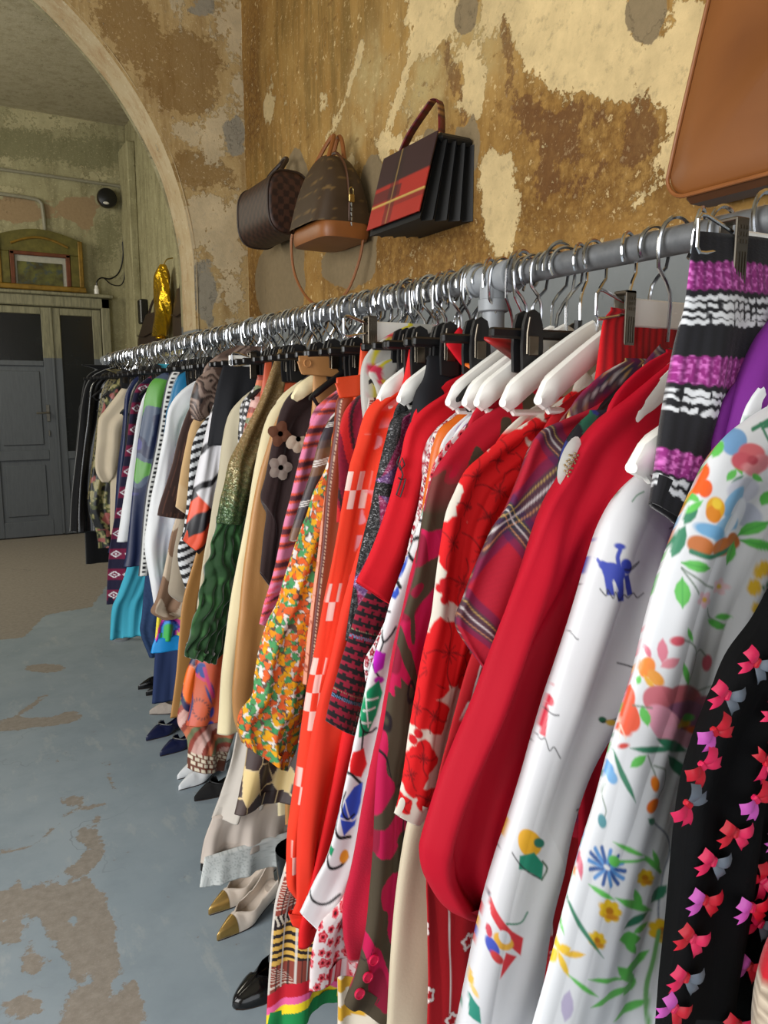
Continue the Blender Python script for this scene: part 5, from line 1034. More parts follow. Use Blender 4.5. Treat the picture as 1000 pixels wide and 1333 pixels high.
  ('l',[0.5692,0.9499,0.5738,0.9427],(120,14,20),0.0007),
  ('l',[0.5692,0.9499,0.569,0.9422],(120,14,20),0.0007),
  ('l',[0.5692,0.9499,0.5643,0.9454],(120,14,20),0.0007),
  ('l',[0.5692,0.9499,0.5619,0.9506],(120,14,20),0.0007),
  ('l',[0.5692,0.9499,0.5629,0.9555],(120,14,20),0.0007),
  ('l',[0.5692,0.9499,0.5669,0.9578],(120,14,20),0.0007),
  ('l',[0.5692,0.9499,0.5719,0.9563],(120,14,20),0.0007),
  ('p',[0.548,0.8806,0.5475,0.8771,0.5459,0.8741,0.5455,0.8688,0.5408,0.8683,0.5357,0.8699,0.5314,0.8723,0.5278,0.8751,0.5221,0.8761,0.5188,0.8803,0.517,0.8849,0.5184,0.8889,0.5207,0.8916,0.5198,0.8963,0.5224,0.8991,0.5258,0.9016,0.5311,0.8995,0.5353,0.8962,0.5397,0.8954,0.5438,0.8926,0.5491,0.8894,0.5497,0.8845],(226,22,28)),
  ('l',[0.5314,0.8841,0.5247,0.8836,0.5208,0.8801],(120,14,20),0.0007),
  ('l',[0.5321,0.8869,0.5295,0.8936,0.5243,0.8986],(120,14,20),0.0007),
  ('l',[0.5354,0.8853,0.5422,0.8858,0.5462,0.8894],(120,14,20),0.0008),
  ('l',[0.5347,0.8825,0.5374,0.8757,0.5427,0.8706],(120,14,20),0.0008),
  ('l',[0.5334,0.8847,0.5307,0.8819],(120,14,20),0.0006),
  ('l',[0.5334,0.8847,0.5288,0.8848],(120,14,20),0.0006),
  ('l',[0.5334,0.8847,0.529,0.8877],(120,14,20),0.0006),
  ('l',[0.5334,0.8847,0.5313,0.8891],(120,14,20),0.0006),
  ('l',[0.5334,0.8847,0.5346,0.8885],(120,14,20),0.0006),
  ('l',[0.5334,0.8847,0.5373,0.8861],(120,14,20),0.0006),
  ('l',[0.5334,0.8847,0.5382,0.883],(120,14,20),0.0006),
  ('l',[0.5334,0.8847,0.5368,0.8807],(120,14,20),0.0006),
  ('l',[0.5334,0.8847,0.5338,0.8803],(120,14,20),0.0006),
  ('p',[0.5977,0.8786,0.5965,0.8738,0.5981,0.8664,0.5938,0.8623,0.5861,0.8637,0.5797,0.8648,0.5739,0.8684,0.5667,0.868,0.56,0.8721,0.5562,0.8785,0.555,0.8847,0.5578,0.8895,0.555,0.8958,0.5561,0.9014,0.5597,0.9057,0.5663,0.9063,0.5735,0.9019,0.5793,0.9022,0.5856,0.8999,0.5933,0.8971,0.5978,0.8907,0.5964,0.8841],(226,22,28)),
  ('l',[0.5733,0.8864,0.5647,0.8938,0.5555,0.8966],(120,14,20),0.0008),
  ('l',[0.5777,0.8869,0.5834,0.8929,0.5837,0.901],(120,14,20),0.0008),
  ('l',[0.5796,0.8824,0.5884,0.8749,0.5979,0.8719],(120,14,20),0.0008),
  ('l',[0.5752,0.882,0.5695,0.876,0.5692,0.8679],(120,14,20),0.0008),
  ('l',[0.5764,0.8844,0.5696,0.8862],(120,14,20),0.0007),
  ('l',[0.5764,0.8844,0.5711,0.8897],(120,14,20),0.0007),
  ('l',[0.5764,0.8844,0.5752,0.8907],(120,14,20),0.0007),
  ('l',[0.5764,0.8844,0.5798,0.8887],(120,14,20),0.0007),
  ('l',[0.5764,0.8844,0.5829,0.8847],(120,14,20),0.0007),
  ('l',[0.5764,0.8844,0.5829,0.8806],(120,14,20),0.0007),
  ('l',[0.5764,0.8844,0.5799,0.8782],(120,14,20),0.0007),
  ('l',[0.5764,0.8844,0.5753,0.8788],(120,14,20),0.0007),
  ('l',[0.5764,0.8844,0.5712,0.882],(120,14,20),0.0007),
  ('p',[0.7187,1.3588,0.7156,1.3546,0.7129,1.3508,0.7097,1.3473,0.7071,1.3415,0.6999,1.3416,0.6934,1.3431,0.6884,1.3465,0.684,1.3492,0.6764,1.3507,0.6738,1.3556,0.6726,1.3607,0.6769,1.3649,0.6804,1.3681,0.6813,1.3732,0.6861,1.3762,0.6919,1.379,0.6985,1.3758,0.7035,1.3727,0.7092,1.3713,0.7141,1.3682,0.7206,1.3644],(226,22,28)),
  ('l',[0.6964,1.3572,0.6955,1.3497,0.6994,1.3432],(120,14,20),0.0008),
  ('l',[0.6928,1.3597,0.6831,1.361,0.6752,1.3585],(120,14,20),0.0008),
  ('l',[0.6957,1.3623,0.6966,1.3698,0.6927,1.3762],(120,14,20),0.0008),
  ('l',[0.6993,1.3598,0.7091,1.3586,0.7173,1.3611],(120,14,20),0.0008),
  ('l',[0.696,1.3598,0.6992,1.3552],(120,14,20),0.0007),
  ('l',[0.696,1.3598,0.6948,1.3549],(120,14,20),0.0007),
  ('l',[0.696,1.3598,0.691,1.3569],(120,14,20),0.0007),
  ('l',[0.696,1.3598,0.6895,1.3603],(120,14,20),0.0007),
  ('l',[0.696,1.3598,0.6911,1.3634],(120,14,20),0.0007),
  ('l',[0.696,1.3598,0.6951,1.3648],(120,14,20),0.0007),
  ('l',[0.696,1.3598,0.6994,1.3639],(120,14,20),0.0007),
  ('l',[0.696,1.3598,0.7022,1.361],(120,14,20),0.0007),
  ('l',[0.696,1.3598,0.7021,1.3575],(120,14,20),0.0007),
  ('p',[0.7682,1.3456,0.7716,1.3383,0.7712,1.33,0.7606,1.3276,0.7525,1.3253,0.7436,1.3264,0.7354,1.3235,0.725,1.3227,0.7179,1.3288,0.7125,1.335,0.7141,1.3425,0.7098,1.3483,0.7066,1.3557,0.7099,1.3623,0.7159,1.3677,0.7271,1.3663,0.7342,1.3687,0.7426,1.3704,0.7525,1.3702,0.7623,1.367,0.7634,1.358,0.7668,1.352],(226,22,28)),
  ('l',[0.7377,1.3505,0.7366,1.3614,0.7291,1.3698],(120,14,20),0.0008),
  ('l',[0.7436,1.3477,0.7581,1.3476,0.7688,1.3527],(120,14,20),0.0009),
  ('l',[0.7403,1.3434,0.7415,1.3325,0.7491,1.3238],(120,14,20),0.0009),
  ('l',[0.7345,1.3463,0.7203,1.3464,0.71,1.3414],(120,14,20),0.0008),
  ('l',[0.739,1.347,0.7331,1.353],(120,14,20),0.0007),
  ('l',[0.739,1.347,0.7393,1.3542],(120,14,20),0.0007),
  ('l',[0.739,1.347,0.7453,1.352],(120,14,20),0.0007),
  ('l',[0.739,1.347,0.7485,1.3474],(120,14,20),0.0007),
  ('l',[0.739,1.347,0.7472,1.3426],(120,14,20),0.0007),
  ('l',[0.739,1.347,0.742,1.3399],(120,14,20),0.0007),
  ('l',[0.739,1.347,0.7355,1.3405],(120,14,20),0.0007),
  ('l',[0.739,1.347,0.7307,1.3442],(120,14,20),0.0007),
  ('l',[0.739,1.347,0.7298,1.3491],(120,14,20),0.0007),
  ('p',[0.7786,1.2886,0.7798,1.2809,0.7717,1.2768,0.7662,1.2729,0.759,1.2718,0.7534,1.2667,0.7449,1.2647,0.7373,1.2696,0.7312,1.2747,0.7297,1.2818,0.7233,1.2863,0.7187,1.2929,0.7196,1.2998,0.7235,1.3057,0.7328,1.3065,0.7372,1.3109,0.7436,1.3142,0.7518,1.3158,0.7605,1.3137,0.7641,1.3054,0.7693,1.3008,0.7729,1.2951],(226,22,28)),
  ('l',[0.7521,1.292,0.7642,1.2938,0.772,1.3001],(120,14,20),0.0009),
  ('l',[0.7503,1.2875,0.7538,1.2771,0.7622,1.2697],(120,14,20),0.0009),
  ('l',[0.7447,1.2895,0.7328,1.2878,0.7253,1.2816],(120,14,20),0.0009),
  ('l',[0.7465,1.294,0.7431,1.3044,0.7348,1.3115],(120,14,20),0.0009),
  ('l',[0.7484,1.2908,0.7537,1.2956],(120,14,20),0.0007),
  ('l',[0.7484,1.2908,0.7566,1.2912],(120,14,20),0.0007),
  ('l',[0.7484,1.2908,0.7556,1.2866],(120,14,20),0.0007),
  ('l',[0.7484,1.2908,0.7513,1.284],(120,14,20),0.0007),
  ('l',[0.7484,1.2908,0.7456,1.2845],(120,14,20),0.0007),
  ('l',[0.7484,1.2908,0.7413,1.288],(120,14,20),0.0007),
  ('l',[0.7484,1.2908,0.7403,1.2928],(120,14,20),0.0007),
  ('l',[0.7484,1.2908,0.7431,1.2966],(120,14,20),0.0007),
  ('l',[0.7484,1.2908,0.7485,1.2977],(120,14,20),0.0007),
  ('p',[0.747,1.1941,0.7415,1.1863,0.7375,1.1794,0.7321,1.1736,0.7282,1.1627,0.7172,1.163,0.707,1.1668,0.6991,1.1734,0.6927,1.1798,0.681,1.1832,0.6765,1.1926,0.6746,1.2024,0.6806,1.21,0.6869,1.2152,0.6881,1.2248,0.6954,1.2301,0.7043,1.235,0.7147,1.2291,0.7222,1.2219,0.7312,1.2188,0.7386,1.2122,0.7491,1.2046],(226,22,28)),
  ('l',[0.712,1.1934,0.7121,1.1789,0.7195,1.1666],(120,14,20),0.0008),
  ('l',[0.7059,1.1979,0.6908,1.1999,0.6793,1.1948],(120,14,20),0.0008),
  ('l',[0.7098,1.2031,0.7097,1.2174,0.7024,1.2294],(120,14,20),0.0008),
  ('l',[0.7159,1.1985,0.7313,1.1965,0.7433,1.2018],(120,14,20),0.0008),
  ('l',[0.7109,1.1982,0.7167,1.1896],(120,14,20),0.0007),
  ('l',[0.7109,1.1982,0.71,1.1888],(120,14,20),0.0007),
  ('l',[0.7109,1.1982,0.7037,1.1925],(120,14,20),0.0007),
  ('l',[0.7109,1.1982,0.7008,1.1989],(120,14,20),0.0007),
  ('l',[0.7109,1.1982,0.7027,1.2049],(120,14,20),0.0007),
  ('l',[0.7109,1.1982,0.7084,1.2078],(120,14,20),0.0007),
  ('l',[0.7109,1.1982,0.7153,1.2062],(120,14,20),0.0007),
  ('l',[0.7109,1.1982,0.7202,1.2009],(120,14,20),0.0007),
  ('l',[0.7109,1.1982,0.7207,1.1942],(120,14,20),0.0007),
  ('p',[0.717,1.1345,0.715,1.1252,0.7067,1.1204,0.7007,1.1158,0.6932,1.114,0.687,1.1062,0.6772,1.107,0.6688,1.1134,0.6627,1.1209,0.6602,1.1293,0.6513,1.1353,0.6481,1.1443,0.6488,1.1533,0.655,1.1593,0.6642,1.1604,0.6682,1.1674,0.676,1.1703,0.6854,1.1726,0.6942,1.1667,0.6985,1.1568,0.7052,1.1512,0.7093,1.1436],(226,22,28)),
  ('l',[0.6858,1.1395,0.7,1.1366,0.7113,1.1407],(120,14,20),0.0008),
  ('l',[0.682,1.135,0.6814,1.1216,0.6876,1.1097],(120,14,20),0.0008),
  ('l',[0.6767,1.1396,0.6628,1.1425,0.652,1.1384],(120,14,20),0.0008),
  ('l',[0.6805,1.1441,0.6811,1.1574,0.675,1.169],(120,14,20),0.0008),
  ('l',[0.6812,1.1395,0.6891,1.143],(120,14,20),0.0007),
  ('l',[0.6812,1.1395,0.6905,1.1367],(120,14,20),0.0007),
  ('l',[0.6812,1.1395,0.6875,1.1318],(120,14,20),0.0007),
  ('l',[0.6812,1.1395,0.6815,1.1305],(120,14,20),0.0007),
  ('l',[0.6812,1.1395,0.6755,1.1335],(120,14,20),0.0007),
  ('l',[0.6812,1.1395,0.6722,1.1393],(120,14,20),0.0007),
  ('l',[0.6812,1.1395,0.6731,1.1452],(120,14,20),0.0007),
  ('l',[0.6812,1.1395,0.6779,1.1484],(120,14,20),0.0007),
  ('l',[0.6812,1.1395,0.6842,1.1475],(120,14,20),0.0007),
  ('p',[0.6846,1.0467,0.6847,1.0375,0.6771,1.0334,0.672,1.0291,0.6653,1.0282,0.66,1.0218,0.6518,1.0211,0.6447,1.0276,0.6391,1.0344,0.6376,1.043,0.6308,1.0489,0.6271,1.0573,0.6279,1.0657,0.6322,1.0721,0.6408,1.0723,0.6446,1.0779,0.6509,1.081,0.6588,1.0825,0.6668,1.0783,0.6702,1.0682,0.6754,1.0625,0.6788,1.0552],(226,22,28)),
  ('l',[0.659,1.0528,0.6708,1.0524,0.6792,1.0581],(120,14,20),0.0008),
  ('l',[0.6567,1.0479,0.6586,1.0349,0.6656,1.0245],(120,14,20),0.0008),
  ('l',[0.6517,1.0514,0.64,1.0519,0.632,1.0462],(120,14,20),0.0008),
  ('l',[0.654,1.0564,0.6521,1.0692,0.6452,1.0793],(120,14,20),0.0008),
  ('l',[0.6553,1.0521,0.6611,1.0567],(120,14,20),0.0007),
  ('l',[0.6553,1.0521,0.6632,1.051],(120,14,20),0.0007),
  ('l',[0.6553,1.0521,0.6617,1.0457],(120,14,20),0.0007),
  ('l',[0.6553,1.0521,0.6571,1.0435],(120,14,20),0.0007),
  ('l',[0.6553,1.0521,0.6518,1.0454],(120,14,20),0.0007),
  ('l',[0.6553,1.0521,0.6481,1.0504],(120,14,20),0.0007),
  ('l',[0.6553,1.0521,0.6479,1.0562],(120,14,20),0.0007),
  ('l',[0.6553,1.0521,0.6511,1.0601],(120,14,20),0.0007),
  ('l',[0.6553,1.0521,0.6564,1.0603],(120,14,20),0.0007),
  ('p',[0.817,1.4169,0.8205,1.4114,0.8188,1.406,0.8111,1.4041,0.8052,1.4021,0.7988,1.4025,0.7926,1.3994,0.785,1.3995,0.7798,1.4037,0.7761,1.4082,0.777,1.4135,0.7725,1.4175,0.771,1.4227,0.7732,1.4277,0.7784,1.4312,0.7865,1.4305,0.7915,1.4331,0.7979,1.4342,0.8054,1.4346,0.812,1.4316,0.8128,1.4254,0.816,1.4214],(226,22,28)),
  ('l',[0.795,1.4198,0.7964,1.4275,0.7925,1.434],(120,14,20),0.0009),
  ('l',[0.7988,1.4172,0.8095,1.4158,0.8184,1.4184],(120,14,20),0.0009),
  ('l',[0.7955,1.4146,0.7942,1.4069,0.7981,1.4002],(120,14,20),0.0009),
  ('l',[0.7918,1.4171,0.7813,1.4185,0.7726,1.416],(120,14,20),0.0009),
  ('l',[0.7953,1.4172,0.7921,1.4219],(120,14,20),0.0007),
  ('l',[0.7953,1.4172,0.7969,1.4222],(120,14,20),0.0007),
  ('l',[0.7953,1.4172,0.801,1.4201],(120,14,20),0.0007),
  ('l',[0.7953,1.4172,0.8024,1.4166],(120,14,20),0.0007),
  ('l',[0.7953,1.4172,0.8004,1.4134],(120,14,20),0.0007),
  ('l',[0.7953,1.4172,0.7961,1.412],(120,14,20),0.0007),
  ('l',[0.7953,1.4172,0.7914,1.413],(120,14,20),0.0007),
  ('l',[0.7953,1.4172,0.7885,1.416],(120,14,20),0.0007),
  ('l',[0.7953,1.4172,0.7888,1.4195],(120,14,20),0.0007),
  ('p',[0.8421,1.4447,0.8416,1.4411,0.84,1.4376,0.8398,1.4324,0.8339,1.431,0.8279,1.4311,0.8226,1.4323,0.8181,1.4338,0.8112,1.4332,0.8074,1.4366,0.805,1.4406,0.8068,1.4448,0.8089,1.448,0.8076,1.4524,0.8107,1.4558,0.8147,1.4591,0.8211,1.4582,0.8262,1.4565,0.8315,1.4568,0.8366,1.4553,0.8431,1.4535,0.8436,1.4488],(226,22,28)),
  ('l',[0.822,1.4438,0.8137,1.4421,0.8086,1.4379],(120,14,20),0.0009),
  ('l',[0.8231,1.4466,0.8204,1.4526,0.8144,1.4564],(120,14,20),0.0009),
  ('l',[0.827,1.4457,0.8353,1.4474,0.8405,1.4516],(120,14,20),0.0009),
  ('l',[0.8259,1.4429,0.8286,1.4368,0.8347,1.4329],(120,14,20),0.0009),
  ('l',[0.8245,1.4447,0.821,1.4415],(120,14,20),0.0008),
  ('l',[0.8245,1.4447,0.8189,1.444],(120,14,20),0.0008),
  ('l',[0.8245,1.4447,0.8194,1.4468],(120,14,20),0.0008),
  ('l',[0.8245,1.4447,0.8223,1.4486],(120,14,20),0.0008),
  ('l',[0.8245,1.4447,0.8263,1.4486],(120,14,20),0.0008),
  ('l',[0.8245,1.4447,0.8294,1.4468],(120,14,20),0.0008),
  ('l',[0.8245,1.4447,0.8302,1.444],(120,14,20),0.0008),
  ('l',[0.8245,1.4447,0.8283,1.4415],(120,14,20),0.0008),
  ('l',[0.8245,1.4447,0.8247,1.4405],(120,14,20),0.0008),
  ('e',[0.5962,1.1951,0.0091,-0.0011,0.0001,-0.0065],(206,18,30)),
  ('e',[0.6042,1.1833,0.0092,-0.0012,0.0001,-0.0065],(206,18,30)),
  ('e',[0.5885,1.1875,0.0091,-0.0011,0.0001,-0.0065],(206,18,30)),
  ('e',[0.5991,1.1709,0.0092,-0.0012,0.0001,-0.0066],(206,18,30)),
  ('e',[0.5597,0.9862,0.0091,-0.0021,0.0001,-0.0068],(206,18,30)),
  ('e',[0.5495,0.9772,0.009,-0.0021,0.0,-0.0068],(206,18,30)),
  ('p',[0.5989,1.1861,0.5998,1.1795,0.6019,1.1731,0.6052,1.1668,0.6098,1.1607,0.6089,1.1674,0.6068,1.1739,0.6034,1.1802],(206,18,30))],
 'abstract': [
  ('l',[0.7187,1.367,0.7457,1.3782,0.7669,1.3959,0.7788,1.42],(18,18,22),0.0034),
  ('l',[0.8015,1.4503,0.8219,1.4626,0.828,1.4749],(18,18,22),0.0036),
  ('p',[0.801,1.4685,0.8728,1.5063,0.8933,1.4968,0.8412,1.4688],(236,168,40)),
  ('p',[0.8277,1.4834,0.8731,1.4989,0.8818,1.4891,0.8572,1.4788],(100,150,190)),
  ('e',[0.7604,1.4106,0.0136,-0.0063,-0.006,-0.0083],(150,30,160)),
  ('e',[0.7332,1.3967,0.0094,-0.0064,-0.0095,-0.009],(150,30,160)),
  ('p',[0.6546,1.3516,0.6816,1.3801,0.6893,1.3502,0.6681,1.3034,0.6509,1.2926],(238,150,20)),
  ('l',[0.6494,1.3046,0.6608,1.3075,0.6696,1.2974],(18,18,22),0.0019),
  ('e',[0.6567,1.2862,0.0087,-0.0006,0.0001,-0.006],(236,170,40)),
  ('p',[0.6368,1.2817,0.6511,1.2759,0.644,1.2644,0.6326,1.2677],(40,150,110)),
  ('l',[0.6284,1.2656,0.6398,1.2576,0.6556,1.2587],(18,18,22),0.0025),
  ('l',[0.6457,1.233,0.6301,1.2296,0.6202,1.2186,0.6217,1.2064,0.6346,1.1954],(18,18,22),0.0032),
  ('p',[0.6105,1.2028,0.6217,1.2052,0.6162,1.1853,0.6078,1.1718,0.5994,1.1691,0.6036,1.1891],(48,84,190)),
  ('l',[0.6063,1.1948,0.5994,1.1752,0.6079,1.1584],(18,18,22),0.0016),
  ('p',[0.5884,1.1464,0.6051,1.16,0.6079,1.1475,0.6009,1.1387,0.5898,1.1414],(48,84,190)),
  ('l',[0.5981,1.1657,0.6093,1.1571],(18,18,22),0.0031),
  ('l',[0.5815,1.1196,0.5912,1.1194],(18,18,22),0.0016),
  ('l',[0.5732,1.0941,0.5815,1.0732,0.5969,1.0831,0.6053,1.0941],(18,18,22),0.0022),
  ('l',[0.5815,1.0732,0.5746,1.0572,0.5608,1.04,0.5774,1.0172],(18,18,22),0.0019),
  ('p',[0.5636,1.0615,0.5885,1.0548,0.5857,1.0306,0.5663,1.0242,0.5594,1.0476],(192,30,190)),
  ('e',[0.5774,1.0123,0.0112,-0.0021,0.0,-0.0062],(190,30,180)),
  ('p',[0.5552,1.0017,0.5774,1.0123,0.5858,0.9894,0.5745,0.954,0.5578,0.9262,0.5357,0.925,0.536,0.9685,0.5442,0.9915],(12,150,98)),
  ('l',[0.5497,0.9842,0.5774,0.9823],(235,245,240),0.0015),
  ('l',[0.5441,0.9668,0.5718,0.9672],(235,245,240),0.0015),
  ('l',[0.5413,0.9487,0.5634,0.9439],(235,245,240),0.0015),
  ('l',[0.547,0.9971,0.5578,0.9388],(235,245,240),0.0015),
  ('l',[0.5359,0.9561,0.5467,0.935,0.5633,0.9275,0.5731,0.9329],(18,18,22),0.0018),
  ('l',[0.5467,0.935,0.5438,0.898],(18,18,22),0.0022),
  ('p',[0.5247,0.9026,0.5494,0.9055,0.5548,0.8762,0.5437,0.8561,0.5191,0.8701,0.5165,0.8883],(226,24,30)),
  ('l',[0.5083,0.8691,0.5245,0.8662,0.5422,0.8475],(18,18,22),0.0024),
  ('p',[0.5298,0.8445,0.5464,0.8477,0.5407,0.8159,0.5295,0.7804,0.5102,0.7681,0.4996,0.802,0.5106,0.8268],(50,80,196)),
  ('l',[0.5106,0.8243,0.524,0.7898,0.5379,0.7986],(235,238,245),0.0012),
  ('l',[0.5023,0.7987,0.524,0.7898],(235,238,245),0.0012),
  ('l',[0.5107,0.8395,0.5025,0.8164,0.5158,0.7947,0.5296,0.7984],(18,18,22),0.0018),
  ('l',[0.4944,0.8111,0.4887,0.7861,0.4993,0.7689,0.5211,0.7635],(18,18,22),0.0027),
  ('p',[0.4778,0.7576,0.4911,0.7509,0.4856,0.7398,0.4776,0.7449],(20,150,100)),
  ('l',[0.4777,0.7551,0.4749,0.7393,0.4854,0.7218,0.5043,0.7208,0.5154,0.7328],(18,18,22),0.0024),
  ('e',[0.5099,0.7346,0.0064,-0.0043,-0.0043,-0.0096],(226,150,40)),
  ('l',[0.4401,0.6959,0.4555,0.6777,0.4767,0.6676,0.4985,0.6796],(18,18,22),0.0019)],
 'scarfprint': [
  ('e',[0.5392,0.7673,0.0141,0.0092,0.0061,-0.0089],(40,70,140)),
  ('e',[0.5468,0.7558,0.0098,-0.0036,-0.0033,-0.0154],(40,70,140)),
  ('e',[0.5269,0.7574,0.0073,-0.0041,-0.0052,-0.0124],(40,70,140)),
  ('l',[0.5564,0.6572,0.5612,0.653],(40,34,50),0.0015),
  ('l',[0.5549,0.6501,0.5582,0.6447],(40,34,50),0.0015),
  ('l',[0.551,0.6444,0.5525,0.6384],(40,34,50),0.0015),
  ('l',[0.5452,0.6408,0.5447,0.6349],(40,34,50),0.0015),
  ('l',[0.5382,0.6397,0.5358,0.6347],(40,34,50),0.0015),
  ('l',[0.5309,0.6412,0.5269,0.6378],(40,34,50),0.0015),
  ('l',[0.5242,0.6453,0.519,0.6437],(40,34,50),0.0015),
  ('l',[0.5188,0.6512,0.5132,0.6517],(40,34,50),0.0015),
  ('l',[0.5155,0.6585,0.51,0.6609],(40,34,50),0.0015),
  ('l',[0.5145,0.666,0.5099,0.6702],(40,34,50),0.0015),
  ('l',[0.516,0.6731,0.5128,0.6784],(40,34,50),0.0015),
  ('l',[0.5199,0.6787,0.5184,0.6847],(40,34,50),0.0015),
  ('l',[0.5256,0.6824,0.5261,0.6881],(40,34,50),0.0015),
  ('l',[0.5325,0.6835,0.5349,0.6885],(40,34,50),0.0015),
  ('l',[0.5397,0.682,0.5438,0.6855],(40,34,50),0.0015),
  ('l',[0.5465,0.6781,0.5517,0.6797],(40,34,50),0.0015),
  ('l',[0.5519,0.6721,0.5577,0.6717],(40,34,50),0.0015),
  ('l',[0.5554,0.6649,0.561,0.6624],(40,34,50),0.0015),
  ('p',[0.5497,0.7246,0.5514,0.7103,0.555,0.6963,0.5606,0.6827,0.568,0.6693,0.5663,0.6838,0.5626,0.6978,0.5571,0.7114],(40,60,120)),
  ('p',[0.5661,0.7317,0.5666,0.7206,0.5685,0.7097,0.5719,0.699,0.5769,0.6883,0.5764,0.6994,0.5744,0.7104,0.571,0.7211],(40,60,120)),
  ('e',[0.5673,0.6487,0.006,-0.0023,-0.003,-0.0137],(36,60,150)),
  ('e',[0.5293,0.605,0.008,-0.0018,-0.0003,-0.0082],(36,60,150)),
  ('e',[0.5495,0.6046,0.0081,-0.0018,-0.0002,-0.0062],(36,60,150)),
  ('e',[0.5639,0.6077,0.0102,-0.0023,-0.0006,-0.0187],(36,60,150)),
  ('e',[0.5749,0.5695,0.0103,-0.0024,-0.0003,-0.0105],(36,60,150)),
  ('l',[0.5511,0.7652,0.5617,0.7222,0.5728,0.6891],(190,50,110),0.0045),
  ('l',[0.5206,0.7504,0.55,0.7347],(200,60,110),0.0035),
  ('p',[0.5226,0.7501,0.505,0.7027,0.498,0.7244,0.5108,0.7523],(246,116,30)),
  ('l',[0.5015,0.7136,0.5121,0.6809,0.5003,0.6321],(40,44,96),0.0035)],
}
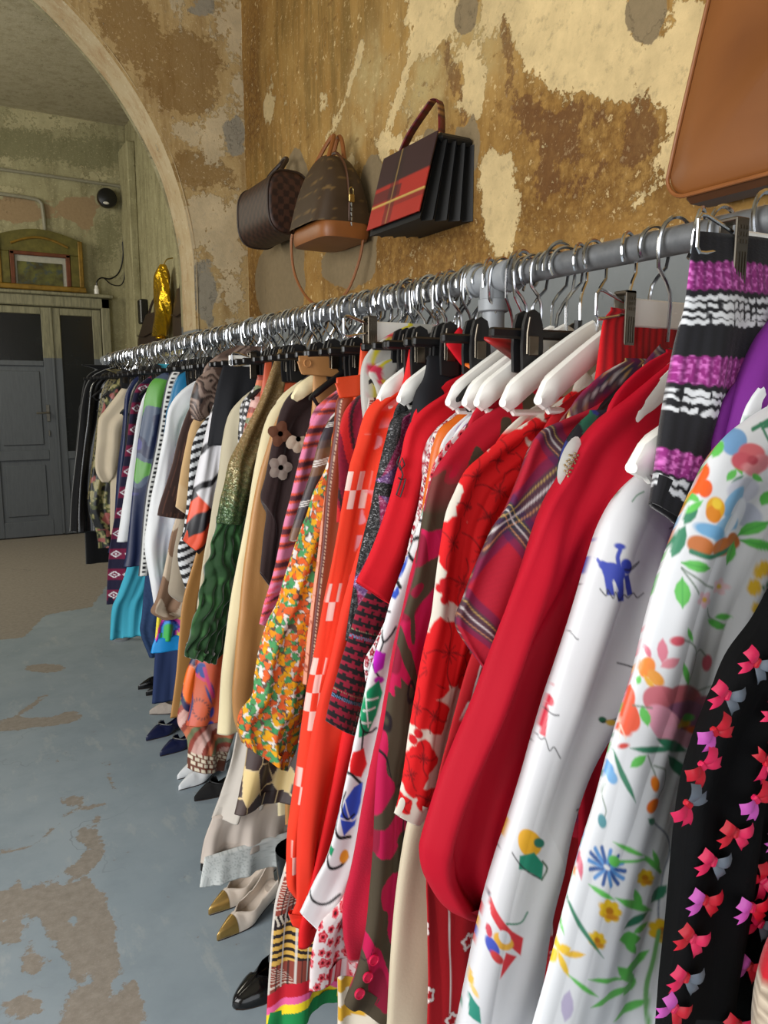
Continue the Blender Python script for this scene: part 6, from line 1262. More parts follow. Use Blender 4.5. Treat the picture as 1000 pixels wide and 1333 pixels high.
WALL_MARKS = [
 ('e',[1.532,2.338,-0.251,-0.093,-0.006,-0.112],(255,0,0)),
 ('e',[1.737,2.472,-0.254,-0.1,-0.003,-0.078],(255,0,0)),
 ('e',[1.268,2.201,-0.101,-0.036,-0.009,-0.131],(255,0,0)),
 ('e',[1.206,2.039,-0.053,-0.03,0.036,-0.081],(255,0,0)),
 ('e',[1.884,1.988,-0.084,-0.017,-0.004,-0.11],(255,0,0)),
 ('e',[1.925,2.105,-0.093,-0.022,-0.002,-0.055],(255,0,0)),
 ('e',[2.265,2.657,-0.172,-0.066,-0.002,-0.105],(255,0,0)),
 ('e',[2.455,2.32,-0.14,-0.037,-0.0,-0.033],(255,0,0)),
 ('e',[2.04,2.387,-0.077,-0.025,-0.003,-0.122],(255,0,0)),
 ('e',[1.298,2.015,-0.026,-0.01,0.011,-0.063],(255,0,0)),
 ('e',[1.473,2.2,-0.098,-0.032,-0.001,-0.025],(255,0,0)),
 ('e',[1.73,2.316,-0.12,-0.04,-0.001,-0.028],(255,0,0)),
 ('e',[2.536,2.196,-0.076,-0.017,-0.0,-0.08],(255,0,0)),
 ('e',[2.869,2.342,-0.129,-0.031,0.001,-0.04],(255,0,0)),
 ('e',[1.845,1.884,-0.049,-0.008,-0.001,-0.03],(255,0,0)),
 ('e',[1.358,1.907,-0.023,-0.005,-0.001,-0.018],(255,0,0)),
 ('e',[3.663,2.81,-0.048,-0.014,0.003,-0.047],(255,0,0)),
 ('e',[3.073,2.647,-0.029,-0.009,0.001,-0.024],(255,0,0)),
 ('l',[2.32,2.679,2.446,2.518,2.563,2.361,2.586,2.287],(255,0,0),0.023),
 ('l',[2.736,2.747,2.898,2.58,3.077,2.483],(255,0,0),0.013),
 ('l',[2.153,2.536,2.121,2.413,2.045,2.301],(255,0,0),0.014),
 ('e',[1.358,2.327,-0.06,-0.028,0.004,-0.07],(0,255,0)),
 ('e',[2.065,2.595,-0.05,-0.024,0.017,-0.049],(0,255,0)),
 ('e',[3.352,2.418,-0.124,-0.029,0.005,-0.124],(0,255,0)),
 ('e',[3.431,2.207,-0.171,-0.03,0.009,-0.205],(0,255,0)),
 ('e',[3.592,1.985,-0.307,-0.037,0.012,-0.218],(0,255,0)),
 ('e',[2.632,2.242,-0.074,-0.017,0.0,-0.087],(0,255,0)),
 ('e',[2.693,2.133,-0.072,-0.014,0.001,-0.17],(0,255,0)),
 ('e',[2.051,2.213,-0.071,-0.019,-0.003,-0.095],(0,255,0)),
 ('e',[2.875,1.974,-0.23,-0.032,0.001,-0.09],(0,255,0)),
 ('e',[2.259,2.304,-0.037,-0.01,-0.0,-0.024],(0,255,0)),
 ('e',[3.083,2.27,-0.212,-0.044,0.002,-0.062],(0,255,0)),
 ('l',[1.886,2.517,1.862,2.431,1.851,2.322],(0,0,255),0.015),
 ('p',[1.832,2.269,1.786,2.289,1.718,2.248,1.706,2.201,1.755,2.172,1.816,2.203],(0,0,255)),
 ('p',[1.755,2.156,1.688,2.196,1.633,2.161,1.672,2.114],(0,0,255)),
 ('p',[1.684,2.117,1.65,2.04,1.684,1.989,1.728,2.057],(0,0,255)),
 ('l',[1.656,2.158,1.676,2.076],(0,0,255),0.003),
 ('l',[1.377,2.057,1.402,2.005],(0,0,255),0.003),
 ('l',[1.63,2.168,1.649,2.085],(0,0,255),0.003),
 ('l',[1.358,2.059,1.383,2.007],(0,0,255),0.003),
 ('l',[1.605,2.177,1.624,2.093],(0,0,255),0.003),
 ('l',[1.34,2.06,1.365,2.009],(0,0,255),0.003),
 ('l',[1.58,2.187,1.598,2.102],(0,0,255),0.003),
 ('l',[1.323,2.062,1.346,2.011],(0,0,255),0.003),
 ('l',[1.556,2.196,1.573,2.11],(0,0,255),0.003),
 ('l',[1.305,2.064,1.328,2.013],(0,0,255),0.003),
 ('p',[1.372,2.12,1.341,2.078,1.367,2.047,1.405,2.092],(0,0,255)),
 ('p',[1.517,2.164,1.479,2.135,1.487,2.101,1.52,2.129],(0,0,255)),
 ('p',[1.578,2.089,1.551,2.054,1.569,2.027,1.593,2.065],(0,0,255)),
 ('l',[1.716,2.006,1.649,2.011,1.595,1.983],(0,0,255),0.006),
 ('l',[1.553,1.98,1.5,2.005,1.463,2.032],(0,0,255),0.007),
 ('l',[1.351,2.151,1.344,2.112],(0,0,255),0.003),
 ('l',[1.369,2.16,1.367,2.119],(0,0,255),0.003),
 ('l',[2.175,2.544,2.121,2.391],(0,0,255),0.014),
 ('l',[2.106,2.453,2.061,2.283],(0,0,255),0.009)]
WALL_WASH = [
 ('e',[1.594,1.97,-0.321,-0.038,-0.024,-0.096],(255,0,0)),
 ('e',[2.077,1.968,-0.45,-0.035,-0.036,-0.111],(255,0,0)),
 ('e',[2.257,2.171,-0.176,-0.041,-0.002,-0.147],(255,0,0)),
 ('e',[3.868,2.836,-0.144,-0.042,0.042,-0.582],(255,0,0)),
 ('e',[1.293,1.948,-0.105,-0.024,-0.005,-0.068],(255,0,0)),
 ('e',[2.453,1.955,-0.528,-0.034,-0.034,-0.099],(255,0,0)),
 ('e',[1.725,2.207,-0.177,-0.052,-0.004,-0.1],(255,0,0)),
 ('e',[1.467,2.096,-0.145,-0.04,-0.006,-0.109],(255,0,0)),
 ('e',[3.934,1.909,-0.317,-0.03,0.017,-0.236],(255,0,0)),
 ('e',[3.22,2.83,-0.483,-0.164,0.012,-0.338],(0,255,0)),
 ('e',[2.736,2.826,-0.328,-0.126,0.001,-0.106],(0,255,0)),
 ('e',[3.686,2.431,-0.366,-0.079,0.013,-0.213],(0,255,0)),
 ('e',[2.678,2.567,-0.163,-0.071,0.147,-0.198],(0,0,255)),
 ('e',[2.262,2.506,-0.171,-0.073,0.071,-0.19],(0,0,255)),
 ('e',[2.012,2.485,-0.146,-0.053,-0.004,-0.13],(0,0,255))]
ARCH_MARKS = [
 ('e',[1.345,2.815,0.106,0.017,-0.004,-0.133],(255,0,0)),
 ('e',[1.378,3.235,0.072,0.016,-0.003,-0.108],(255,0,0)),
 ('e',[1.251,2.727,0.056,0.009,-0.003,-0.073],(255,0,0)),
 ('e',[1.324,2.177,0.142,0.012,-0.014,-0.428],(255,0,0)),
 ('e',[1.235,2.282,0.081,0.008,-0.008,-0.227],(255,0,0)),
 ('e',[1.434,3.085,0.033,0.006,-0.01,-0.331],(255,0,0)),
 ('e',[1.169,2.822,0.046,0.008,-0.003,-0.072],(255,0,0)),
 ('e',[1.093,3.242,0.113,0.025,-0.001,-0.034],(255,0,0)),
 ('e',[1.303,3.324,0.119,0.027,-0.001,-0.042],(255,0,0)),
 ('e',[1.419,2.735,0.045,0.007,-0.003,-0.112],(0,255,0)),
 ('e',[1.273,3.342,0.054,0.013,-0.002,-0.056],(0,255,0)),
 ('e',[1.144,2.959,0.031,0.006,-0.001,-0.028],(0,255,0)),
 ('e',[1.248,1.98,0.049,0.003,-0.005,-0.155],(0,255,0)),
 ('e',[0.996,3.102,0.151,-0.116,-0.069,-0.077],(0,0,255)),
 ('e',[1.154,2.925,0.081,-0.078,-0.078,-0.073],(0,0,255)),
 ('e',[1.262,3.052,0.119,0.023,-0.005,-0.143],(0,0,255)),
 ('e',[1.199,2.592,0.058,-0.059,-0.061,-0.055],(0,0,255)),
 ('e',[1.296,2.558,0.095,-0.003,-0.008,-0.038],(0,0,255)),
 ('e',[0.964,3.197,0.163,-0.097,-0.048,-0.062],(0,0,255))]
FLOOR_MARKS = [
 ('p',[-0.528,2.659,-0.063,2.419,0.175,2.31,0.213,2.365,0.325,2.463,0.331,2.388,0.299,2.333,0.318,2.199,0.324,2.079,0.309,1.981,0.309,1.837,0.32,1.758,0.312,1.643,0.278,1.479,-0.413,1.878],(255,0,0)),
 ('e',[0.329,2.547,0.035,-0.02,-0.01,-0.061],(255,0,0)),
 ('e',[0.319,2.808,0.041,-0.024,-0.006,-0.039],(255,0,0)),
 ('e',[0.374,2.635,0.014,-0.008,-0.003,-0.02],(255,0,0)),
 ('e',[0.208,2.325,0.04,-0.023,-0.005,-0.039],(255,0,0)),
 ('e',[0.343,2.428,0.009,-0.02,-0.017,-0.032],(255,0,0)),
 ('e',[0.293,1.76,0.023,-0.013,-0.015,-0.072],(255,0,0)),
 ('p',[-0.508,2.523,0.142,2.203,0.159,2.068,0.196,1.939,0.179,1.854,0.13,1.748,0.092,1.586,-0.413,1.878],(0,0,0)),
 ('e',[0.062,2.176,0.04,-0.023,-0.004,-0.053],(255,0,0)),
 ('e',[0.105,2.017,0.028,-0.016,-0.006,-0.058],(255,0,0)),
 ('e',[0.072,1.86,0.048,-0.028,-0.004,-0.04],(255,0,0)),
 ('e',[0.218,2.13,0.009,-0.005,-0.002,-0.014],(0,0,0)),
 ('e',[0.223,1.872,0.024,0.0,0.001,-0.02],(0,0,0)),
 ('e',[0.301,1.842,0.007,-0.013,-0.028,-0.04],(0,0,0)),
 ('e',[0.231,2.333,0.028,-0.016,-0.002,-0.016],(0,0,0)),
 ('l',[0.208,2.606,0.296,2.72,0.427,2.733],(255,0,0),0.006),
 ('l',[0.484,3.075,0.461,2.874,0.462,2.775],(255,0,0),0.007),
 ('l',[0.07,2.586,0.159,2.574],(255,0,0),0.005),
 ('l',[0.095,2.348,0.114,2.422],(255,0,0),0.003),
 ('l',[0.293,3.224,0.33,3.126],(255,0,0),0.007),
 ('l',[0.183,3.627,0.321,3.594,0.432,3.578],(255,0,0),0.044),
 ('l',[0.136,3.608,0.199,3.712,0.359,3.934],(255,0,0),0.013),
 ('p',[-0.908,9.541,1.567,8.113,1.183,6.518,0.833,5.5,0.532,5.454,0.35,4.986,-0.55,5.181],(255,0,0)),
 ('e',[0.261,3.628,0.12,-0.069,-0.005,-0.053],(255,0,0)),
 ('e',[0.423,3.632,0.043,-0.025,-0.005,-0.037],(255,0,0)),
 ('e',[0.406,4.34,0.093,-0.054,-0.009,-0.075],(255,0,0))]
FAR_MARKS = [
 ('e',[0.776,3.7,0.109,0.016,-0.007,-0.1],(255,0,0)),
 ('e',[1.145,4.111,0.435,0.072,-0.007,-0.115],(255,0,0)),
 ('e',[1.704,3.683,0.154,0.021,-0.004,-0.076],(255,0,0)),
 ('e',[0.719,3.338,0.123,0.015,-0.007,-0.101],(255,0,0)),
 ('e',[1.074,2.94,0.101,0.009,-0.014,-0.224],(255,0,0)),
 ('e',[1.349,3.325,0.104,0.012,-0.003,-0.06],(0,255,0)),
 ('e',[1.515,3.246,0.06,0.007,-0.008,-0.152],(0,255,0)),
 ('e',[0.817,3.278,0.153,0.018,-0.005,-0.073],(0,255,0)),
 ('e',[0.883,3.249,0.14,0.016,-0.003,-0.044],(0,255,0)),
 ('e',[1.459,3.315,0.105,0.012,-0.002,-0.045],(0,255,0)),
 ('e',[1.13,3.858,0.437,0.065,-0.006,-0.102],(0,0,255)),
 ('e',[1.64,3.897,0.229,0.034,-0.006,-0.12],(0,0,255)),
 ('e',[1.672,3.072,0.108,0.011,-0.012,-0.232],(0,0,255)),
 ('e',[0.79,3.913,0.206,0.032,-0.005,-0.071],(0,0,255))]

# ================================================================== woven and printed colour of each garment
# x, z: metres in the plane of the garment; u: metres from its left edge; v: metres from its top; W: its width
PAT = {}
def pat(f): PAT[f.__name__] = f; return f
for _n, _c in dict(black=(9, 9, 11), black2=(26, 27, 32), black3=(14, 14, 16), violet=(112, 32, 128), crimson=(186, 4, 36),
                   crimson2=(190, 14, 52), amber=(222, 106, 24), scarlet=(216, 14, 34), scarlet2=(226, 24, 30), vermilion=(240, 56, 34),
                   red_orange=(226, 34, 36), beige=(214, 200, 172), white=(236, 238, 240), creamwool=(226, 212, 172), stone=(196, 186, 160),
                   taupe=(164, 152, 134), navy=(36, 52, 92), navy2=(30, 42, 84), teal=(10, 112, 158), turquoise=(70, 178, 204),
                   cream=(224, 208, 180), orange_suede=(232, 74, 26), tan_suede=(186, 134, 80), tanstrap=(184, 134, 74)).items():
    def _f(x, z, u, v, W, c=_c): return flatc(x, c)
    PAT[_n] = _f
@pat
def tan(x, z, u, v, W): return lay(flatc(x, (186, 134, 78)), sm(fbm(x, z, 9, 3), .35, .75)*.35, srgb(160, 108, 58))
@pat
def camel(x, z, u, v, W): return lay(flatc(x, (208, 172, 124)), sm(v, v.max()-.07, v.max()-.065), srgb(216, 184, 142))
@pat
def cream_lace(x, z, u, v, W):
    d = vor(x, z, 120, 5)[0]; return lay(lay(flatc(x, (206, 190, 168)), sm(d, .3, .5), srgb(150, 134, 116)), sm(.03-abs(v-.03), 0, .004), srgb(190, 26, 40))
@pat
def garden(x, z, u, v, W):
    return paint(flatc(x, (232, 234, 238)), x, z, MOTIFS['garden'])
@pat
def animals(x, z, u, v, W): return paint(flatc(x, (224, 224, 228)), x, z, MOTIFS['animals'], .0009)
@pat
def bigpoppy(x, z, u, v, W):
    c = flatc(x, (228, 220, 206)); return paint(c, x, z, MOTIFS['bigpoppy'], .001)
@pat
def abstract(x, z, u, v, W): return paint(flatc(x, (232, 232, 234)), x, z, MOTIFS['abstract'])
@pat
def peacock(x, z, u, v, W):
    c = pick(vor(x, z, 40, 2)[2], [(26, 34, 60), (22, 60, 60), (36, 52, 130), (18, 20, 30), (30, 90, 70)])
    d = vor(x, z, 170, 4)[0]
    o = sm(.022-abs(u-.012), 0, .004)*sm(.06-abs(v-.155), 0, .008)
    c = lay(c, o, srgb(222, 220, 214)); return lay(c, o*sm(.4-d, 0, .1)*sm(.012-abs(u-.016), 0, .004), srgb(150, 130, 96))
@pat
def pinkknit(x, z, u, v, W):
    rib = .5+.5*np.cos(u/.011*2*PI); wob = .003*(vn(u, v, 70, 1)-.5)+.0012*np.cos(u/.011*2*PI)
    vv = v+wob; h = vn(u, v, 420, 3)
    c = lay(flatc(x, (22, 22, 26)), rib*.5, srgb(36, 36, 42))
    for a, b in ((.028, .062), (.135, .168), (.242, .272)):
        m = sm(.5*(b-a)-abs(vv-(a+b)/2), 0, .002)
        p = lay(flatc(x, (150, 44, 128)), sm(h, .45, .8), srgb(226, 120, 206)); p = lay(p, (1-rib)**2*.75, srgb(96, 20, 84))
        c = lay(c, m, p)
    for a in (.070, .079, .088, .097, .176, .186, .196, .278, .287):
        w = .0022+.0022*vn(u, v*0+a*50, 45, 4); m = sm(w-abs(vv-a-.004*(vn(u, v*0+a*9, 28, 2)-.5)), 0, .0012)*sm(vn(u, v*.3, 260, 6), .15, .3)
        c = lay(c, m, srgb(222, 224, 228))
    return c
@pat
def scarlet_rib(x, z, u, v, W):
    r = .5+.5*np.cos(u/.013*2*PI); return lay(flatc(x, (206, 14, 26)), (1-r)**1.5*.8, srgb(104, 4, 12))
@pat
def tartan(x, z, u, v, W):
    # the check hangs on the bias along the sleeve
    S = .105; a = per(u*.90+v*.36+.02, S); b = per(v*.92-u*.42+.045, S)
    c = flatc(x, (176, 18, 44))
    def band(t, p, w): return sm(w-np.abs(t-p), 0, .02)
    for t in (a, b):
        c = lay(c, band(t, .5, .20)*.55, srgb(40, 34, 84)); c = lay(c, band(t, .5, .115)*.62, srgb(22, 66, 66))
    for t, q in ((a, b), (b, a)):
        c = lay(c, band(t, .43, .012), srgb(232, 200, 108)); c = lay(c, band(t, .5, .017), srgb(232, 226, 226)); c = lay(c, band(t, .57, .012), srgb(238, 168, 110))
        c = lay(c, band(t, .46, .010)*.7, srgb(24, 40, 50)); c = lay(c, band(t, .54, .010)*.7, srgb(24, 40, 50))
    tw = (per(u+v, .006) < .5)*.12
    return lay(c, tw, srgb(120, 10, 36))
@pat
def redlines(x, z, u, v, W):
    c = flatc(x, (176, 12, 26)); wh = srgb(236, 218, 214)
    q = per(u+.012*np.sin(v*5)+.004, .052); k = np.floor((u+.012*np.sin(v*5)+.004)/.052)
    gap = vn(k*3.7, v, 5.5, 3)
    c = lay(c, sm(.0016-abs(q-.5)*.052, 0, .0008)*sm(gap, .3, .32), wh)
    c = lay(c, sm(.0014-abs(q-.78)*.052, 0, .0008)*sm(vn(k*5.1, v, 6, 8), .5, .52), wh)
    d, _, h, ox, oy = vor(x+.3, z*1.0, 15, 9, .75)
    an = np.arctan2(oy, ox); r = d/15; rad = .0125*(1+.16*np.cos(5*an+h*6)); on = (h > .34)
    c = lay(c, sm(rad-r, 0, .0008)*on, wh); c = lay(c, sm(rad*.55-r, 0, .0008)*on*(h > .66), srgb(176, 12, 26)); c = lay(c, sm(.0028-r, 0, .0008)*on, srgb(150, 8, 20)*(h > .66)[:, None]*0+srgb(150, 8, 20))
    ring = sm(.0012-abs(r-rad), 0, .0008)*on
    c = lay(c, ring, srgb(150, 8, 20))
    v2 = sm(.0095-abs(u-.02-.012*np.sin(z*18)), 0, .001)*sm(vn(x, z, 55, 4), .42, .5)*sm(z, 1.02, 1.05)
    return lay(c, v2, wh)
@pat
def leafprint(x, z, u, v, W):
    top = sm(z, 1.28, 1.36)
    c = lay(flatc(x, (190, 10, 76)), top, srgb(188, 12, 40))
    f = fbm(u*2.0+.10*np.sin(v*14), v*.8, 19, 11, 2); f2 = fbm(u*2.0+3, v*.7+1, 11, 23, 2)
    br = srgb(74, 64, 48); dk = srgb(30, 20, 26)
    c = lay(c, sm(f2, .60, .612)*sm(.8-top, 0, .3), srgb(140, 10, 50))
    c = lay(c, sm(f, .505, .515)*(1-top), br)
    c = lay(c, sm(f, .60, .61)*top, br)
    e = np.abs(fbm(u*1.6+7, v*.8+5, 13, 31, 2)-.5); return lay(c, sm(.008-e, 0, .004)*sm(vn(u, v, 8, 2), .5, .55)*(1-top), dk)
def spots_of(x, z, s, seed, base, ring, core, rr, rc, jit=.6, thr=0):
    d, _, h, ox, oy = vor(x, z, s, seed, jit); an = np.arctan2(oy, ox); r = d/s; R = rr*(1+.14*np.cos(5*an+h*6))*(.8+.4*h)
    e = rr*.12; c = lay(base, sm(R-r, 0, e)*(h >= thr), srgb(*ring)); return lay(c, sm(rc-r, 0, e)*(h >= thr), srgb(*core)), d, h, ox, oy
@pat
def dotpoppy(x, z, u, v, W):
    c, d, h, ox, oy = spots_of(x, z, 50, 3, flatc(x, (234, 222, 222)), (206, 24, 50), (60, 8, 20), .0082, .0028)
    r = d/50; return lay(c, sm(.0012-abs(r-.0052), 0, .0007), srgb(236, 120, 130))
@pat
def cherry(x, z, u, v, W):
    c = flatc(x, (232, 228, 228)); ln = np.abs(fbm(x, z, 120, 4, 2)-.5); c = lay(c, sm(.035-ln, 0, .02), srgb(60, 50, 52))
    c, d, h, ox, oy = spots_of(x, z, 78, 21, c, (160, 16, 40), (230, 190, 196), .0052, .0018, .55); return c
@pat
def rustblob(x, z, u, v, W): return lay(flatc(x, (172, 26, 26)), sm(vn(x, z, 18, 6), .52, .6)*(.5+.5*vn(x, z, 300, 2)), srgb(50, 42, 34))
@pat
def hound(x, z, u, v, W):
    p = .0165; i = (u/p*4); j = (v/p*4); a = np.floor(i) % 4; b = np.floor(j) % 4
    warp = (a < 2); weft = (b < 2); tw = ((np.floor(i)+np.floor(j)) % 4) < 2; dark = np.where(tw, warp, weft)
    c = lay(flatc(x, (146, 24, 50)), dark.astype(float), srgb(28, 22, 26))
    st = ((np.floor(i*2)+np.floor(j*2)) % 2)
    c = lay(c, (per(u+.02, .085) < .055)*st*.9, srgb(88, 132, 170)); c = lay(c, (per(u+.03, .085) < .03)*st*.7, srgb(150, 170, 160))
    c = lay(c, (per(v+.03, .11) < .045)*st*.9, srgb(88, 132, 170)); c = lay(c, (per(v+.04, .11) < .022)*st*.7, srgb(140, 160, 120))
    return c
@pat
def glitter(x, z, u, v, W):
    s = vn(u, v, 480, 2); c = lay(flatc(x, (30, 30, 32)), sm(s, .65, .95)*.4, srgb(150, 150, 156))
    pk = lay(flatc(x, (168, 34, 96)), sm(s, .55, .95)*.7, srgb(240, 170, 210)); pu = lay(flatc(x, (110, 66, 128)), sm(s, .55, .95)*.7, srgb(210, 180, 226))
    k = np.abs(per(v+.07, .17)-.5)*2; sp = (u/np.maximum(W, .01))
    c = lay(c, sm(v, .19, .195)*sm(.95-abs(sp-.6)*1.6-k*.35, 0, .03), pk)
    c = lay(c, sm(v, .26, .265)*sm(sp-k*.9+.12, 0, .03)*sm(.46-sp, 0, .04), pu)
    c = lay(c, sm(.0022-abs(sp-.95+k*.55)*W, 0, .0012)*sm(v, .15, .16), srgb(206, 176, 120)); return lay(c, sm(.012-abs(v-.36-u*.2), 0, .001), srgb(26, 26, 28))
@pat
def coralcheck(x, z, u, v, W):
    c = flatc(x, (240, 62, 34)); wh = srgb(244, 204, 194)
    sq = ((np.floor(u/.011+.3)+np.floor(v/.034)) % 2 == 0)
    tr = sm(.012+.014*sm(.42-v, 0, .05)-abs(u-.014-.004*np.sin(v*7)), 0, .003)*sm(v, .2, .22)*(vn(v*0+3, np.floor(v/.068), 1, 5) > .42)
    c = lay(c, tr*sq, wh)
    fl = sm(vn(u, v, 55, 8), .56, .62)*sm(.02-abs(u-.055), 0, .003)*sm(v, .17, .2)*sm(.52-v, 0, .05); c = lay(c, fl, srgb(238, 150, 160))
    g = sm(np.sin(u*110+v*26)-.2, 0, .3)*sm(.16-v, 0, .03); return lay(c, g*.75, srgb(246, 206, 200))
@pat
def organza(x, z, u, v, W):
    c = flatc(x, (216, 214, 206)); c = lay(c, sm(.006-abs(u-.004-.02*sm(v, 0, .1)), 0, .002), srgb(228, 214, 60)); return lay(c, sm(vn(x, z, 40, 5), .66, .72), srgb(222, 60, 90))
@pat
def maroon(x, z, u, v, W):
    s = vn(u, v, 300, 1); c = lay(flatc(x, (130, 10, 42)), s*.5, srgb(90, 6, 36)); q = per(u*1.2-v*.3, .06)
    c = lay(c, (q < .3)*.9, srgb(204, 34, 34)); return lay(c, ((q > .36) & (q < .46))*.9, srgb(22, 18, 22))
@pat
def rust(x, z, u, v, W):
    c = lay(flatc(x, (150, 58, 18)), sm(fbm(x, z, 6, 2), .4, .8)*.4, srgb(120, 42, 10)); c = lay(c, sm(.004-abs(u-.004), 0, .001), srgb(92, 22, 16))
    return lay(c, sm(.0008-abs(u-.006), 0, .0005)*(per(v, .007) < .6), srgb(224, 190, 160))
@pat
def salmon(x, z, u, v, W):
    e = np.abs(fbm(x, z, 28, 7, 2)-.5); return lay(flatc(x, (228, 158, 132)), sm(.03-e, 0, .015), srgb(168, 84, 66))
@pat
def ditsy(x, z, u, v, W):
    c = lay(flatc(x, (226, 222, 216)), sm(vn(x, z, 95, 2), .52, .58), srgb(96, 78, 70)); c = lay(c, sm(vn(x+3, z, 110, 9), .62, .66), srgb(236, 232, 226))
    for k, (s, cols, r, th) in enumerate(((74, [(60, 150, 92), (74, 160, 100)], .0062, .3), (66, [(236, 160, 20), (232, 108, 46), (238, 178, 30), (226, 96, 40)], .0078, .25), (68, [(240, 176, 24), (236, 150, 20), (226, 104, 50), (80, 156, 96)], .0068, .4))):
        d, _, h, ox, oy = vor(x+.013*k, z+.02*k, s, 41+k, .75); an = np.arctan2(oy, ox); R = r*(1+.24*np.cos(3*an+h*9))*(.8+.35*h)
        c = lay(c, sm(R+.0012-d/s, 0, .0008)*(h > th)*(vn(x, z, 130, 5) > .45), srgb(90, 74, 66)); c = lay(c, sm(R-d/s, 0, .0012)*(h > th), pick(np.clip((h-th)/(1-th), 0, .999), cols))
    return c
@pat
def darkstripe(x, z, u, v, W):
    c = lay(flatc(x, (58, 42, 44)), sm(np.sin(v*38+u*8), .1, .2), srgb(112, 74, 50)); c = lay(c, sm(np.sin(v*38+u*8+2), .3, .4)*.6, srgb(48, 44, 60)); q = per(v+u*.3, .085)
    for a in (.5, .56, .62): c = lay(c, sm(.0016-abs(q-a)*.085, 0, .001), srgb(236, 232, 228))
    return c
@pat
def geo(x, z, u, v, W):
    d1, d2, h, ox, oy = vor(x*1.2, z*.8, 22, 6, .9); c = pick(h, [(70, 54, 52), (58, 44, 44), (76, 60, 56), (196, 112, 156), (66, 50, 50), (232, 204, 140)])
    return lay(c, sm(.07-(d2-d1), 0, .02), srgb(226, 200, 150))
@pat
def pinkstripe(x, z, u, v, W):
    q = per(-z+u*.1, .07); c = flatc(x, (228, 132, 168))
    for a, b, col in ((.18, .26, (226, 88, 66)), (.26, .42, (96, 46, 58)), (.42, .5, (226, 88, 66)), (.66, .72, (226, 88, 66)), (.72, .80, (120, 56, 66)), (.80, .86, (226, 88, 66))):
        c = lay(c, ((q > a) & (q < b)).astype(float), srgb(*col))
    return lay(c, sm(v, v.max()-.09, v.max()-.085)*(per(u*1.2+v, .02) < .5), srgb(236, 96, 130))
@pat
def darkbrown(x, z, u, v, W): return lay(flatc(x, (50, 34, 34)), (.5+.5*np.cos(u/.006*2*PI))*.3, srgb(34, 22, 22))
@pat
def chiffon(x, z, u, v, W): return lay(flatc(x, (232, 224, 214)), sm(np.cos(u*160+3*np.sin(v*5)), .3, 1)*.2, srgb(178, 170, 158))
@pat
def flounce_c(x, z, u, v, W): return lay(flatc(x, (244, 230, 218)), sm(np.cos(u*210), .2, 1)*.25, srgb(196, 180, 166))
@pat
def lace_c(x, z, u, v, W):
    d1, d2, h, _, _ = vor(u, v, 150, 3); return lay(flatc(x, (244, 248, 246)), sm(.12-(d2-d1), 0, .05)*.5, srgb(170, 180, 176))
@pat
def sequin(x, z, u, v, W):
    s = vn(x, z, 320, 4); c = lay(flatc(x, (150, 118, 70)), sm(s, .5, .9)*.5, srgb(206, 180, 130)); g = sm(z+.05*(vn(x, z, 200, 8)-.5)*2, 1.36, 1.17)
    return lay(c, g, lay(flatc(x, (44, 74, 34)), sm(s, .5, .9)*.5, srgb(130, 160, 96)))
@pat
def ruched(x, z, u, v, W): return lay(flatc(x, (20, 60, 22)), sm(vn(u, v*.5, 90, 5), .6, .85)*.4, srgb(64, 118, 60))
@pat
def scarfprint(x, z, u, v, W): return paint(lay(flatc(x, (196, 86, 48)), sm(fbm(x, z, 14, 4), .5, .7)*.4, srgb(206, 74, 60)), x, z, MOTIFS['scarfprint'], .0014)
@pat
def arches(x, z, u, v, W):
    cols = [(206, 160, 150), (150, 66, 52), (120, 128, 92), (214, 120, 84), (150, 66, 52), (222, 180, 170)]
    d = np.hypot(x-.615, (z-.505)); q = per(d, .085); c = pick(q, cols)
    o = np.hypot((x-.525)/.026, (z-.715)/.05); c = lay(c, sm(1-o, 0, .06), srgb(244, 112, 30)); c = lay(c, sm(.22-abs(o-1.25), 0, .05)*(x < .54), srgb(40, 40, 84))
    k = sm(.523-z-(x-.55)*.25, 0, .004); cell = ((per(u+.007*(np.floor(v/.012) % 2), .016) < .3) | (per(v, .012) < .3)).astype(float)
    return lay(c, k, lay(flatc(x, (224, 212, 188)), cell, srgb(110, 58, 40)))
@pat
def spots(x, z, u, v, W): return spots_of(x, z, 62, 5, flatc(x, (22, 20, 24)), (230, 230, 232), (230, 230, 232), .0055, .002, .4)[0]
@pat
def zigzag(x, z, u, v, W):
    q = per(v*.75+u*1.0+.004*np.sin(u*90), .078); low = sm(v, .36, .365)
    c = lay(flatc(x, (222, 220, 224)), low, srgb(236, 84, 48)); return lay(c, sm(.11+.16*low-abs(q-.5), 0, .02), srgb(28, 26, 32))
@pat
def bwfrill(x, z, u, v, W): return lay(flatc(x, (30, 30, 34)), ((per(v+u*.4, .026) < .5) ^ ((v > .5) & (u > .03))).astype(float), srgb(216, 218, 220))
@pat
def swirl(x, z, u, v, W):
    f = fbm(u, v, 16, 6, 2); c = lay(flatc(x, (92, 72, 64)), sm(np.sin(f*46), .2, .35), srgb(150, 128, 116)); c = lay(c, sm(np.sin(f*46+2), .85, .92), srgb(34, 28, 28))
    lo = sm(v, .20, .21); y = lay(flatc(x, (222, 190, 130)), sm(np.sin(u*150+v*60), .75, .9), srgb(96, 60, 76)); y = lay(y, sm(vn(u, v, 40, 2), .62, .68), srgb(238, 214, 96)); return lay(c, lo, y)
@pat
def pinstripe(x, z, u, v, W): return lay(flatc(x, (60, 42, 38)), (per(u, .012) < .14)*.55, srgb(112, 74, 60))
@pat
def camo(x, z, u, v, W):
    c = lay(flatc(x, (206, 188, 166)), sm(fbm(x, z, 11, 4, 2), .56, .57), srgb(142, 112, 90)); return lay(c, sm(fbm(x+5, z, 12, 9, 2), .63, .64), srgb(176, 176, 150))
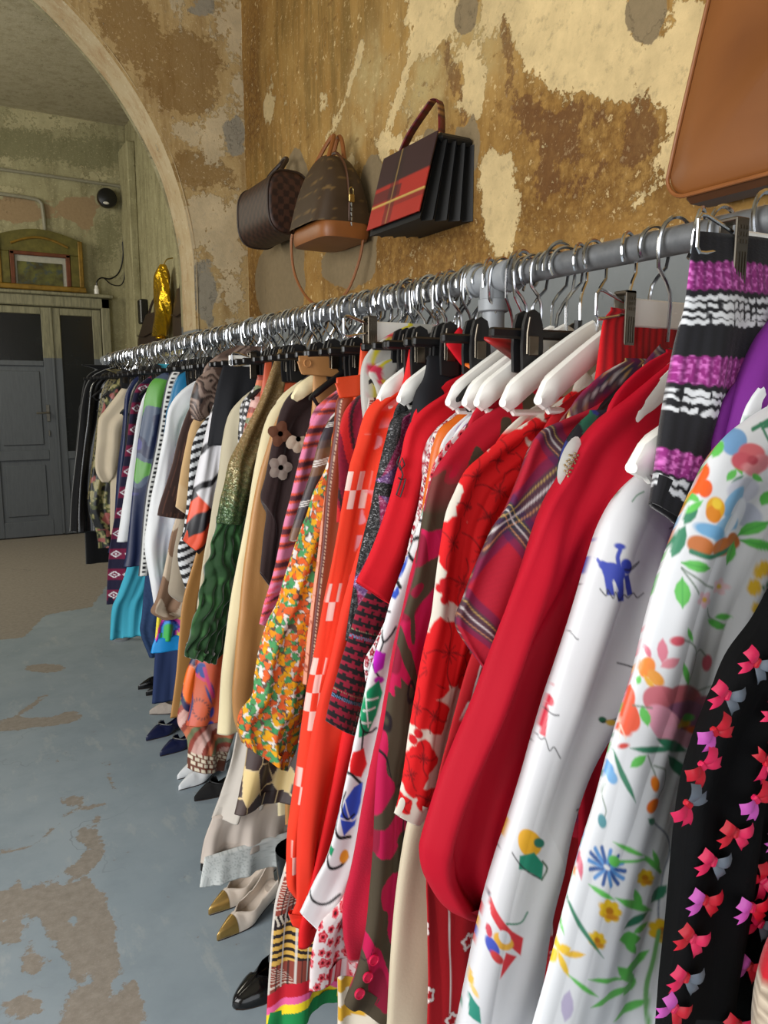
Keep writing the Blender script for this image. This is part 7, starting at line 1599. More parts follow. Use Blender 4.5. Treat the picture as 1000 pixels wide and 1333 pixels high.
@pat
def neon(x, z, u, v, W):
    f = fbm(x, z, 16, 3, 2); c = flatc(x, (34, 40, 160)); c = lay(c, sm(f, .48, .49), srgb(232, 50, 180)); c = lay(c, sm(f, .60, .61), srgb(240, 220, 60)); c = lay(c, sm(.40-f, 0, .01), srgb(60, 150, 230)); return lay(c, sm(.3-f, 0, .01), srgb(60, 180, 80))
@pat
def neonhem(x, z, u, v, W): return flatc(x, (24, 150, 226))
@pat
def laddertrim(x, z, u, v, W):
    c = lay(flatc(x, (30, 36, 56)), vn(x, z, 200, 3)*.2, srgb(16, 20, 34)); b = sm(.013-abs(u-.015), 0, .002)
    c = lay(c, b, srgb(226, 226, 222)); return lay(c, sm(.007-abs(u-.015), 0, .001)*(per(v, .017) < .5), srgb(18, 20, 28))
@pat
def denim(x, z, u, v, W): return lay(flatc(x, (34, 54, 90)), vn(x, z, 250, 3)*.4, srgb(60, 88, 128))
@pat
def bluegreen(x, z, u, v, W):
    f = fbm(x, z, 11, 12, 2); c = flatc(x, (34, 44, 78)); lo = sm(z, .98, 1.05)
    c = lay(c, sm(f, .44, .45)*lo, srgb(74, 88, 112)); c = lay(c, sm(f, .63, .64)*lo, srgb(92, 160, 64)); return lay(c, sm(.33-f, 0, .01)*lo, srgb(60, 58, 130))
@pat
def nordic(x, z, u, v, W):
    c = flatc(x, (32, 28, 54)); q = per(v+.02, .085); band = sm(.27-abs(q-.5), 0, .02)
    c = lay(c, band, srgb(116, 26, 60)); dm = np.abs(per(u, .05)-.5)*2+np.abs(q-.5)*5.0
    c = lay(c, sm(.16-abs(dm-.72), 0, .04)*band, srgb(230, 226, 230)); return lay(c, sm(.22-dm, 0, .04)*band, srgb(230, 226, 230))
@pat
def foliage(x, z, u, v, W):
    f = fbm(x, z, 46, 5, 2); c = flatc(x, (34, 34, 34)); c = lay(c, sm(f, .50, .52), srgb(92, 96, 58)); c = lay(c, sm(f, .62, .64), srgb(170, 160, 110)); return lay(c, sm(fbm(x+4, z, 20, 6, 2), .68, .70), srgb(170, 96, 90))
@pat
def leopard(x, z, u, v, W):
    d1, d2, h, _, _ = vor(x, z, 60, 8); return lay(flatc(x, (130, 120, 80)), sm(.35-d1, 0, .1), srgb(26, 24, 20))
@pat
def ethnic(x, z, u, v, W):
    zz = z-.018*np.cos((x-.55)*26)
    q = vn(v*0, v, 60, 5); rows = per(v, .012+0*v); zone = per(v+.012*np.sin(u*30)+.05, .19)
    c = flatc(x, (206, 196, 180)); c = lay(c, (per(u+.003*np.sin(v*180), .0085) < .5)*1.0, srgb(40, 30, 32))
    g = (zone > .58).astype(float); gold = lay(flatc(x, (222, 176, 84)), (per(v+.004*np.sin(u*60), .016) < .45)*1.0, srgb(38, 28, 30)); c = lay(c, g, gold)
    r = (zone < .46)*1.0; rus = lay(flatc(x, (146, 66, 54)), sm(np.sin(u*220+26*np.sin(v*40)+v*260)-.45, 0, .2)*(vn(u, v, 14, 3) > .45), srgb(226, 206, 190)); rus = lay(rus, (per(u, .0105) < .22)*.8, srgb(40, 28, 30)); c = lay(c, r, rus)
    c = lay(c, ((per(u, .021) < .1))*.8, srgb(228, 222, 214))
    z0 = Z_RAINBOW
    for a, b, col in ((.0, .034, (26, 140, 74)), (.034, .052, (250, 222, 40)), (.052, .066, (240, 100, 160)), (.066, .092, (200, 24, 44))):
        c = lay(c, ((zz >= z0+a) & (zz < z0+b)).astype(float), srgb(*col))
    return lay(c, (zz < z0).astype(float), srgb(26, 140, 74))
Z_RAINBOW = .236
@pat
def mustard(x, z, u, v, W): return lay(flatc(x, (226, 214, 196)), (per(v+u*.2, .05) < .5)*1.0, srgb(214, 164, 46))

# ================================================================== the setting
XR, ZR = 0.86, 1.652          # clothes rail
XW = 1.48                     # right wall
YA0, YA1 = 4.0, 4.27          # wall with the arch
DADO = 1.83

def grid(u0, u1, v0, v1, step):
    nu = max(2, int((u1-u0)/step)+1); nv = max(2, int((v1-v0)/step)+1)
    U, V = np.meshgrid(np.linspace(u0, u1, nu), np.linspace(v0, v1, nv))
    i = np.arange(nu*nv).reshape(nv, nu)
    Q = np.stack([i[:-1, :-1], i[:-1, 1:], i[1:, 1:], i[1:, :-1]], -1).reshape(-1, 4)
    return U.ravel(), V.ravel(), Q
def marks(a, b, motifs, aa): return paint(np.zeros((len(a), 3)), a, b, motifs, aa)

def plaster(name, base, base2, dark, cream, grey, sten, dado=None, dz=DADO, srag=.6, flecks=.55):
    """old limewashed plaster: layers flaked off along ragged edges, grey oil paint below"""
    t = NT(name); P = t.obj(); m = t.n('ShaderNodeSeparateColor', {0: t.attr('marks')}); w = t.n('ShaderNodeSeparateColor', {0: t.attr('wash')})
    big = t.noise(1.6, 5, .62, P); mid = t.noise(7, 6, .65, P); fine = t.noise(34, 6, .7, P); grain = t.noise(160, 3, .6, P)
    streak = t.noise(3.0, 6, .7, t.scale(P, (3.5, 3.5, .55)))
    c = t.mix(t.ramp(mid, .32, .68), base, base2)
    c = t.mix(t.math('MULTIPLY', t.ramp(streak, .48, .62), .55), c, dark)
    c = t.mix(t.math('MULTIPLY', w.outputs[0], t.ramp(fine, .30, .58)), c, dark)
    c = t.mix(t.math('MULTIPLY', t.math('MULTIPLY', w.outputs[1], .55), t.ramp(streak, .35, .65)), c, C4(120, 100, 52))
    c = t.mix(t.math('MULTIPLY', w.outputs[2], t.ramp(mid, .35, .6)), c, C4(176, 154, 104))
    # flecks of the layers beneath all over
    c = t.mix(t.math('MULTIPLY', t.ramp(fine, .60, .66), .75), c, cream)
    c = t.mix(t.math('MULTIPLY', t.ramp(t.noise(16, 5, .7, t.scale(P, (1, 1, 1.4))), .60, .66), .6), c, dark)
    st = t.ramp(t.math('ADD', m.outputs[2], t.math('ADD', t.math('MULTIPLY', t.math('SUBTRACT', fine, .5), 1.5), t.math('MULTIPLY', t.math('SUBTRACT', mid, .5), srag))), .42, .54)
    c = t.mix(t.math('MULTIPLY', st, .68), c, sten)
    c = t.mix(t.math('MULTIPLY', t.ramp(t.noise(52, 6, .72, P), .58, .64), flecks), c, cream)
    rag = t.math('ADD', t.math('ADD', t.math('MULTIPLY', t.math('SUBTRACT', mid, .5), 2.2), t.math('MULTIPLY', t.math('SUBTRACT', big, .5), .9)), t.math('MULTIPLY', t.math('SUBTRACT', fine, .5), 1.5))
    cr = t.ramp(t.math('ADD', m.outputs[0], rag), .44, .52)
    cc = t.mix(t.ramp(mid, .35, .65), cream, tuple(v*.74 for v in cream[:3])+(1,))
    cc = t.mix(t.math('MULTIPLY', t.ramp(fine, .55, .7), .5), cc, grey)
    c = t.mix(cr, c, cc)
    rag2 = t.math('MULTIPLY', t.math('SUBTRACT', mid, .5), .9)
    gr = t.ramp(t.math('ADD', m.outputs[1], rag2), .46, .50)
    c = t.mix(gr, c, t.mix(t.ramp(fine, .3, .7), grey, tuple(v*.82 for v in grey[:3])+(1,)))
    h = t.math('ADD', t.math('ADD', t.math('MULTIPLY', cr, .8), t.math('MULTIPLY', mid, .5)), t.math('ADD', t.math('MULTIPLY', fine, .35), t.math('MULTIPLY', grain, .12)))
    rough = .85
    if dado is not None:
        zz = t.n('ShaderNodeSeparateXYZ', {0: P}).outputs[2]
        zz = t.math('ADD', zz, t.math('MULTIPLY', t.math('SUBTRACT', fine, .5), .012))
        d = t.ramp(zz, dz+.003, dz-.003)
        c = t.mix(d, c, t.mix(t.ramp(mid, .3, .7), dado, tuple(v*.86 for v in dado[:3])+(1,)))
        h = t.math('MULTIPLY', h, t.math('SUBTRACT', 1.0, t.math('MULTIPLY', d, .8)))
    t.set(Base_Color=c, Roughness=rough, Normal=t.bump(h, .55, .012))
    t.b.inputs['Specular IOR Level'].default_value = .25
    return t.m
GREY = C4(132, 136, 136)
plaster('plaster_wall', C4(172, 136, 76), C4(154, 114, 56), C4(108, 74, 32), C4(220, 194, 142), C4(138, 120, 90), C4(96, 62, 36), GREY, flecks=.28)
plaster('plaster_arch', C4(180, 152, 102), C4(190, 166, 120), C4(126, 94, 50), C4(212, 192, 154), C4(156, 148, 130), C4(124, 92, 46), GREY, dz=1.79, srag=2.2)
plaster('plaster_far', C4(172, 166, 132), C4(154, 148, 114), C4(118, 112, 82), C4(200, 192, 154), C4(164, 140, 108), C4(122, 120, 90), C4(126, 128, 124), dz=1.82)
plaster('plaster_vault', C4(182, 174, 152), C4(170, 162, 138), C4(146, 136, 110), C4(192, 184, 158), C4(140, 132, 112), C4(116, 112, 88))
plaster('plaster_intrados', C4(196, 178, 142), C4(184, 160, 120), C4(164, 128, 86), C4(204, 190, 156), C4(184, 182, 154), C4(170, 130, 90), GREY, dz=1.79)

def fl_mat():
    t = NT('painted_floor'); P = t.obj(); m = t.n('ShaderNodeSeparateColor', {0: t.attr('marks')})
    big = t.noise(1.1, 5, .6, P); mid = t.noise(6, 6, .65, P); fine = t.noise(38, 6, .7, P); grain = t.noise(220, 2, .5, P)
    c = t.mix(t.ramp(big, .35, .65), C4(142, 156, 166), C4(158, 170, 178))
    c = t.mix(t.math('MULTIPLY', t.ramp(mid, .45, .7), .45), c, C4(128, 142, 152))
    c = t.mix(t.math('MULTIPLY', t.ramp(t.noise(11, 5, .7, t.scale(P, (1, .35, 1))), .56, .66), .5), c, C4(176, 182, 182))
    rag = t.math('ADD', t.math('MULTIPLY', t.math('SUBTRACT', mid, .5), 1.1), t.math('MULTIPLY', t.math('SUBTRACT', fine, .5), 1.0))
    wear = t.ramp(t.math('ADD', m.outputs[0], rag), .46, .54)
    speck = t.ramp(t.math('ADD', fine, t.math('MULTIPLY', mid, .5)), .93, .99)
    wear = t.math('MAXIMUM', wear, t.math('MULTIPLY', speck, .7))
    cem = t.mix(t.ramp(fine, .3, .7), C4(158, 150, 140), C4(134, 126, 116)); cem = t.mix(t.math('MULTIPLY', t.ramp(grain, .6, .7), .5), cem, C4(164, 160, 152))
    c = t.mix(wear, c, cem)
    crack = t.n('ShaderNodeTexVoronoi', {'Vector': t.n('ShaderNodeVectorMath', {0: P, 1: t.n('ShaderNodeTexNoise', {'Vector': P, 'Scale': 2.2, 'Detail': 4}).outputs['Color']}, operation='ADD').outputs[0], 'Scale': .8}, feature='DISTANCE_TO_EDGE').outputs['Distance']
    c = t.mix(t.math('MULTIPLY', t.math('MULTIPLY', t.ramp(crack, .003, .0006), t.ramp(big, .45, .6)), .45), c, C4(96, 98, 98))
    ro = t.math('ADD', t.math('MULTIPLY', wear, .22), t.math('ADD', .40, t.math('MULTIPLY', mid, .16)))
    t.set(Base_Color=c, Roughness=ro, Normal=t.bump(t.math('ADD', t.math('MULTIPLY', wear, -.6), t.math('MULTIPLY', fine, .25)), .22, .004))
    t.b.inputs['Specular IOR Level'].default_value = .4
fl_mat()

# floor
X_, Y_, Q_ = grid(-2.6, 2.0, -2.1, 8.7, .03)
mk_ = marks(X_, Y_, FLOOR_MARKS, .03)
far_ = sm(Y_+.5*(vn(X_, Y_, 1.5, 3)-.5)*2, 5.6, 7.2)*.75
mk_[:, 0] = np.maximum(mk_[:, 0], far_)
fo = ob('floor', mesh_np('floor', np.stack([X_, Y_, 0*X_], 1), Q_, 'painted_floor', attrs={'marks': mk_})); struct(fo)
# right wall of the front room
A_, B_, Q_ = grid(-2.1, YA0, 0.0, 3.9, .02)
wob = .006*(fbm(A_, B_, 3, 5)-.5)*2
o = ob('wall_right', mesh_np('wall_right', np.stack([XW+wob, A_, B_], 1), Q_[:, ::-1], 'plaster_wall',
       attrs={'marks': marks(A_, B_, WALL_MARKS, .04), 'wash': marks(A_, B_, WALL_WASH, .09)})); struct(o)
# wall with the arched opening
AX, AZ, AR = -.31, 2.05, 1.5
def arch_mesh(y):
    X_, Z_, Q_ = grid(-2.6, XW+.01 if y == YA0 else 1.9, 0.0, 4.3, .025)
    hole = ((X_-AX)**2+(Z_-AZ)**2 < AR**2) | ((abs(X_-AX) < AR) & (Z_ < AZ))
    # snap the vertices just inside the opening onto its edge so that the rim is a clean curve
    q = Q_[~hole[Q_].all(1)]
    ins = hole & np.isin(np.arange(len(X_)), q)
    ang = np.arctan2(np.maximum(Z_-AZ, 0), X_-AX); low = Z_ < AZ
    X2 = np.where(ins, np.where(low, AX+np.sign(X_-AX)*AR, AX+AR*np.cos(ang)), X_)
    Z2 = np.where(ins & ~low, AZ+AR*np.sin(ang), Z_)
    return X2, Z2, q
Xa, Za, Qa = arch_mesh(YA0)
Ya = YA0+.006*(fbm(Xa, Za, 4, 8)-.5)*2
o = ob('wall_arch', mesh_np('wall_arch', np.stack([Xa, Ya, Za], 1), Qa, 'plaster_arch', attrs={'marks': marks(Xa, Za, ARCH_MARKS, .11), 'wash': np.zeros((len(Xa), 3))})); struct(o)
Xa, Za, Qa = arch_mesh(YA1)
b = ob('back_face', mesh_np('back_face', np.stack([Xa, 0*Xa+YA1, Za], 1), Qa[:, ::-1], 'plaster_far', attrs={'marks': np.zeros((len(Xa), 3)), 'wash': np.zeros((len(Xa), 3))}), o)
# soffit of the arch with rounded, worn arrises
prof = [(AX+AR, 0.0), (AX+AR, .9), (AX+AR, 1.5), (AX+AR, 1.8)] + [(AX+AR*math.cos(a), AZ+AR*math.sin(a)) for a in np.linspace(0, PI, 90)] + [(AX-AR, 1.5), (AX-AR, 0.0)]
V = []; ny = 9
for i, (px, pz) in enumerate(prof):
    for j in range(ny):
        f = j/(ny-1); y = YA0-.004+(YA1-YA0+.008)*f; e = .016*(abs(2*f-1)**6); dx, dz = (px-AX, max(pz-AZ, 0)); n = math.hypot(dx, dz) or 1
        wob = .008*(math.sin(i*.7+j)+math.sin(i*.31))/2
        V.append((px+dx/n*(e-wob*.5), y, pz+dz/n*(e-wob*.5)))
Qs = [(i*ny+j, i*ny+j+1, (i+1)*ny+j+1, (i+1)*ny+j) for i in range(len(prof)-1) for j in range(ny-1)]
b = ob('soffit', mesh_np('soffit', V, Qs, 'plaster_intrados', attrs={'marks': np.zeros((len(V), 3)), 'wash': np.zeros((len(V), 3))}), o)
# back room
def slab(name, V, mat, marks_=None):
    o = ob(name, mesh_np(name, V, [(0, 1, 2, 3)], mat)); return struct(o)
A_, B_, Q_ = grid(-2.6, 1.9, 0, 4.25, .03)
o = ob('wall_far', mesh_np('wall_far', np.stack([A_, 0*A_+8.65, B_], 1), Q_, 'plaster_far', attrs={'marks': marks(A_, B_, FAR_MARKS, .14), 'wash': np.zeros((len(A_), 3))})); struct(o)
A_, B_, Q_ = grid(YA1, 8.65, 0, 4.25, .05)
o = ob('wall_far_right', mesh_np('wall_far_right', np.stack([0*A_+1.9, A_, B_], 1), Q_, 'plaster_far', attrs={'marks': np.zeros((len(A_), 3)), 'wash': np.zeros((len(A_), 3))})); struct(o)
def block(name, x0, x1, y0, y1, z0, z1, mat):
    return struct(MB().box(x0, x1, y0, y1, z0, z1).build(name, mat, smooth=False))
block('ceiling_back', -2.6, 2.0, YA1, 8.75, 4.2, 4.3, 'plaster_vault')
block('ceiling', -2.7, 1.6, -2.1, YA0, 3.9, 4.0, 'plaster_vault')
# left wall with the side window opening, and the far end of the left wall
lw = struct(MB().box(-2.7, -2.6, -2.1, -.5, 0, 3.9).box(-2.7, -2.6, 1.9, 4.0, 0, 3.9).box(-2.7, -2.6, -.5, 1.9, 2.85, 3.9).box(-2.7, -2.6, -.5, 1.9, 0, .7).build('wall_left', 'plaster_vault', smooth=False))
struct(MB().box(-2.7, -2.6, YA1, 8.7, 0, 4.2).build('wall_left_back', 'plaster_vault', smooth=False))
struct(MB().box(-2.6, -2.25, -2.2, -2.1, 0, 3.9).box(.5, 1.5, -2.2, -2.1, 0, 3.9).box(-2.25, .5, -2.2, -2.1, 2.9, 3.9).build('wall_front', 'plaster_vault', smooth=False))
# shallow pilaster on the far right corner of the back room
struct(MB().box(1.82, 1.9, 8.25, 8.65, 0, 3.95, .01).build('trim_1', 'plaster_far', smooth=False))

# ------------------------------------------------------------------ double door of the back room
def door_mat(name, up, lo, cut):
    t = NT(name); P = t.obj(); z = t.n('ShaderNodeSeparateXYZ', {0: P}).outputs[2]
    fine = t.noise(30, 5, .7, P); st = t.noise(9, 5, .7, t.scale(P, (6, 6, .6)))
    a = t.mix(t.ramp(st, .4, .62), up, tuple(v*.6 for v in up[:3])+(1,)); b = t.mix(t.ramp(st, .42, .7), lo, tuple(v*.82 for v in lo[:3])+(1,))
    t.set(Base_Color=t.mix(t.ramp(z, cut+.003, cut-.003), a, b), Roughness=.55, Normal=t.bump(fine, .2, .002))
door_mat('door_paint', C4(146, 142, 114), C4(94, 99, 105), DADO)
plain('dark_glass', (30, 32, 34), .25, 0, .1, 4); plain('brass_dull', (150, 146, 138), .35, .8); plain('chrome', (206, 208, 212), .16, 1.0, .02); plain('steel_dark', (120, 112, 100), .3, 1.0, .05)
def leaf(name, x0, x1, glass_from, parent):
    y = 8.585; m = MB(); sw = .085; zt = 2.33
    m.box(x0, x0+sw, y, y+.05, .01, zt, .006).box(x1-sw, x1, y, y+.05, .01, zt, .006).box(x0+sw, x1-sw, y, y+.05, zt-.07, zt, .006).box(x0+sw, x1-sw, y, y+.05, .01, .17, .006)
    d = m.build(name, 'door_paint', parent, smooth=False)
    if glass_from > 1:
        MB().box(x0+sw, x1-sw, y+.015, y+.03, glass_from, zt-.07).build('glass_pane', 'dark_glass', d, smooth=False)
        MB().box(x0+sw, x1-sw, y, y+.05, glass_from-.05, glass_from, .005).box(x0+sw, x1-sw, y, y+.05, .80, .90, .005).build('rail_bar', 'door_paint', d, smooth=False)
        for z0, z1 in ((.90, glass_from-.05), (.17, .80)):
            MB().box(x0+sw, x1-sw, y+.02, y+.035, z0, z1).box(x0+sw+.04, x1-sw-.04, y+.008, y+.03, z0+.05, z1-.05, .01).build('door_panel', 'door_paint', d, smooth=False)
    else:
        MB().box(x0+sw, x1-sw, y+.015, y+.03, glass_from, zt-.07).build('glass_pane', 'dark_glass', d, smooth=False)
        MB().box(x0+sw, x1-sw, y, y+.05, glass_from-.08, glass_from, .005).build('rail_bar', 'door_paint', d, smooth=False)
        MB().box(x0+sw, x1-sw, y+.02, y+.035, .17, glass_from-.08).build('door_panel', 'door_paint', d, smooth=False)
    return d
dr = bpy.data.objects.new('door_1', None); link(dr); dr['kind'] = 'structure'
fr = MB().box(.33, .42, 8.56, 8.65, 0, 2.45, .01).box(1.555, 1.645, 8.56, 8.65, 0, 2.45, .01).box(.33, 1.645, 8.56, 8.65, 2.34, 2.45, .01).box(.30, 1.68, 8.53, 8.65, 2.45, 2.485, .008).build('door_frame', 'door_paint', dr, smooth=False)
l1 = leaf('door_leaf', .425, 1.06, 1.80, dr); l2 = leaf('door_leaf', 1.07, 1.55, .88, dr)
hd = MB().tube([(.985, 8.585, 1.28), (.985, 8.53, 1.28), (.96, 8.525, 1.28), (.87, 8.525, 1.275)], .009).box(.968, 1.002, 8.575, 8.585, 1.19, 1.36, .004).build('door_handle', 'brass_dull', l1)
MB().box(.978, .992, 8.57, 8.585, 1.04, 1.10, .003).build('lock_plate', 'brass_dull', l1)
MB().box(1.055, 1.078, 8.568, 8.585, .02, 2.33, .004).build('meeting_strip', 'door_paint', l1, smooth=False)

# ------------------------------------------------------------------ things on the far wall
plain('gilt', (150, 116, 40), .45, .25, .15, 14); plain('gilt_red', (116, 62, 34), .5, .1, .15, 14); plain('olive_gilt', (112, 104, 46), .5, .2, .15, 14)
plain('pale_mat', (176, 174, 160), .7); plain('black_plastic', (20, 20, 22), .35); plain('white_plastic', (232, 230, 224), .32, 0, .01); plain('conduit', (150, 146, 126), .5)
def pic_mat():
    t = NT('landscape_picture'); P = t.obj(); n = t.noise(6, 5, .6, P); c = t.mix(t.ramp(n, .4, .6), C4(62, 58, 34), C4(104, 104, 48))
    t.set(Base_Color=t.mix(t.ramp(t.noise(14, 3, .5, P), .55, .65), c, C4(66, 76, 72)), Roughness=.4)
pic_mat()
pf = thing('picture_frame', 'ornate gilt arched picture frame standing on top of the door frame', 'picture frame', (1.0, 8.56, 2.487))
w2 = .385
arch = [(-w2, .47), (-w2, .50)] + [(-w2+2*w2*k/14, .50+.085*math.sin(PI*k/14)) for k in range(1, 14)] + [(w2, .50), (w2, .47), (w2, .36), (-w2, .36)]
MB().prism(arch, 'y', -.03, .03).build('pediment', 'olive_gilt', pf)
arc = [(-.26+.52*k/14, 0, .43+.075*math.sin(PI*k/14)) for k in range(15)]
MB().tube([(x, -.034, z) for x, _, z in arc], .012).build('pediment_moulding', 'gilt', pf)
MB().box(-w2-.03, w2+.03, -.05, .04, 0, .05, .008).build('base_ledge', 'gilt', pf)
for s in (-1, 1):
    a, b_ = sorted((s*w2, s*.275)); MB().box(a, b_, -.03, .03, .05, .36, .008).build('side_post', 'olive_gilt', pf)
    a, b_ = sorted((s*(w2+.012), s*(w2-.03))); MB().box(a, b_, -.045, .03, .05, .5, .006).build('pilaster', 'gilt', pf)
m = MB()
for s in (-1, 1):
    a, b_ = sorted((s*.275, s*.235)); m.box(a, b_, -.036, .02, .05, .36, .005)
m.box(-.275, .275, -.036, .02, .33, .365, .005).build('inner_frame', 'gilt_red', pf)
MB().box(-.235, .235, -.005, .02, .05, .33).build('pale_backing', 'pale_mat', pf, smooth=False)
MB().box(-.215, .20, -.012, -.004, .055, .27).build('painting', 'landscape_picture', pf, smooth=False)

def curve_pts(P, n=8):
    """Catmull-Rom through points"""
    P = [Vector(p) for p in P]; P = [P[0]*2-P[1]] + P + [P[-1]*2-P[-2]]; out = []
    for i in range(1, len(P)-2):
        for k in range(n):
            t = k/n; a, b_, c_, d_ = P[i-1:i+3]
            out.append(.5*((2*b_)+(c_-a)*t+(2*a-5*b_+4*c_-d_)*t*t+(3*b_-a-3*c_+d_)*t**3))
    out.append(P[-2]); return out
sp = thing('wall_speaker', 'small round black speaker fixed high on the far wall', 'speaker', (1.67, 8.60, 3.45))
MB().rings([[(r*math.cos(a), y, r*math.sin(a)) for a in np.linspace(0, 2*PI, 25)[:-1]] for r, y in ((.05, .05), (.095, .0), (.1, -.04), (.092, -.07), (.06, -.085), (.0005, -.09))]).build('housing', 'black_plastic', sp)
MB().rings([[(-.02+.03*math.cos(a), -.088, -.06+.014*math.sin(a)) for a in np.linspace(0, 2*PI, 13)[:-1]], [(-.02+.02*math.cos(a), -.098, -.06+.008*math.sin(a)) for a in np.linspace(0, 2*PI, 13)[:-1]]]).build('white_spot', 'white_plastic', sp)
o = MB().tube(curve_pts([(-.4, 8.62, 3.60), (.7, 8.62, 3.61), (1.6, 8.62, 3.6), (1.80, 8.62, 3.595), (1.835, 8.62, 3.56), (1.84, 8.62, 3.3), (1.84, 8.62, 1.9)], 6), .016).build('conduit_pipe', 'conduit'); tag(o, 'long pale electrical conduit running along the far wall and down its corner', 'pipe')
o = MB().tube(curve_pts([(-.3, 8.62, 3.40), (.6, 8.62, 3.385), (.95, 8.62, 3.375), (1.04, 8.62, 3.35), (1.06, 8.62, 3.28), (1.07, 8.62, 3.07)], 6), .018).build('elbow_pipe', 'conduit'); tag(o, 'short grey pipe bending down behind the gilt picture frame', 'pipe')
cb = thing('hanging_cable', 'black cable looping from the conduit down to a white lamp socket', 'cable', (1.52, 8.56, 2.487))
MB().tube(curve_pts([(0, 0, .07), (.01, 0, .13), (.06, .02, .17), (.15, .04, .17), (.24, .05, .24), (.29, .05, .40), (.31, .06, .7), (.315, .06, 1.05)]), .008, 6).build('cable', 'black_plastic', cb)
MB().tube(curve_pts([(.08, .02, .17), (.17, .04, .11), (.27, .05, .13), (.31, .05, .3), (.325, .06, .6)]), .006, 6).build('cable_loop', 'black_plastic', cb)
MB().tube([(0, 0, 0), (0, 0, .05), (0, 0, .055), (0, 0, .085)], [.026, .026, .02, .016], 14).build('socket', 'white_plastic', cb)
MB().box(.29, .35, .05, .07, .46, .56, .006).build('junction_box', 'black_plastic', cb)

# ================================================================== clothes rail
plain('rail_steel', (112, 114, 116), .45, .35, .12, 40); plain('rail_paint', (140, 144, 148), .5, .1, .06, 20)
rl = thing('clothes_rail', 'long grey steel pipe clothes rail with tee fittings and floor posts', 'clothes rail', (XR, 0, 0))
MB().tube([(0, y, ZR) for y in (-.25, 1.1)], .0185, 20).build('pipe', 'rail_steel', rl)
MB().tube([(0, y, ZR) for y in (1.1, 4.72)], .0185, 20).build('pipe', 'rail_steel', rl)
for y in (1.105, 4.66):
    tf = MB().tube([(0, y-.055, ZR), (0, y-.053, ZR), (0, y-.035, ZR), (0, y-.034, ZR), (0, y+.034, ZR), (0, y+.035, ZR), (0, y+.053, ZR), (0, y+.055, ZR)], [.024, .027, .027, .0245, .0245, .027, .027, .024], 20)
    tf.tube([(0, y, ZR), (0, y, ZR-.035), (0, y, ZR-.036), (0, y, ZR-.055), (0, y, ZR-.057)], [.0245, .0245, .027, .027, .024], 20).build('tee_fitting', 'rail_paint', rl)
    MB().tube([(0, y, ZR-.05), (0, y, .012)], .0195, 20).build('post', 'rail_paint', rl)
    MB().tube([(0, y, 0), (0, y, .012), (0, y, .018)], [.055, .055, .03], 20).build('floor_flange', 'rail_paint', rl)

# ================================================================== hangers (built round the rail centre, hung at their place)
def hook_mesh(var):
    r = .0265; pts = []
    a0 = {0: -35, 1: -10, 2: -55}[var]
    for a in np.linspace(a0, 180, 20): pts.append((-r*math.cos(math.radians(a)), 0, -.002+r*math.sin(math.radians(a))))
    pts += [(.0265, 0, -.012), (.024, 0, -.028), (.010, 0, -.042), (.002, 0, -.054), (0, 0, -.068), (0, 0, -.105)]
    return MB().tube(pts, .0026, 6).mesh('hook', 'chrome')
HOOK = [hook_mesh(v) for v in range(3)]
plain('black_rubber', (22, 22, 24), .5); plain('cream_wood', (222, 208, 168), .5, 0, .03); plain('white_bar_paint', (236, 234, 228), .4, 0, .01)
def wing_mesh(mat, thick=.0085, h0=.016, h1=.012):
    rings = []
    for x in np.linspace(-.165, .165, 35):
        q = abs(x)/.165; zc = -.106-.102*q**1.15; hh = h0*(1+.15*q**2) if q < .9 else h0*1.15*(1-((q-.9)/.1)**2*.75); hh = max(hh, .004); th = thick*(1+.4*q) if q < .93 else thick*.9
        rings.append([(x, th*math.cos(a)*(abs(math.cos(a))**-.3 if abs(math.cos(a)) > .01 else 1), zc+hh*math.sin(a)) for a in np.linspace(0, 2*PI, 13)[:-1]])
    return MB().rings(rings).mesh('shoulder_bar', mat)
def low_bar(mat):
    return MB().tube([(-.158, 0, -.203), (-.145, 0, -.222), (0, 0, -.224), (.145, 0, -.222), (.158, 0, -.203)], .005, 8).mesh('trouser_bar', mat)
def clip_bar(mat, h, d): return MB().box(-.165, .165, -d, d, -.112-h, -.112+h, min(d, h)*.5).mesh('bar', mat)
def black_clip():
    p = [(-.017, -.055), (-.019, -.02), (-.017, .012), (-.012, .028), (0, .034), (.012, .028), (.017, .012), (.019, -.02), (.017, -.055), (0, -.058)]
    return MB().prism(p, 'y', -.014, -.008).prism(p, 'y', .008, .014).box(-.010, .010, -.009, .009, -.008, .006).mesh('clip', 'black_rubber')
def clip_spring(): return MB().box(-.009, .009, -.0165, -.0135, -.032, -.004, .001).tube([(-.012, -.016, -.03), (-.013, -.017, .0), (-.009, -.017, .022)], .0014, 5).mesh('clip_spring', 'steel_dark')
def chrome_clip():
    m = MB().box(-.010, .010, -.011, -.0085, -.048, .024, .001).box(-.010, .010, .0085, .011, -.048, .024, .001).box(-.010, .010, -.011, .011, .020, .024, .001)
    for k in range(4): m.box(-.0075+k*.0042, -.0055+k*.0042, -.0122, -.0105, -.044, -.010)
    for i in range(3):
        for k in range(4): m.box(-.0075+k*.0044, -.005+k*.0044, -.0118, -.0105, -.002+i*.007, .002+i*.007)
    return m.mesh('chrome_clip', 'steel_dark')
def clip_loop():
    return MB().tube([(-.006, -.004, .008), (-.040, -.004, .018), (-.047, -.004, .018), (-.0505, -.004, .014), (-.0505, -.004, -.008), (-.047, -.004, -.012), (-.040, -.004, -.012), (-.006, -.004, -.006)], .0019, 8).mesh('clip_loop', 'chrome')
def hook_collar(): return MB().tube([(0, 0, -.088), (0, 0, -.112)], .006, 8).mesh('hook_collar', 'black_rubber')
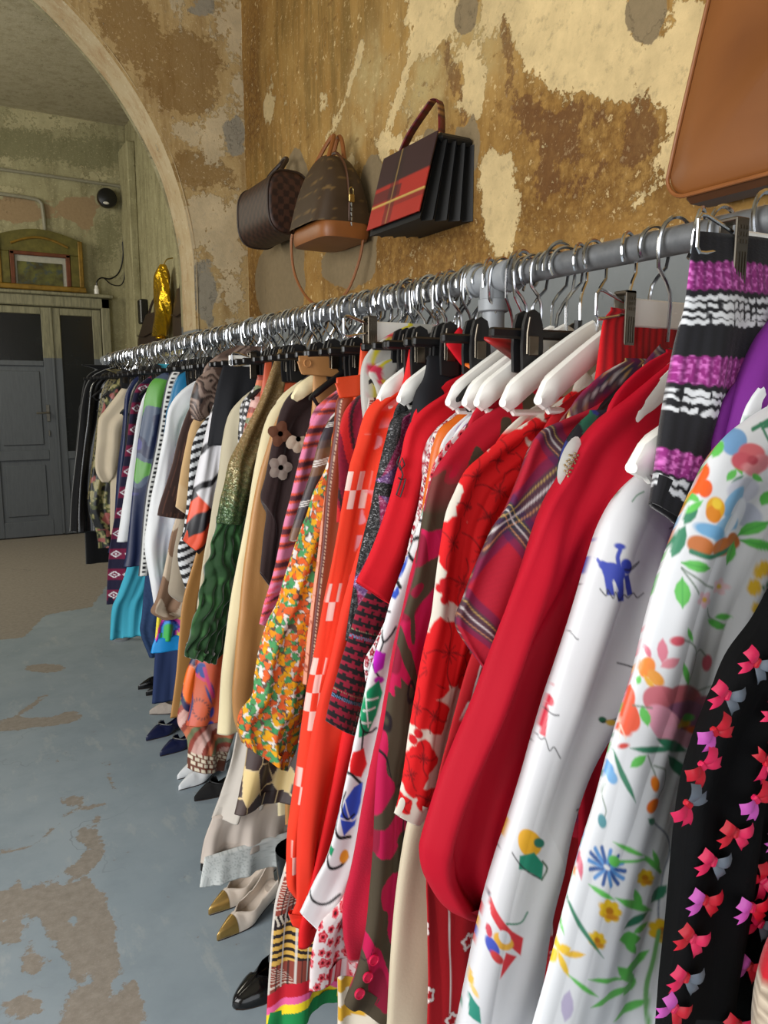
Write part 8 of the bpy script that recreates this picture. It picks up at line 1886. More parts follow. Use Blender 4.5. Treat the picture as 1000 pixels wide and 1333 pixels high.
PARTS = dict(wing_w=wing_mesh('white_plastic', .009, .020), wing_b=wing_mesh('black_plastic', .005, .008), wing_c=wing_mesh('cream_wood', .010, .018), low_w=low_bar('white_plastic'), low_b=low_bar('black_plastic'),
             bar_b=clip_bar('black_plastic', .0075, .006), bar_w=clip_bar('white_bar_paint', .019, .0045), clip_b=black_clip(), spring=clip_spring(), clip_c=chrome_clip(), loop=clip_loop(), collar=hook_collar())
HL = {'white': ('clothes_hanger', 'bare white plastic hanger squeezed between the garments on the rail', 'bare white hangers on the rail'),
      'black': ('clothes_hanger', 'bare black plastic hanger squeezed between the garments on the rail', 'bare black hangers on the rail'),
      'cream': ('clothes_hanger', 'pale cream wooden hanger showing above the dark brown flower cardigan', None),
      'blackclip': ('clip_hanger', 'bare black clip hanger with two pinch clips between the garments', 'bare black clip hangers on the rail'),
      'whitebar': ('clip_hanger', 'white bar hanger holding the black skirt by its clips', None),
      'chrome': ('clip_hanger', 'white flat bar hanger with chrome clips and wire loops', 'chrome clip hangers on the rail')}
rnd = random.Random(11)
ZSH = {}
def hanger(kind, y, clips=(-.10, .10), dx=0.0, lift=0.0, span=1.0, tilt=None, drop=0.0, label=None, group=True):
    nm, lb, gp = HL[kind]
    h = thing(nm, label or lb, 'hanger', (XR, y, ZR), group=gp if (group and not label) else None)
    hv = rnd.random(); hk = ob('hook', HOOK[0 if hv < .5 else (1 if hv < .8 else 2)], h); hk.scale = (1, 1, 1+max(0, drop)*6)
    hk.rotation_euler = (rnd.uniform(-.10, .10), 0, rnd.uniform(-.45, .45) + (PI if rnd.random() < .35 else 0))
    yaw = rnd.uniform(-.04, .04) if tilt is None else tilt
    def put(nm, key, loc=(0, 0, 0), par=None):
        o = ob(nm, PARTS[key], par or h, loc); 
        if par is None: o.rotation_euler = (0, 0, yaw)
        return o
    if kind in ('white', 'black', 'cream'):
        s = {'white': 'w', 'black': 'b', 'cream': 'c'}[kind]; w = put('shoulder_bar', 'wing_'+s, (dx, -.022 if span > 1 else 0, -drop)); w.scale = (span, 1, 1)
        if s != 'c': put('trouser_bar', 'low_'+s, (dx, -.022 if span > 1 else 0, -drop)).scale = (span, 1, 1)
    elif kind == 'blackclip':
        put('bar', 'bar_b'); put('hook_collar', 'collar')
        for x in clips:
            c = put('clip', 'clip_b', (x, 0, -.112)); put('clip_spring', 'spring', (0, 0, 0), c)
    else:
        put('bar', 'bar_w', (dx, 0, lift))
        for k, x in enumerate(clips):
            c = put('chrome_clip', 'clip_c', (x, 0, -.108+lift)); l = put('clip_loop', 'loop', (0, 0, 0), c); l.scale = (1.15, 1, 1.2)
            if k == 1: l.scale = (-1.15, 1, 1.2)
    return h

# ================================================================== garments
def resample(P, t):
    """smooth curve through P (n,2) at parameters t in 0..1 of index space"""
    n = len(P); x = t*(n-1); i = np.clip(np.floor(x).astype(int), 0, n-2); f = (x-i)[:, None]
    E = np.vstack([2*P[0]-P[1], P, 2*P[-1]-P[-2]]); a, b, c, d = E[i], E[i+1], E[i+2], E[i+3]
    return .5*((2*b)+(c-a)*f+(2*a-5*b+4*c-d)*f**2+(3*b-a-3*c+d)*f**3)
def loft(L, R, Y, depth, res, fold, seed, pattern, back=10, top_close=True, ruche=0.0, hem=True, dtop=.55):
    """cloth tube between a left and a right edge (metres in the garment plane), pressed flat, with hanging folds"""
    L = np.array(L).reshape(-1, 2); R = np.array(R).reshape(-1, 2)
    if len(L) != len(R):
        def even(P, n):
            s = np.r_[0, np.cumsum(np.hypot(*np.diff(P, axis=0).T))]; return np.stack([np.interp(np.linspace(0, s[-1], n), s, P[:, k]) for k in (0, 1)], 1)
        n = max(len(L), len(R)); L, R = even(L, n), even(R, n)
    M = (L+R)/2; ln = np.hypot(*np.diff(M, axis=0).T); total = ln.sum(); wmax = np.hypot(*(R-L).T).max()
    nv = int(np.clip(total/res, 12, 900)); nf = int(np.clip(wmax/res, 10, 240))
    ts = np.interp(np.linspace(0, total, nv), np.r_[0, np.cumsum(ln)], np.linspace(0, 1, len(M)))
    l = resample(L, ts); r = resample(R, ts); c = (l+r)/2; h = (r-l)/2; W = 2*np.hypot(*h.T); v = np.linspace(0, total, nv)
    ph = np.linspace(-PI/2, PI/2, nf); sf = .55*(ph/(PI/2))+.45*np.sin(ph)
    if wmax > .17:                     # the buried right part of a wide piece needs fewer columns
        cut = -1+2*.13/wmax; keep = sf < cut; rest = np.linspace(cut, 1, max(8, int((~keep).sum()/4))); sf = np.r_[sf[keep], rest]; nf = len(sf)
    sb = np.linspace(1, -1, back+2)[1:-1]
    s = np.r_[sf, sb]; side = np.r_[-np.ones(nf), np.ones(back)]; n = len(s)
    prof = np.sqrt(np.clip(1-np.abs(s)**3.6, 0, 1))*side
    rs = np.random.RandomState(seed); T = v/total
    dep = depth*(dtop+(1-dtop)*np.clip(v/.10, 0, 1)) * np.clip(W/.10, .35, 1.0)
    S, VV = np.meshgrid(s, v); UU = (S+1)/2*W[:, None]
    X = c[:, 0][:, None]+h[:, 0][:, None]*S; Z = c[:, 1][:, None]+h[:, 1][:, None]*S
    Yo = prof[None, :]*dep[:, None]
    X0, Z0 = X.copy(), Z.copy()
    amp = fold*np.clip(v/.18, .12, 1)[:, None]
    wave = np.zeros_like(X)
    for k in range(4):
        lam = [.16, .085, .055, .034][k]*rs.uniform(.8, 1.2); a = [.010, .0065, .0035, .0016][k]
        wave += a*np.sin(2*PI*UU/lam+rs.uniform(0, 6)+rs.uniform(-3, 3)*VV+1.3*np.sin(VV*rs.uniform(3, 9)+rs.uniform(0, 6)))
    # sharper pleats running down the cloth
    for k in range(2):
        lam = [.075, .045][k]*rs.uniform(.85, 1.25); q = (UU/lam+rs.uniform(0, 1)+.25*np.sin(VV*rs.uniform(2, 5)+rs.uniform(0, 6))) % 1.0
        wave += [.0075, .004][k]*(np.abs(2*q-1)**1.6-.4)*(.5+.5*np.sin(VV*rs.uniform(2, 6)+UU*rs.uniform(5, 20)+rs.uniform(0, 6)))
    # soft drag creases
    cre = np.zeros_like(X)
    for k in range(5):
        qd = (VV*rs.uniform(.7, 1.0)*rs.choice([-1, 1])+UU*rs.uniform(.5, 1.1))*rs.uniform(9, 16)+rs.uniform(0, 6)
        cre += .0042*(np.abs(np.sin(qd))**.7-.6)*np.exp(-((VV-total*rs.uniform(.08, .95))/rs.uniform(.04, .1))**2-((S-rs.uniform(-.8, .8))/.7)**2)
    Yo += amp*(wave*np.minimum(1, W/.12)[:, None]*(1-np.abs(S)**4*.6)+cre)
    X += amp*.35*np.sin(VV*rs.uniform(8, 14)+rs.uniform(0, 6))*.006
    if ruche:
        Yo += ruche*(np.abs(np.sin(UU*150+1.8*np.sin(VV*22+UU*9)))-.5)*.014*(.5+.5*np.abs(np.sin(VV*24)))*-1
        Yo += ruche*.004*np.sin(VV*110+5*np.sin(UU*60)); X += ruche*.003*np.sin(VV*90+UU*40)
    # only the front facing half follows the fold inwards; thickness stays positive
    V = np.stack([X, Y+Yo, Z], -1).reshape(-1, 3)
    uu = np.where(side[None, :] < 0, UU, UU+.31); cols = pattern((X0+np.abs(prof)[None, :]*dep[:, None]).ravel(), Z0.ravel(), uu.ravel(), VV.ravel(), np.repeat(W, n))
    uv = np.stack([uu.ravel(), VV.ravel()], 1)
    idx = np.arange(nv*n).reshape(nv, n)
    q = np.stack([idx[:-1], np.roll(idx[:-1], -1, 1), np.roll(idx[1:], -1, 1), idx[1:]], -1).reshape(-1, 4); Q = [q]
    base = nv*n; extra = []; ec = []; eu = []
    if top_close:                      # close the top seam: front and back meet
        m0 = idx[0]; tv = V[m0].copy(); tv[:, 1] = Y; tv[:, 2] += .004; extra.append(tv); ec.append(cols[m0]); eu.append(uv[m0])
        k = np.arange(n)+base; base += n
        Q.append(np.stack([k, np.roll(k, -1), np.roll(m0, -1), m0], -1))
    if hem:                            # turned-in hem
        m1 = idx[-1]; cen = V[m1].mean(0); prev = m1
        d = (V[idx[-2]]-V[m1]); d /= np.maximum(np.linalg.norm(d, axis=1, keepdims=True), 1e-6)
        for off, sc in ((.0015, .985), (.03, .96)):
            hv = V[m1].copy(); hv = cen+(hv-cen)*np.array([sc, .72, 1]); hv += d*off; extra.append(hv); ec.append(cols[m1]*.9); eu.append(uv[m1]); k = np.arange(n)+base; base += n
            Q.append(np.stack([prev, np.roll(prev, -1), np.roll(k, -1), k], -1)); prev = k
    if extra: V = np.vstack([V]+extra); cols = np.vstack([cols]+ec); uv = np.vstack([uv]+eu)
    return V, np.vstack(Q), cols, uv
def cloth_part(name, parent, L, R, Y, mat, pattern, res=.006, depth=.018, fold=1.0, seed=0, **kw):
    V, Q, c, uv = loft(L, R, Y, depth, res, fold, seed, pattern, **kw)
    p = parent.location; V = V-np.array([p.x, p.y, p.z])
    return ob(name, mesh_np(name, V, Q, mat, cols=c, uv=uv), parent)
PART_PAT = {'flounce': 'flounce_c', 'lace_trim': 'lace_c', 'ruched_skirt': 'ruched', 'hem_band': 'neonhem'}
PART_MAT = {'ruched_skirt': 'velvet'}
GOBJ = {}
for gi, (name, label, cat, Y, mat, pname, hk, res, fold, bodyhem, pieces) in enumerate(GARMENTS):
    root = thing(name, label, cat, (XR, Y, ZR-.10)); GOBJ[name] = root; res = res/1000
    big = Y < .7
    for pi_, (part, L, R) in enumerate(pieces):
        L = np.array(L).reshape(-1, 2)
        Rr = L+np.array([R, 0]) if isinstance(R, float) else np.array(R).reshape(-1, 2)
        pf = PAT[PART_PAT.get(part, pname)]; pm = PART_MAT.get(part, mat)
        sleeve = part == 'sleeve'; wide = isinstance(R, float) and R > .2
        dep = (.024 if big else .018) if sleeve else (.016 if wide else .018)
        kw = {}
        if hk in ('chrome', 'blackclip', 'whitebar') and part not in ('flounce', 'lace_trim', 'hem_band', 'ruched_skirt'): kw['dtop'] = .2
        if part == 'ruched_skirt': kw = dict(ruche=1.0)
        if part in ('waist_tab',): dep = .006
        if part == 'strap': dep = .006
        f = fold*(1.0 if sleeve else 1.25)*(.35 if mat == 'leather' else (.6 if mat in ('wool', 'rib') else 1.0))
        yoff = 0 if sleeve else (-.012 if part == 'waist_tab' else -.020 if part == 'lace_trim' else (-.004 if part in ('flounce', 'hem_band') else 0))
        cloth_part(part, root, L, Rr, Y+yoff, pm, pf, res, dep, f*(1.1 if big else .85), seed=gi*7+pi_, **kw)
        if sleeve:
            mir = lambda P: np.stack([2*XR-P[:, 0], P[:, 1]], 1)
            cloth_part('sleeve', root, mir(Rr), mir(L), Y+yoff*.5, pm, pf, .012, dep, f*.7, seed=gi*7+3, back=8)
            # the body hangs from the shoulders between the sleeves
            k = int(np.argmax(L[:, 0] < XR-.165)) if (L[:, 0] < XR-.165).any() else len(L)//3
            zs = L[k, 1]; ZSH[name] = zs; hemz = bodyhem or max(.45, L[-1, 1]-.05)
            tip = XR-.17; bl = [(XR-.075, zs+.075), (XR-.12, zs+.055), (tip, zs+.012), (tip-.008, zs-.05), (XR-.165, zs-.17), (XR-.168, zs-.3), (XR-.18, (zs+hemz)/2-.05), (XR-.19, hemz)]
            br = [(2*XR-a, b) for a, b in bl]
            cloth_part('body', root, bl, br, Y+(.014 if big else .009), pm, pf, max(res*2.5, .0085), .012, f*.8, seed=gi*7+4, back=14, hem=False)
    kw = {}
    if hk == 'chrome':
        kw = {'striped_knit': dict(clips=(-.135, .10), dx=.045, lift=.062), 'ribbed_skirt': dict(clips=(-.052, .13), dx=.118, lift=.02), 'suede_skirt': dict(clips=(-.14, .12), dx=.03, lift=.03)}[name]
    if hk in ('blackclip', 'whitebar'): kw = dict(clips=(-.10, .10))
    nice = name.replace('_', ' ')
    if name in ZSH and hk in ('white', 'black', 'cream'):       # hang the hanger where the shoulders are
        kw['drop'] = float(np.clip((ZR-.106-.102)-(ZSH[name]-.016), -.03, .07)) if not (.78 < Y < 1.01 and hk == 'white') else .004
    if hk == 'cream': kw.update(drop=-.004, span=1.12)
    if name == 'beaded_blouse': kw['drop'] = .06
    if name == 'print_jacket': kw.update(drop=.068, span=1.45)
    lab = {'white': 'white plastic hanger with a metal hook, carrying the %s', 'black': 'black plastic hanger with a metal hook, carrying the %s', 'cream': 'pale cream wooden hanger carrying the %s',
           'blackclip': 'black clip hanger with pinch clips, holding the %s', 'whitebar': 'white bar hanger with chrome clips, holding the %s', 'chrome': 'white bar hanger with chrome clips and wire loops, holding the %s'}[hk] % nice
    hanger(hk, Y, label=lab, **kw)
# further hangers crowded between the garments
used = sorted(g[3] for g in GARMENTS)
def free(y): return min(abs(y-u) for u in used)
kinds = ['blackclip', 'blackclip', 'black', 'blackclip', 'blackclip']
y = 1.13; kx = 0
while y < 4.5:
    if free(y) > .0065:
        if kx % 3 == 0:
            hanger('blackclip', y, clips=(rnd.uniform(-.10, -.05), rnd.uniform(.05, .10)))
        else:
            hanger('black', y, drop=.05, span=.6)
        used.append(y); kx += 1; y += .014 if y < 2.4 else .03
    y += .003

# ================================================================== trims sewn on the garments
def surface_y(root, part, x, z):
    """y of the camera-facing side of a garment part at (x, z), and how it slopes"""
    o = next(c for c in root.children if c.name.split('.')[0] == part)
    me = o.data; n = len(me.vertices); co = np.empty(n*3, np.float32); me.vertices.foreach_get('co', co)
    co = co.reshape(-1, 3)+np.array(root.location); d = np.hypot(co[:, 0]-x, co[:, 2]-z)
    k = np.nonzero(d < max(.012, d.min()*1.5))[0]
    return float(co[k, 1].min())
plain('ribbon_pink', (214, 30, 84), .4); plain('ribbon_red', (190, 16, 40), .4); plain('ribbon_grey', (96, 104, 116), .4); plain('ribbon_mauve', (196, 84, 178), .4)
def ribbon_wing(s):
    m = MB()
    for ang, ln, w0, w1 in ((24, .020, .0030, .0062), (-38, .021, .0026, .0054)):      # a puffed loop and a notched tail
        ca, sa = math.cos(math.radians(ang)), math.sin(math.radians(ang)); V = []
        for i in range(6):
            t = i/5; w = w0+(w1-w0)*min(t*2.2, 1); y = -.001-(.006 if ang > 0 else .003)*math.sin(t*PI*.9)
            for k, q in enumerate((1, 0, -1)):
                r = ln*t-(.005 if (i == 5 and k == 1 and ang < 0) else 0); V.append((s*(.001+r*ca-q*w*sa*1), y-(.0014 if k == 1 else 0), r*sa+q*w*ca))
        m.add(V, [(i*3+k, i*3+k+1, i*3+k+4, i*3+k+3) for i in range(5) for k in range(2)])
    return m
BOWS = [(.534, 1.211, 20), (.52, 1.184, -30), (.51, 1.157, -40), (.496, 1.128, -50), (.561, 1.121, -40), (.546, 1.092, 15), (.529, 1.068, 20), (.52, 1.037, 15), (.505, 1.009, 30), (.498, .977, 20), (.488, .952, 40), (.571, 1.151, 80), (.588, .995, 30), (.578, .957, 25), (.587, 1.036, 60), (.561, 1.235, 30), (.565, 1.022, 10), (.556, .916, 20), (.582, 1.19, 40), (.601, 1.074, 20)]
ck = GOBJ['chiffon_blouse']
_wl = {k: ribbon_wing(-1).mesh('ribbon_wing', k, angle=80) for k in ('ribbon_pink', 'ribbon_red', 'ribbon_mauve')}; _wr = {k: ribbon_wing(1).mesh('ribbon_wing', k, angle=80) for k in ('ribbon_pink', 'ribbon_red', 'ribbon_grey')}
_kn = {k: MB().box(-.003, .003, -.005, .001, -.004, .006, .0015).mesh('bow', k) for k in ('ribbon_pink', 'ribbon_red')}
for i, (x, z, a) in enumerate(BOWS):
    kc = ('ribbon_pink', 'ribbon_red')[i % 2]
    k = ob('bow', _kn[kc], ck, Vector((x, surface_y(ck, 'sleeve', x, z)-.001, z))-ck.location); k.rotation_euler = (0, math.radians(a), math.radians(-12)); k.scale = (.85, .85, .85)
    ob('ribbon_wing', _wl[('ribbon_pink', 'ribbon_mauve', 'ribbon_red')[i % 3]], k); ob('ribbon_wing', _wr[('ribbon_grey', 'ribbon_pink', 'ribbon_red')[(i*2) % 3]], k)
# flower appliques on the dark brown cardigan
plain('felt_grey', (150, 138, 128), .9); plain('felt_brown', (106, 66, 44), .9); plain('felt_cream', (190, 176, 156), .9)
fc = GOBJ['flower_cardigan']
def petal(r): return MB().rings([[(r*q*.58*math.cos(a)+r*.55, -.002-.003*(1-q), r*q*.52*math.sin(a)*(1+.12*math.cos(3*a))) for a in np.linspace(0, 2*PI, 13)[:-1]] for q in (1, .6, .05)])
for (x, z, r, mt, n, a0) in ((.645, 1.294, .026, 'felt_grey', 5, 0), (.685, 1.356, .028, 'felt_cream', 3, 40), (.645, 1.368, .026, 'felt_brown', 4, 20), (.70, 1.30, .022, 'felt_grey', 5, 10)):
    cen = ob('flower_applique', MB().rings([[(.006*q*math.cos(a), -.005, .006*q*math.sin(a)) for a in np.linspace(0, 2*PI, 11)[:-1]] for q in (1, .5)]).mesh('flower_applique', 'black_rubber'), fc, Vector((x, surface_y(fc, 'sleeve', x, z)-.001, z))-fc.location)
    pm = petal(r).mesh('petal', mt)
    for k in range(n):
        p = ob('petal', pm, cen); p.rotation_euler = (0, math.radians(a0+360*k/n if n > 3 else a0+k*55), 0)
# buttons
plain('button_pink', (212, 30, 76), .3); plain('suede_button', (176, 124, 72), .8)
def button(root, part, x, z, r, mt):
    m = MB().rings([[(r*q*math.cos(a), y, r*q*math.sin(a)) for a in np.linspace(0, 2*PI, 17)[:-1]] for q, y in ((.9, .002), (1, 0), (.95, -.003), (.75, -.003), (.7, -.0018), (.1, -.0018))])
    o = m.build('button', mt, root, Vector((x, surface_y(root, part, x, z)-.001, z))-root.location); return o
for x, z in ((.497, .587), (.483, .565), (.507, .612)): button(GOBJ['leaf_print_coat'], 'sleeve', x, z, .0085, 'button_pink')
button(GOBJ['suede_jeans'], 'waist_tab', .694, 1.519, .009, 'suede_button')
# black cord knot on the scarlet jacket
sj = GOBJ['scarlet_jacket']; kp = [(.637, 1.352), (.632, 1.342), (.637, 1.330), (.645, 1.338), (.641, 1.350), (.636, 1.340), (.641, 1.322), (.635, 1.306), (.629, 1.290), (.634, 1.286), (.640, 1.300), (.645, 1.316), (.638, 1.314), (.633, 1.318)]
MB().tube([Vector((x+.012, surface_y(sj, 'sleeve', x+.012, z)-.002, z))-sj.location for x, z in kp], .0013, 6).build('cord_knot', 'black_rubber', sj)
# beaded trim
bb = GOBJ['beaded_blouse']
plain('trim_white', (226, 224, 218), .5); plain('bead_gold', (168, 146, 110), .3, .6)
pt = MB().rings([[(.014*q*math.cos(a), -.004*(1-q), .03*q*math.sin(a)) for a in np.linspace(0, 2*PI, 21)[:-1]] for q in (1, .8, .4, .05)]).build('trim_patch', 'trim_white', bb, Vector((.628, .66, 1.376))-bb.location); pt.rotation_euler = (0, math.radians(25), 0)
bd = MB()
for i in range(26):
    a = i*2.4; r = .0019*math.sqrt(i); bd.rings([[(r*math.cos(a)+.0016*q*math.cos(t), y-.005, 1.6*r*math.sin(a)+.0016*q*math.sin(t)-.004) for t in np.linspace(0, 2*PI, 7)[:-1]] for q, y in ((1, .0), (.8, -.0015), (.1, -.002))])
o = bd.build('beading', 'bead_gold', pt); o['kind'] = 'stuff'

# ================================================================== bags on the plaster wall
def shell(name, rings, mat, parent, pattern=None, caps=True, smooth=True):
    R = np.array(rings, float); m, n = R.shape[:2]; V = R.reshape(-1, 3); idx = np.arange(m*n).reshape(m, n)
    Q = np.stack([idx[:-1], np.roll(idx[:-1], -1, 1), np.roll(idx[1:], -1, 1), idx[1:]], -1).reshape(-1, 4)
    per_ = np.zeros((m, n)); d = np.linalg.norm(np.diff(R, axis=1), axis=2); per_[:, 1:] = np.cumsum(d, 1)
    ln = np.zeros((m, n)); ln[1:] = np.cumsum(np.linalg.norm(np.diff(R, axis=0), axis=2), 0)
    return ob(name, mesh_np(name, V, Q, mat, smooth, cols=pattern(V, per_.ravel(), ln.ravel()) if pattern else None, uv=np.stack([per_.ravel(), ln.ravel()], 1)), parent)
cloth('bag_canvas', .5, bump=.1, bscale=(500, 500, 500), spec=.4); cloth('bag_leather', .42, bump=.12, bscale=(160, 160, 160), spec=.45)
plain('tan_leather', (146, 88, 42), .45, 0, .06, 12); plain('dark_leather', (50, 34, 24), .5); plain('black_leather', (10, 10, 11), .6); plain('brass', (196, 172, 110), .25, .95); plain('umber_leather', (86, 52, 28), .5)
def sup(n, e): return [(math.copysign(abs(math.cos(a))**e, math.cos(a)), math.copysign(abs(math.sin(a))**e, math.sin(a))) for a in np.linspace(0, 2*PI, n+1)[:-1]]
# --- tartan accordion bag
b3 = thing('flap_bag', 'black pleated bag with a red tartan flap hung on the wall', 'handbag', (1.472, 2.16, 2.0))
def tart(V, u, v):
    y = V[:, 1]; z = V[:, 2]; a = (y+.15)/.30; h = (z)/.215
    c = np.repeat(srgb(58, 36, 38)[None], len(V), 0); red = srgb(178, 46, 36)
    c = lay(c, sm(.56-h, 0, .015), red); c = lay(c, sm(.10-abs(h-.40), 0, .02)*sm(a-.45, 0, .02)*.75, srgb(60, 34, 36))
    c = lay(c, sm(.10-abs(a-.62), 0, .02)*.55, srgb(48, 34, 34)); c = lay(c, sm(.05-abs(h-.22), 0, .01)*sm(.5-a, -.5, .1)*.4, srgb(50, 34, 34))
    c = lay(c, sm(.016-abs(h-.27), 0, .006), srgb(214, 182, 96)); c = lay(c, sm(.010-abs(a-.62), 0, .006)*.8, srgb(190, 156, 90)); c = lay(c, sm(.007-abs(h-.14), 0, .005)*.6, srgb(190, 150, 90))
    return c
def b3x(z): return -.125-.06*(1-z/.215)              # the bag leans off the wall towards its base
fl = []
for z in np.linspace(-.012, .222, 60):
    x = b3x(z)-.012; row = [(x, y, z) for y in np.linspace(-.158, .158, 80)]; fl.append(row+[(x+.006, y, z) for y in np.linspace(.158, -.158, 6)])
shell('flap', fl, 'bag_canvas', b3, tart)
for k in range(4):                                    # four pleated compartments
    m = MB(); t0, t1 = k/4, (k+1)/4; rg = []
    for z in np.linspace(-.03+.004*k, .205, 8):
        xf = b3x(z)*(1-t0)+.004*t0+.002; xb = b3x(z)*(1-t1)+.004*t1-.002; xm = (xf+xb)/2; e = .012
        rg.append([(xf, -.142-e, z), (xm, -.128+e*.2, z), (xb, -.142-e, z), (xb, .142+e, z), (xm, .128, z), (xf, .142+e, z)])
    m.rings(rg).build('compartment', 'black_leather', b3, angle=25)
MB().box(-.12, .006, -.15, .15, .200, .226, .01).build('top_fold', 'black_leather', b3)
hp = curve_pts([(-.09, -.11, .22), (-.07, -.085, .27), (-.04, -.03, .355), (-.03, .02, .378), (-.035, .055, .36), (-.07, .10, .29), (-.09, .135, .22)], 8)
hr = [[Vector(p)+Vector((.004*s1, .013*s2*.3, .0)) + Vector((.012*s2, 0, 0)) for s1, s2 in ((1, 1), (-1, 1), (-1, -1), (1, -1))] for p in hp]
shell('handle', hr, 'bag_canvas', b3, lambda V, u, v: lay(lay(flatc(V[:, 0], (120, 30, 36)), (per(v, .03) < .35)*.7, srgb(40, 28, 34)), (per(v+.01, .03) < .12)*.8, srgb(196, 150, 90)))
for y in (-.11, .135): MB().tube([(-.09, y, .20), (-.09, y, .235)], .007, 8).build('handle_ring', 'brass', b3)
# --- dome bag with tan base
b2 = thing('dome_bag', 'brown monogram dome bag with tan leather base and long strap on wall', 'handbag', (1.37, 2.79, 2.03))
def mono(V, u, v):
    c = lay(flatc(V[:, 0], (72, 54, 36)), sm(vn(V[:, 1], V[:, 2], 60, 4), .4, .8)*.3, srgb(60, 44, 28)); s = 26
    d, _, h, ox, oy = vor(V[:, 1]+V[:, 0], V[:, 2], s, 3, .15); r = d/s; an = np.arctan2(oy, ox)
    return lay(c, sm(.0075*(.75+.45*np.cos(4*an))-r, 0, .0015)*.75, srgb(134, 104, 58))
rg = []
for t in np.linspace(0, 1, 40):
    hl = .155*(1-t**3.2)**.5+.004; th = .098*(1-t)**.7+.03; z = .055+.265*t
    rg.append([(c_*th, s_*hl, z) for c_, s_ in sup(60, .45)])
shell('body', rg, 'bag_canvas', b2, mono)
MB().rings([[(c_*(.1+q), s_*(.157+q), z) for c_, s_ in sup(40, .4)] for q, z in ((-.03, -.004), (0, 0), (.006, .02), (.004, .05), (0, .062), (-.01, .064))]).build('leather_base', 'tan_leather', b2)
for s in (-1, 1):
    ends = [(s*.035, y, .27) for y in (-.07, .07)]
    MB().tube(curve_pts([(s*.045, -.075, .22), (s*.035, -.06, .29), (s*.02+.02, -.03, .37), (s*.012+.03, 0, .40), (s*.02+.02, .03, .37), (s*.035, .06, .29), (s*.045, .075, .22)]), .0085, 8).build('handle', 'tan_leather', b2)
MB().tube(curve_pts([(0, -.155, .06), (0, -.158, .15), (0, -.135, .25), (0, -.07, .315), (0, 0, .325), (0, .07, .315), (0, .135, .25), (0, .155, .1)]), .006, 6, flat=.5).build('zip_tape', 'umber_leather', b2)
lk = MB().box(-.012, .012, -.185, -.172, .12, .148, .003).tube(curve_pts([(-.008, -.178, .148), (-.008, -.178, .165), (0, -.178, .172), (.008, -.178, .165), (.008, -.178, .148)], 4), .0022, 6).build('padlock', 'brass', b2)
kc = MB()
for k in range(5): kc.tube([(.001*(k % 2), -.176, .118-k*.017), (.001, -.178, .105-k*.017)], [.0045, .003], 6)
kc.build('key_chain', 'chrome', b2)
MB().tube(curve_pts([(-.085, .15, .08), (-.09, .17, .02), (-.085, .15, -.10), (-.06, .08, -.20), (-.02, 0, -.235), (.03, -.07, -.19), (.06, -.12, -.08), (.07, -.15, .03)]), .0055, 6).build('shoulder_strap', 'tan_leather', b2)
# --- barrel bag with brown checks
b1 = thing('barrel_bag', 'dark brown checkered barrel bag hung on the wall by its handle', 'handbag', (1.372, 3.36, 2.13))
def damier(V, u, v):
    end = sm(v, -1, -1)*0+(V[:, 1] < -.165)
    p = .026; k = np.where(end > 0, (np.floor(V[:, 0]/p+.2)+np.floor(V[:, 2]/p)) % 2, (np.floor(u/p)+np.floor(V[:, 1]/p)) % 2)
    return lay(flatc(V[:, 0], (74, 46, 34)), k*1.0, srgb(46, 28, 22))
rg = []
for q, y in [(max(.001, k/22), -.185) for k in range(20)]+[(.93, -.182), (1, -.172)]+[(1, y) for y in np.linspace(-.17, .19, 30)]+[(.93, .2), (.3, .205), (.001, .205)]:
    rg.append([(.1*q*c_, y, .13+.135*q*(s_ if s_ > 0 else s_*.92)) for c_, s_ in sup(72, .68)])
shell('body', rg, 'bag_canvas', b1, damier)
for y in (-.178, .196): MB().tube([(.101*c_, y, .13+.136*(s_ if s_ > 0 else s_*.92)) for c_, s_ in sup(40, .68)+sup(40, .68)[:1]], .004, 6).build('piping', 'dark_leather', b1)
MB().tube(curve_pts([(.0, -.08, .26), (.01, -.075, .30), (.05, -.04, .35), (.055, 0, .365), (.05, .04, .35), (.01, .075, .30), (0, .08, .26)]), .009, 8).build('handle', 'dark_leather', b1)
MB().tube([(0, -.12, .266), (0, .14, .266)], .004, 6).build('zip_tape', 'dark_leather', b1)
MB().box(-.006, .006, -.10, -.085, .262, .285, .002).build('zip_pull', 'brass', b1)
# --- large tan bag
b4 = thing('tote_bag', 'large smooth tan leather tote bag high on the wall above the rail', 'handbag', (1.47, .885, 1.86))
def ptan(V, u, v): 
    c = lay(flatc(V[:, 0], (140, 84, 38)), sm(fbm(V[:, 1], V[:, 2], 9, 3), .4, .75)*.6, srgb(114, 64, 26)); return lay(c, sm(vn(V[:, 1]*1.5, V[:, 2], 16, 8), .6, .9)*.3, srgb(158, 100, 50))
def tote_out(s, n=16):
    bw, tw, H = .30*s, .20*s, .52; r = .05*s; P = []
    def arc(cy, cz, a0, a1, rr): return [(cy+rr*math.cos(math.radians(a)), cz+rr*math.sin(math.radians(a))) for a in np.linspace(a0, a1, n//2)]
    z0 = .03*(1-s)*3
    P += arc(bw-r, z0+r, -90, -8, r); P += [(bw-(bw-tw)*t, z0+r+(H-r-z0)*t) for t in (.15, .3, .45, .6, .75, .9)]; P += arc(tw-.03, H, 0, 80, .03)
    P += [(-y, z) for y, z in reversed(P)]
    return P
O = tote_out(1.0); rg = []
for x, s in ((-.0, .93), (-.004, .985), (-.02, 1.0), (-.062, 1.0), (-.072, .985), (-.077, .96), (-.081, .8), (-.083, .55), (-.084, .25), (-.084, .01)):
    rg.append([(x-.02*(1-max(z, 0)/.5), y*s, .26+(z-.26)*s) for y, z in O])
shell('body', rg, 'bag_leather', b4, ptan)
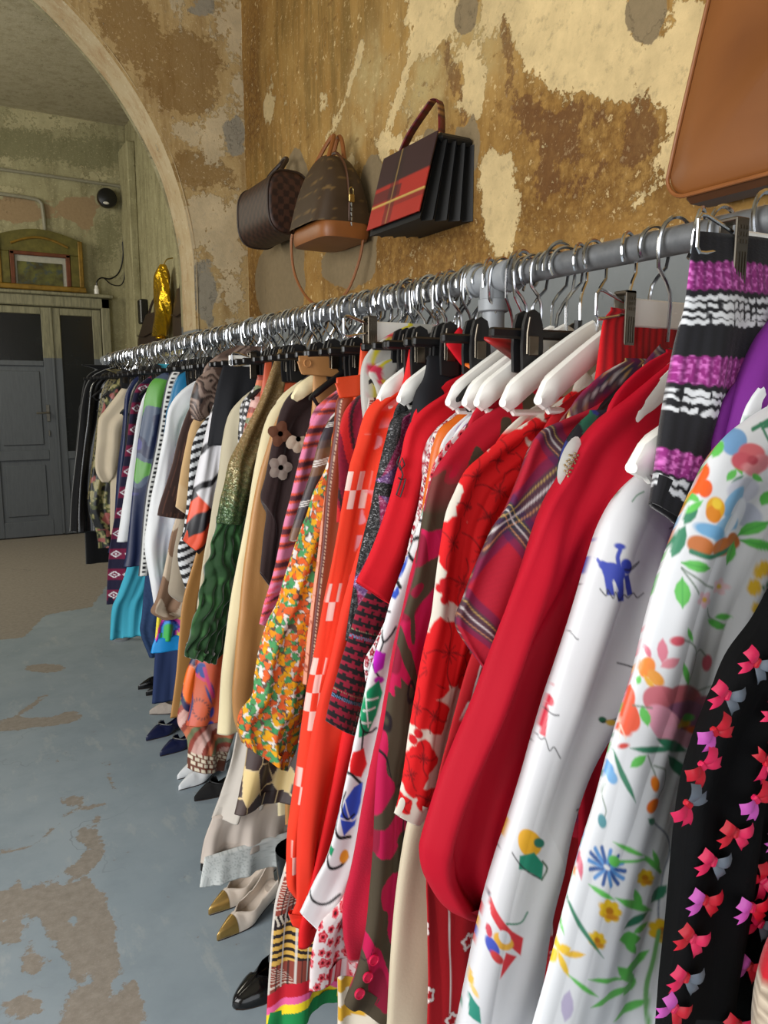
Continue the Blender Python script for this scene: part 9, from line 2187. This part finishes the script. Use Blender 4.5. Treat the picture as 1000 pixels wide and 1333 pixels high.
MB().tube([(-.074-.02*(1-z/.5), y, z) for y, z in O+O[:1]], .0045, 8).build('piping', 'tan_leather', b4)
MB().box(-.09, -.01, -.26, .26, -.016, .018, .012).build('base_panel', 'umber_leather', b4)
MB().tube(curve_pts([(-.08, -.09, .52), (-.08, -.09, .60), (-.06, -.05, .70), (-.05, 0, .73), (-.06, .05, .70), (-.08, .09, .60), (-.08, .09, .52)]), .010, 8).build('handle', 'tan_leather', b4)
# ------------------------------------------------------------------ bags and gold pouch on the wall of the back room
gp = NT('gold_foil'); gp.set(Base_Color=C4(214, 170, 40), Metallic=.9, Roughness=.22, Normal=gp.bump(gp.noise(18, 4, .6, gp.obj()), .8, .02))
g1 = thing('gold_pouch', 'shiny gold foil pouch hanging on the back room wall', 'bag', (1.80, 7.15, 1.98))
rg = []
for t in np.linspace(0, 1, 26):
    w = .17*math.sin(PI*min(1, .12+t*.85))**.6*(1-.35*t)+.006; cy = .20*t+.03*math.sin(t*5)
    rg.append([(.06*s_*(1+.2*math.sin(9*t+3*c_))*min(1, w*12), cy*-1+w*c_*(1+.12*math.sin(14*t+5*s_)), .60*t) for c_, s_ in sup(28, .8)])
MB().rings(rg).build('pouch', 'gold_foil', g1, angle=60)
MB().tube([(0, 0, -.02), (0, 0, .03)], [.05, .028], 12).build('gathered_neck', 'gold_foil', g1)
MB().tube(curve_pts([(0, -.18, .58), (.03, -.19, .64), (.085, -.20, .66)]), .006, 6).build('cord', 'brass', g1)
def slouch(name, label, loc, w, h, lean, mat='dark_leather'):
    b = thing(name, label, 'bag', loc); rg = []
    for t in np.linspace(0, 1, 18):
        ww = w*(.75+.35*math.sin(PI*min(1, t*.8+.1)))*(1-.55*t**2); rg.append([(.06*s_*(1-.5*t), lean*t+ww*c_*(1+.04*math.sin(7*t+4*s_)), h*t) for c_, s_ in sup(24, .7)])
    MB().rings(rg).build('body', mat, b, angle=60)
    MB().tube(curve_pts([(0, lean-w*.3, h*.95), (.02, lean-w*.2, h*1.25), (.05, lean, h*1.45), (.02, lean+w*.15, h*1.25), (0, lean+w*.3, h*.95)]), .012, 6).build('strap', 'dark_leather', b)
    MB().tube([(-.045, lean*.5-w*.8, h*.5), (-.065, lean*.5, h*.42), (-.045, lean*.5+w*.8, h*.5)], .006, 6).build('seam_band', 'dark_leather', b)
    return b
slouch('slouch_bag', 'dark brown slouchy leather bag hanging beside the gold pouch near the arch', (1.835, 6.5, 1.93), .27, .40, .02)
slouch('saddle_bag', 'wide dark brown leather bag low on the wall left of the gold pouch', (1.835, 7.75, 1.86), .42, .36, -.15)
o = MB().box(1.82, 1.898, 7.98, 8.10, 2.16, 2.40, .012).build('black_case', 'black_plastic'); tag(o, 'narrow black case standing up behind the wide brown leather bag', 'case')

# ================================================================== shoes on the floor
def shoe(name, label, loc, ang, upper, length=.235, width=.038, heel=.05, toe='point', cap=None, open_back=False, band=None, toplift=.055, group=None, sole='dark_leather', lining=None, lace=None):
    s = thing(name, label, 'shoe', (loc[0], loc[1], 0), ang, group); n = 26; rings = []; inner = []
    def wd(t):
        if toe == 'point': a = min(1, (t/.42))**.78
        else: a = min(1, (t/.25))**.5
        return width*(a*(1-.22*math.sin(PI*min(1, max(0, (t-.42)/.5)))) if t < .92 else (1-.22*math.sin(PI*min(1, (t-.42)/.5)))*math.sqrt(max(.05, 1-((t-.92)/.09)**2)))
    def zs(t): return heel*max(0, (t-.30)/.62)**1.35 if t < .92 else heel
    for k in range(n):
        t = .004+.99*k/(n-1); x = length*t; w = max(wd(t), .0015); z0 = zs(t)+.004
        op = 0 if t < .30 else min(1, ((t-.30)/.16))**.6
        ht = (.012+.036*min(1, t/.3)**.7) if t < .30 else (.048-.014*math.sin(PI*min(1, (t-.30)/.4)) if t < .62 else .034+(toplift-.034)*((t-.62)/.38)**1.2)
        if open_back and t > .52: ht = .008
        pts = []
        for a in np.linspace(0, 1, 9):         # from the topline down to the sole edge
            if op < .02: yy = w*math.sin(a*PI/2); zz = z0+ht*math.cos(a*PI/2)**.8 if a < 1 else z0
            else:
                yt = w*op*.93; yy = yt+(w-yt)*math.sin(a*PI/2)+.004*math.sin(a*PI)*(op); zz = z0+ht*(1-a)
            pts.append((x, yy, zz))
        ring = pts+[(x, w*.5, z0-.003), (x, -w*.5, z0-.003)]+[(x, -y, z) for _, y, z in reversed(pts)]
        rings.append(ring)
    m = MB(); m.rings(rings, (True, False), closed=False)
    me = m.mesh('upper', upper, angle=70); up = ob('upper', me, s); sd = up.modifiers.new('thickness', 'SOLIDIFY'); sd.thickness = .0025; sd.offset = -1
    if cap:
        kk = int(n*.30); MB().rings([[(x-.0012, y*1.03, z+.0012) for x, y, z in r] for r in rings[:kk]], (True, False), closed=False).build('toe_cap', cap, s, angle=70)
    ins = MB(); ins.rings([[(length*t, wd(t)*.9, zs(t)+.006), (length*t, 0, zs(t)+.0055), (length*t, -wd(t)*.9, zs(t)+.006)] for t in np.linspace(.12, .97, 16)], (False, False), closed=False)
    ins.build('insole', lining or upper, s)
    so = MB(); so.rings([[(length*t, wd(t)*.97, zs(t)+.003), (length*t, wd(t)*.97, zs(t)-.001 if t > .3 else .0), (length*t, -wd(t)*.97, zs(t)-.001 if t > .3 else .0), (length*t, -wd(t)*.97, zs(t)+.003)] for t in np.linspace(.01, .985, 22)])
    so.build('sole', sole, s)
    if heel > .015:
        hx = length*.90; hw = width*.62
        MB().rings([[(hx+a*q1, b*q1, z) for a, b in [(.028*c_, hw*s_) for c_, s_ in sup(14, .8)]] for z, q1 in ((heel+.001, 1.0), (heel*.6, .62), (heel*.15, .45), (0, .45))]).build('heel', sole if sole != 'dark_leather' else upper, s)
    if band:
        e = [rings[k][0] for k in range(int(n*.32), int(n*(.50 if open_back else .52)))]; e = [(x, y*1.02, z+.002) for x, y, z in e]
        MB().tube([(x, -y, z) for x, y, z in reversed(e)]+e, .0028, 6).build('edging', band, s)
    if open_back and not band and lace:
        MB().tube(curve_pts([(length*.5, width, heel*.5+.03), (length*.8, width*.95, heel+.04), (length*1.0, 0, heel+.06), (length*.8, -width*.95, heel+.04), (length*.5, -width, heel*.5+.03)]), .003, 6).build('strap', lace, s)
    return s
plain('cream_leather', (220, 206, 192), .42, 0, .02); plain('gold_leather', (178, 146, 84), .3, .7, .08, 25); plain('navy_satin', (24, 30, 66), .28); plain('silver_bead', (214, 216, 220), .25, .9)
plain('white_leather', (230, 232, 234), .3, 0, .01); plain('grey_suede', (178, 166, 156), .9); plain('patent_black', (14, 14, 16), .14); plain('black_suede', (18, 17, 18), .9)
R_ = math.radians
shoe('slingback_shoe', 'cream slingback shoe with gold toe cap, farther of the pair from the black boot', (.558, 1.955), R_(19), 'cream_leather', .235, .036, .045, cap='gold_leather', lace='cream_leather')
shoe('slingback_shoe', 'cream slingback shoe with gold toe cap, next to the black ankle boot', (.546, 1.842), R_(22), 'cream_leather', .235, .036, .045, cap='gold_leather', lace='cream_leather')
shoe('satin_mule', 'navy satin mule with a beaded silver edge, next to the grey suede mule', (.664, 3.172), R_(24), 'navy_satin', .23, .040, .03, open_back=True, band='silver_bead')
shoe('satin_mule', 'navy satin mule with a beaded silver edge, next to the white pumps', (.68, 3.0), R_(24), 'navy_satin', .23, .040, .03, open_back=True, band='silver_bead')
shoe('suede_mule', 'grey suede pointed mule with a spotted lining under the navy trousers', (.742, 3.445), R_(-6), 'grey_suede', .23, .040, .025, open_back=True)
shoe('white_pump', 'white pointed pump beside the navy satin mules', (.69, 2.775), R_(18), 'white_leather', .23, .033, .05)
shoe('white_pump', 'white pointed pump beside the black suede mule', (.672, 2.69), R_(20), 'white_leather', .23, .033, .05)
shoe('black_mule', 'black suede mule with a ruffled edge beside white pump', (.700, 2.585), R_(14), 'black_suede', .22, .042, .03, open_back=True, band='black_rubber')
shoe('black_sandal', 'black strappy sandal beside the navy trousers, nearer the far door', (.765, 3.78), R_(8), 'patent_black', .23, .03, .03, open_back=True, lace='black_rubber')
shoe('black_sandal', 'black strappy sandal beside the navy trousers, nearer the grey suede mule', (.78, 3.68), R_(8), 'patent_black', .23, .03, .03, open_back=True, lace='black_rubber')
shoe('court_shoe', 'black round toed shoe peeping out under the lace flounce', (.600, 2.165), R_(20), 'black_suede', .22, .04, .03, toe='round')
bt = shoe('ankle_boot', 'shiny black patent ankle boot standing below the rainbow hem skirt', (.507, 1.60), R_(14), 'patent_black', .25, .044, .05, toe='round', toplift=.10)
rg = []
for z, x0, x1, w in ((.055, .11, .245, .040), (.085, .125, .246, .040), (.13, .15, .247, .041), (.19, .155, .25, .045), (.26, .15, .255, .049), (.33, .145, .262, .053)):
    rg.append([((x0+x1)/2+(x1-x0)/2*c_, w*s_, z) for c_, s_ in sup(24, .9)])
MB().rings(rg, (False, False)).build('shaft', 'patent_black', bt, angle=60)
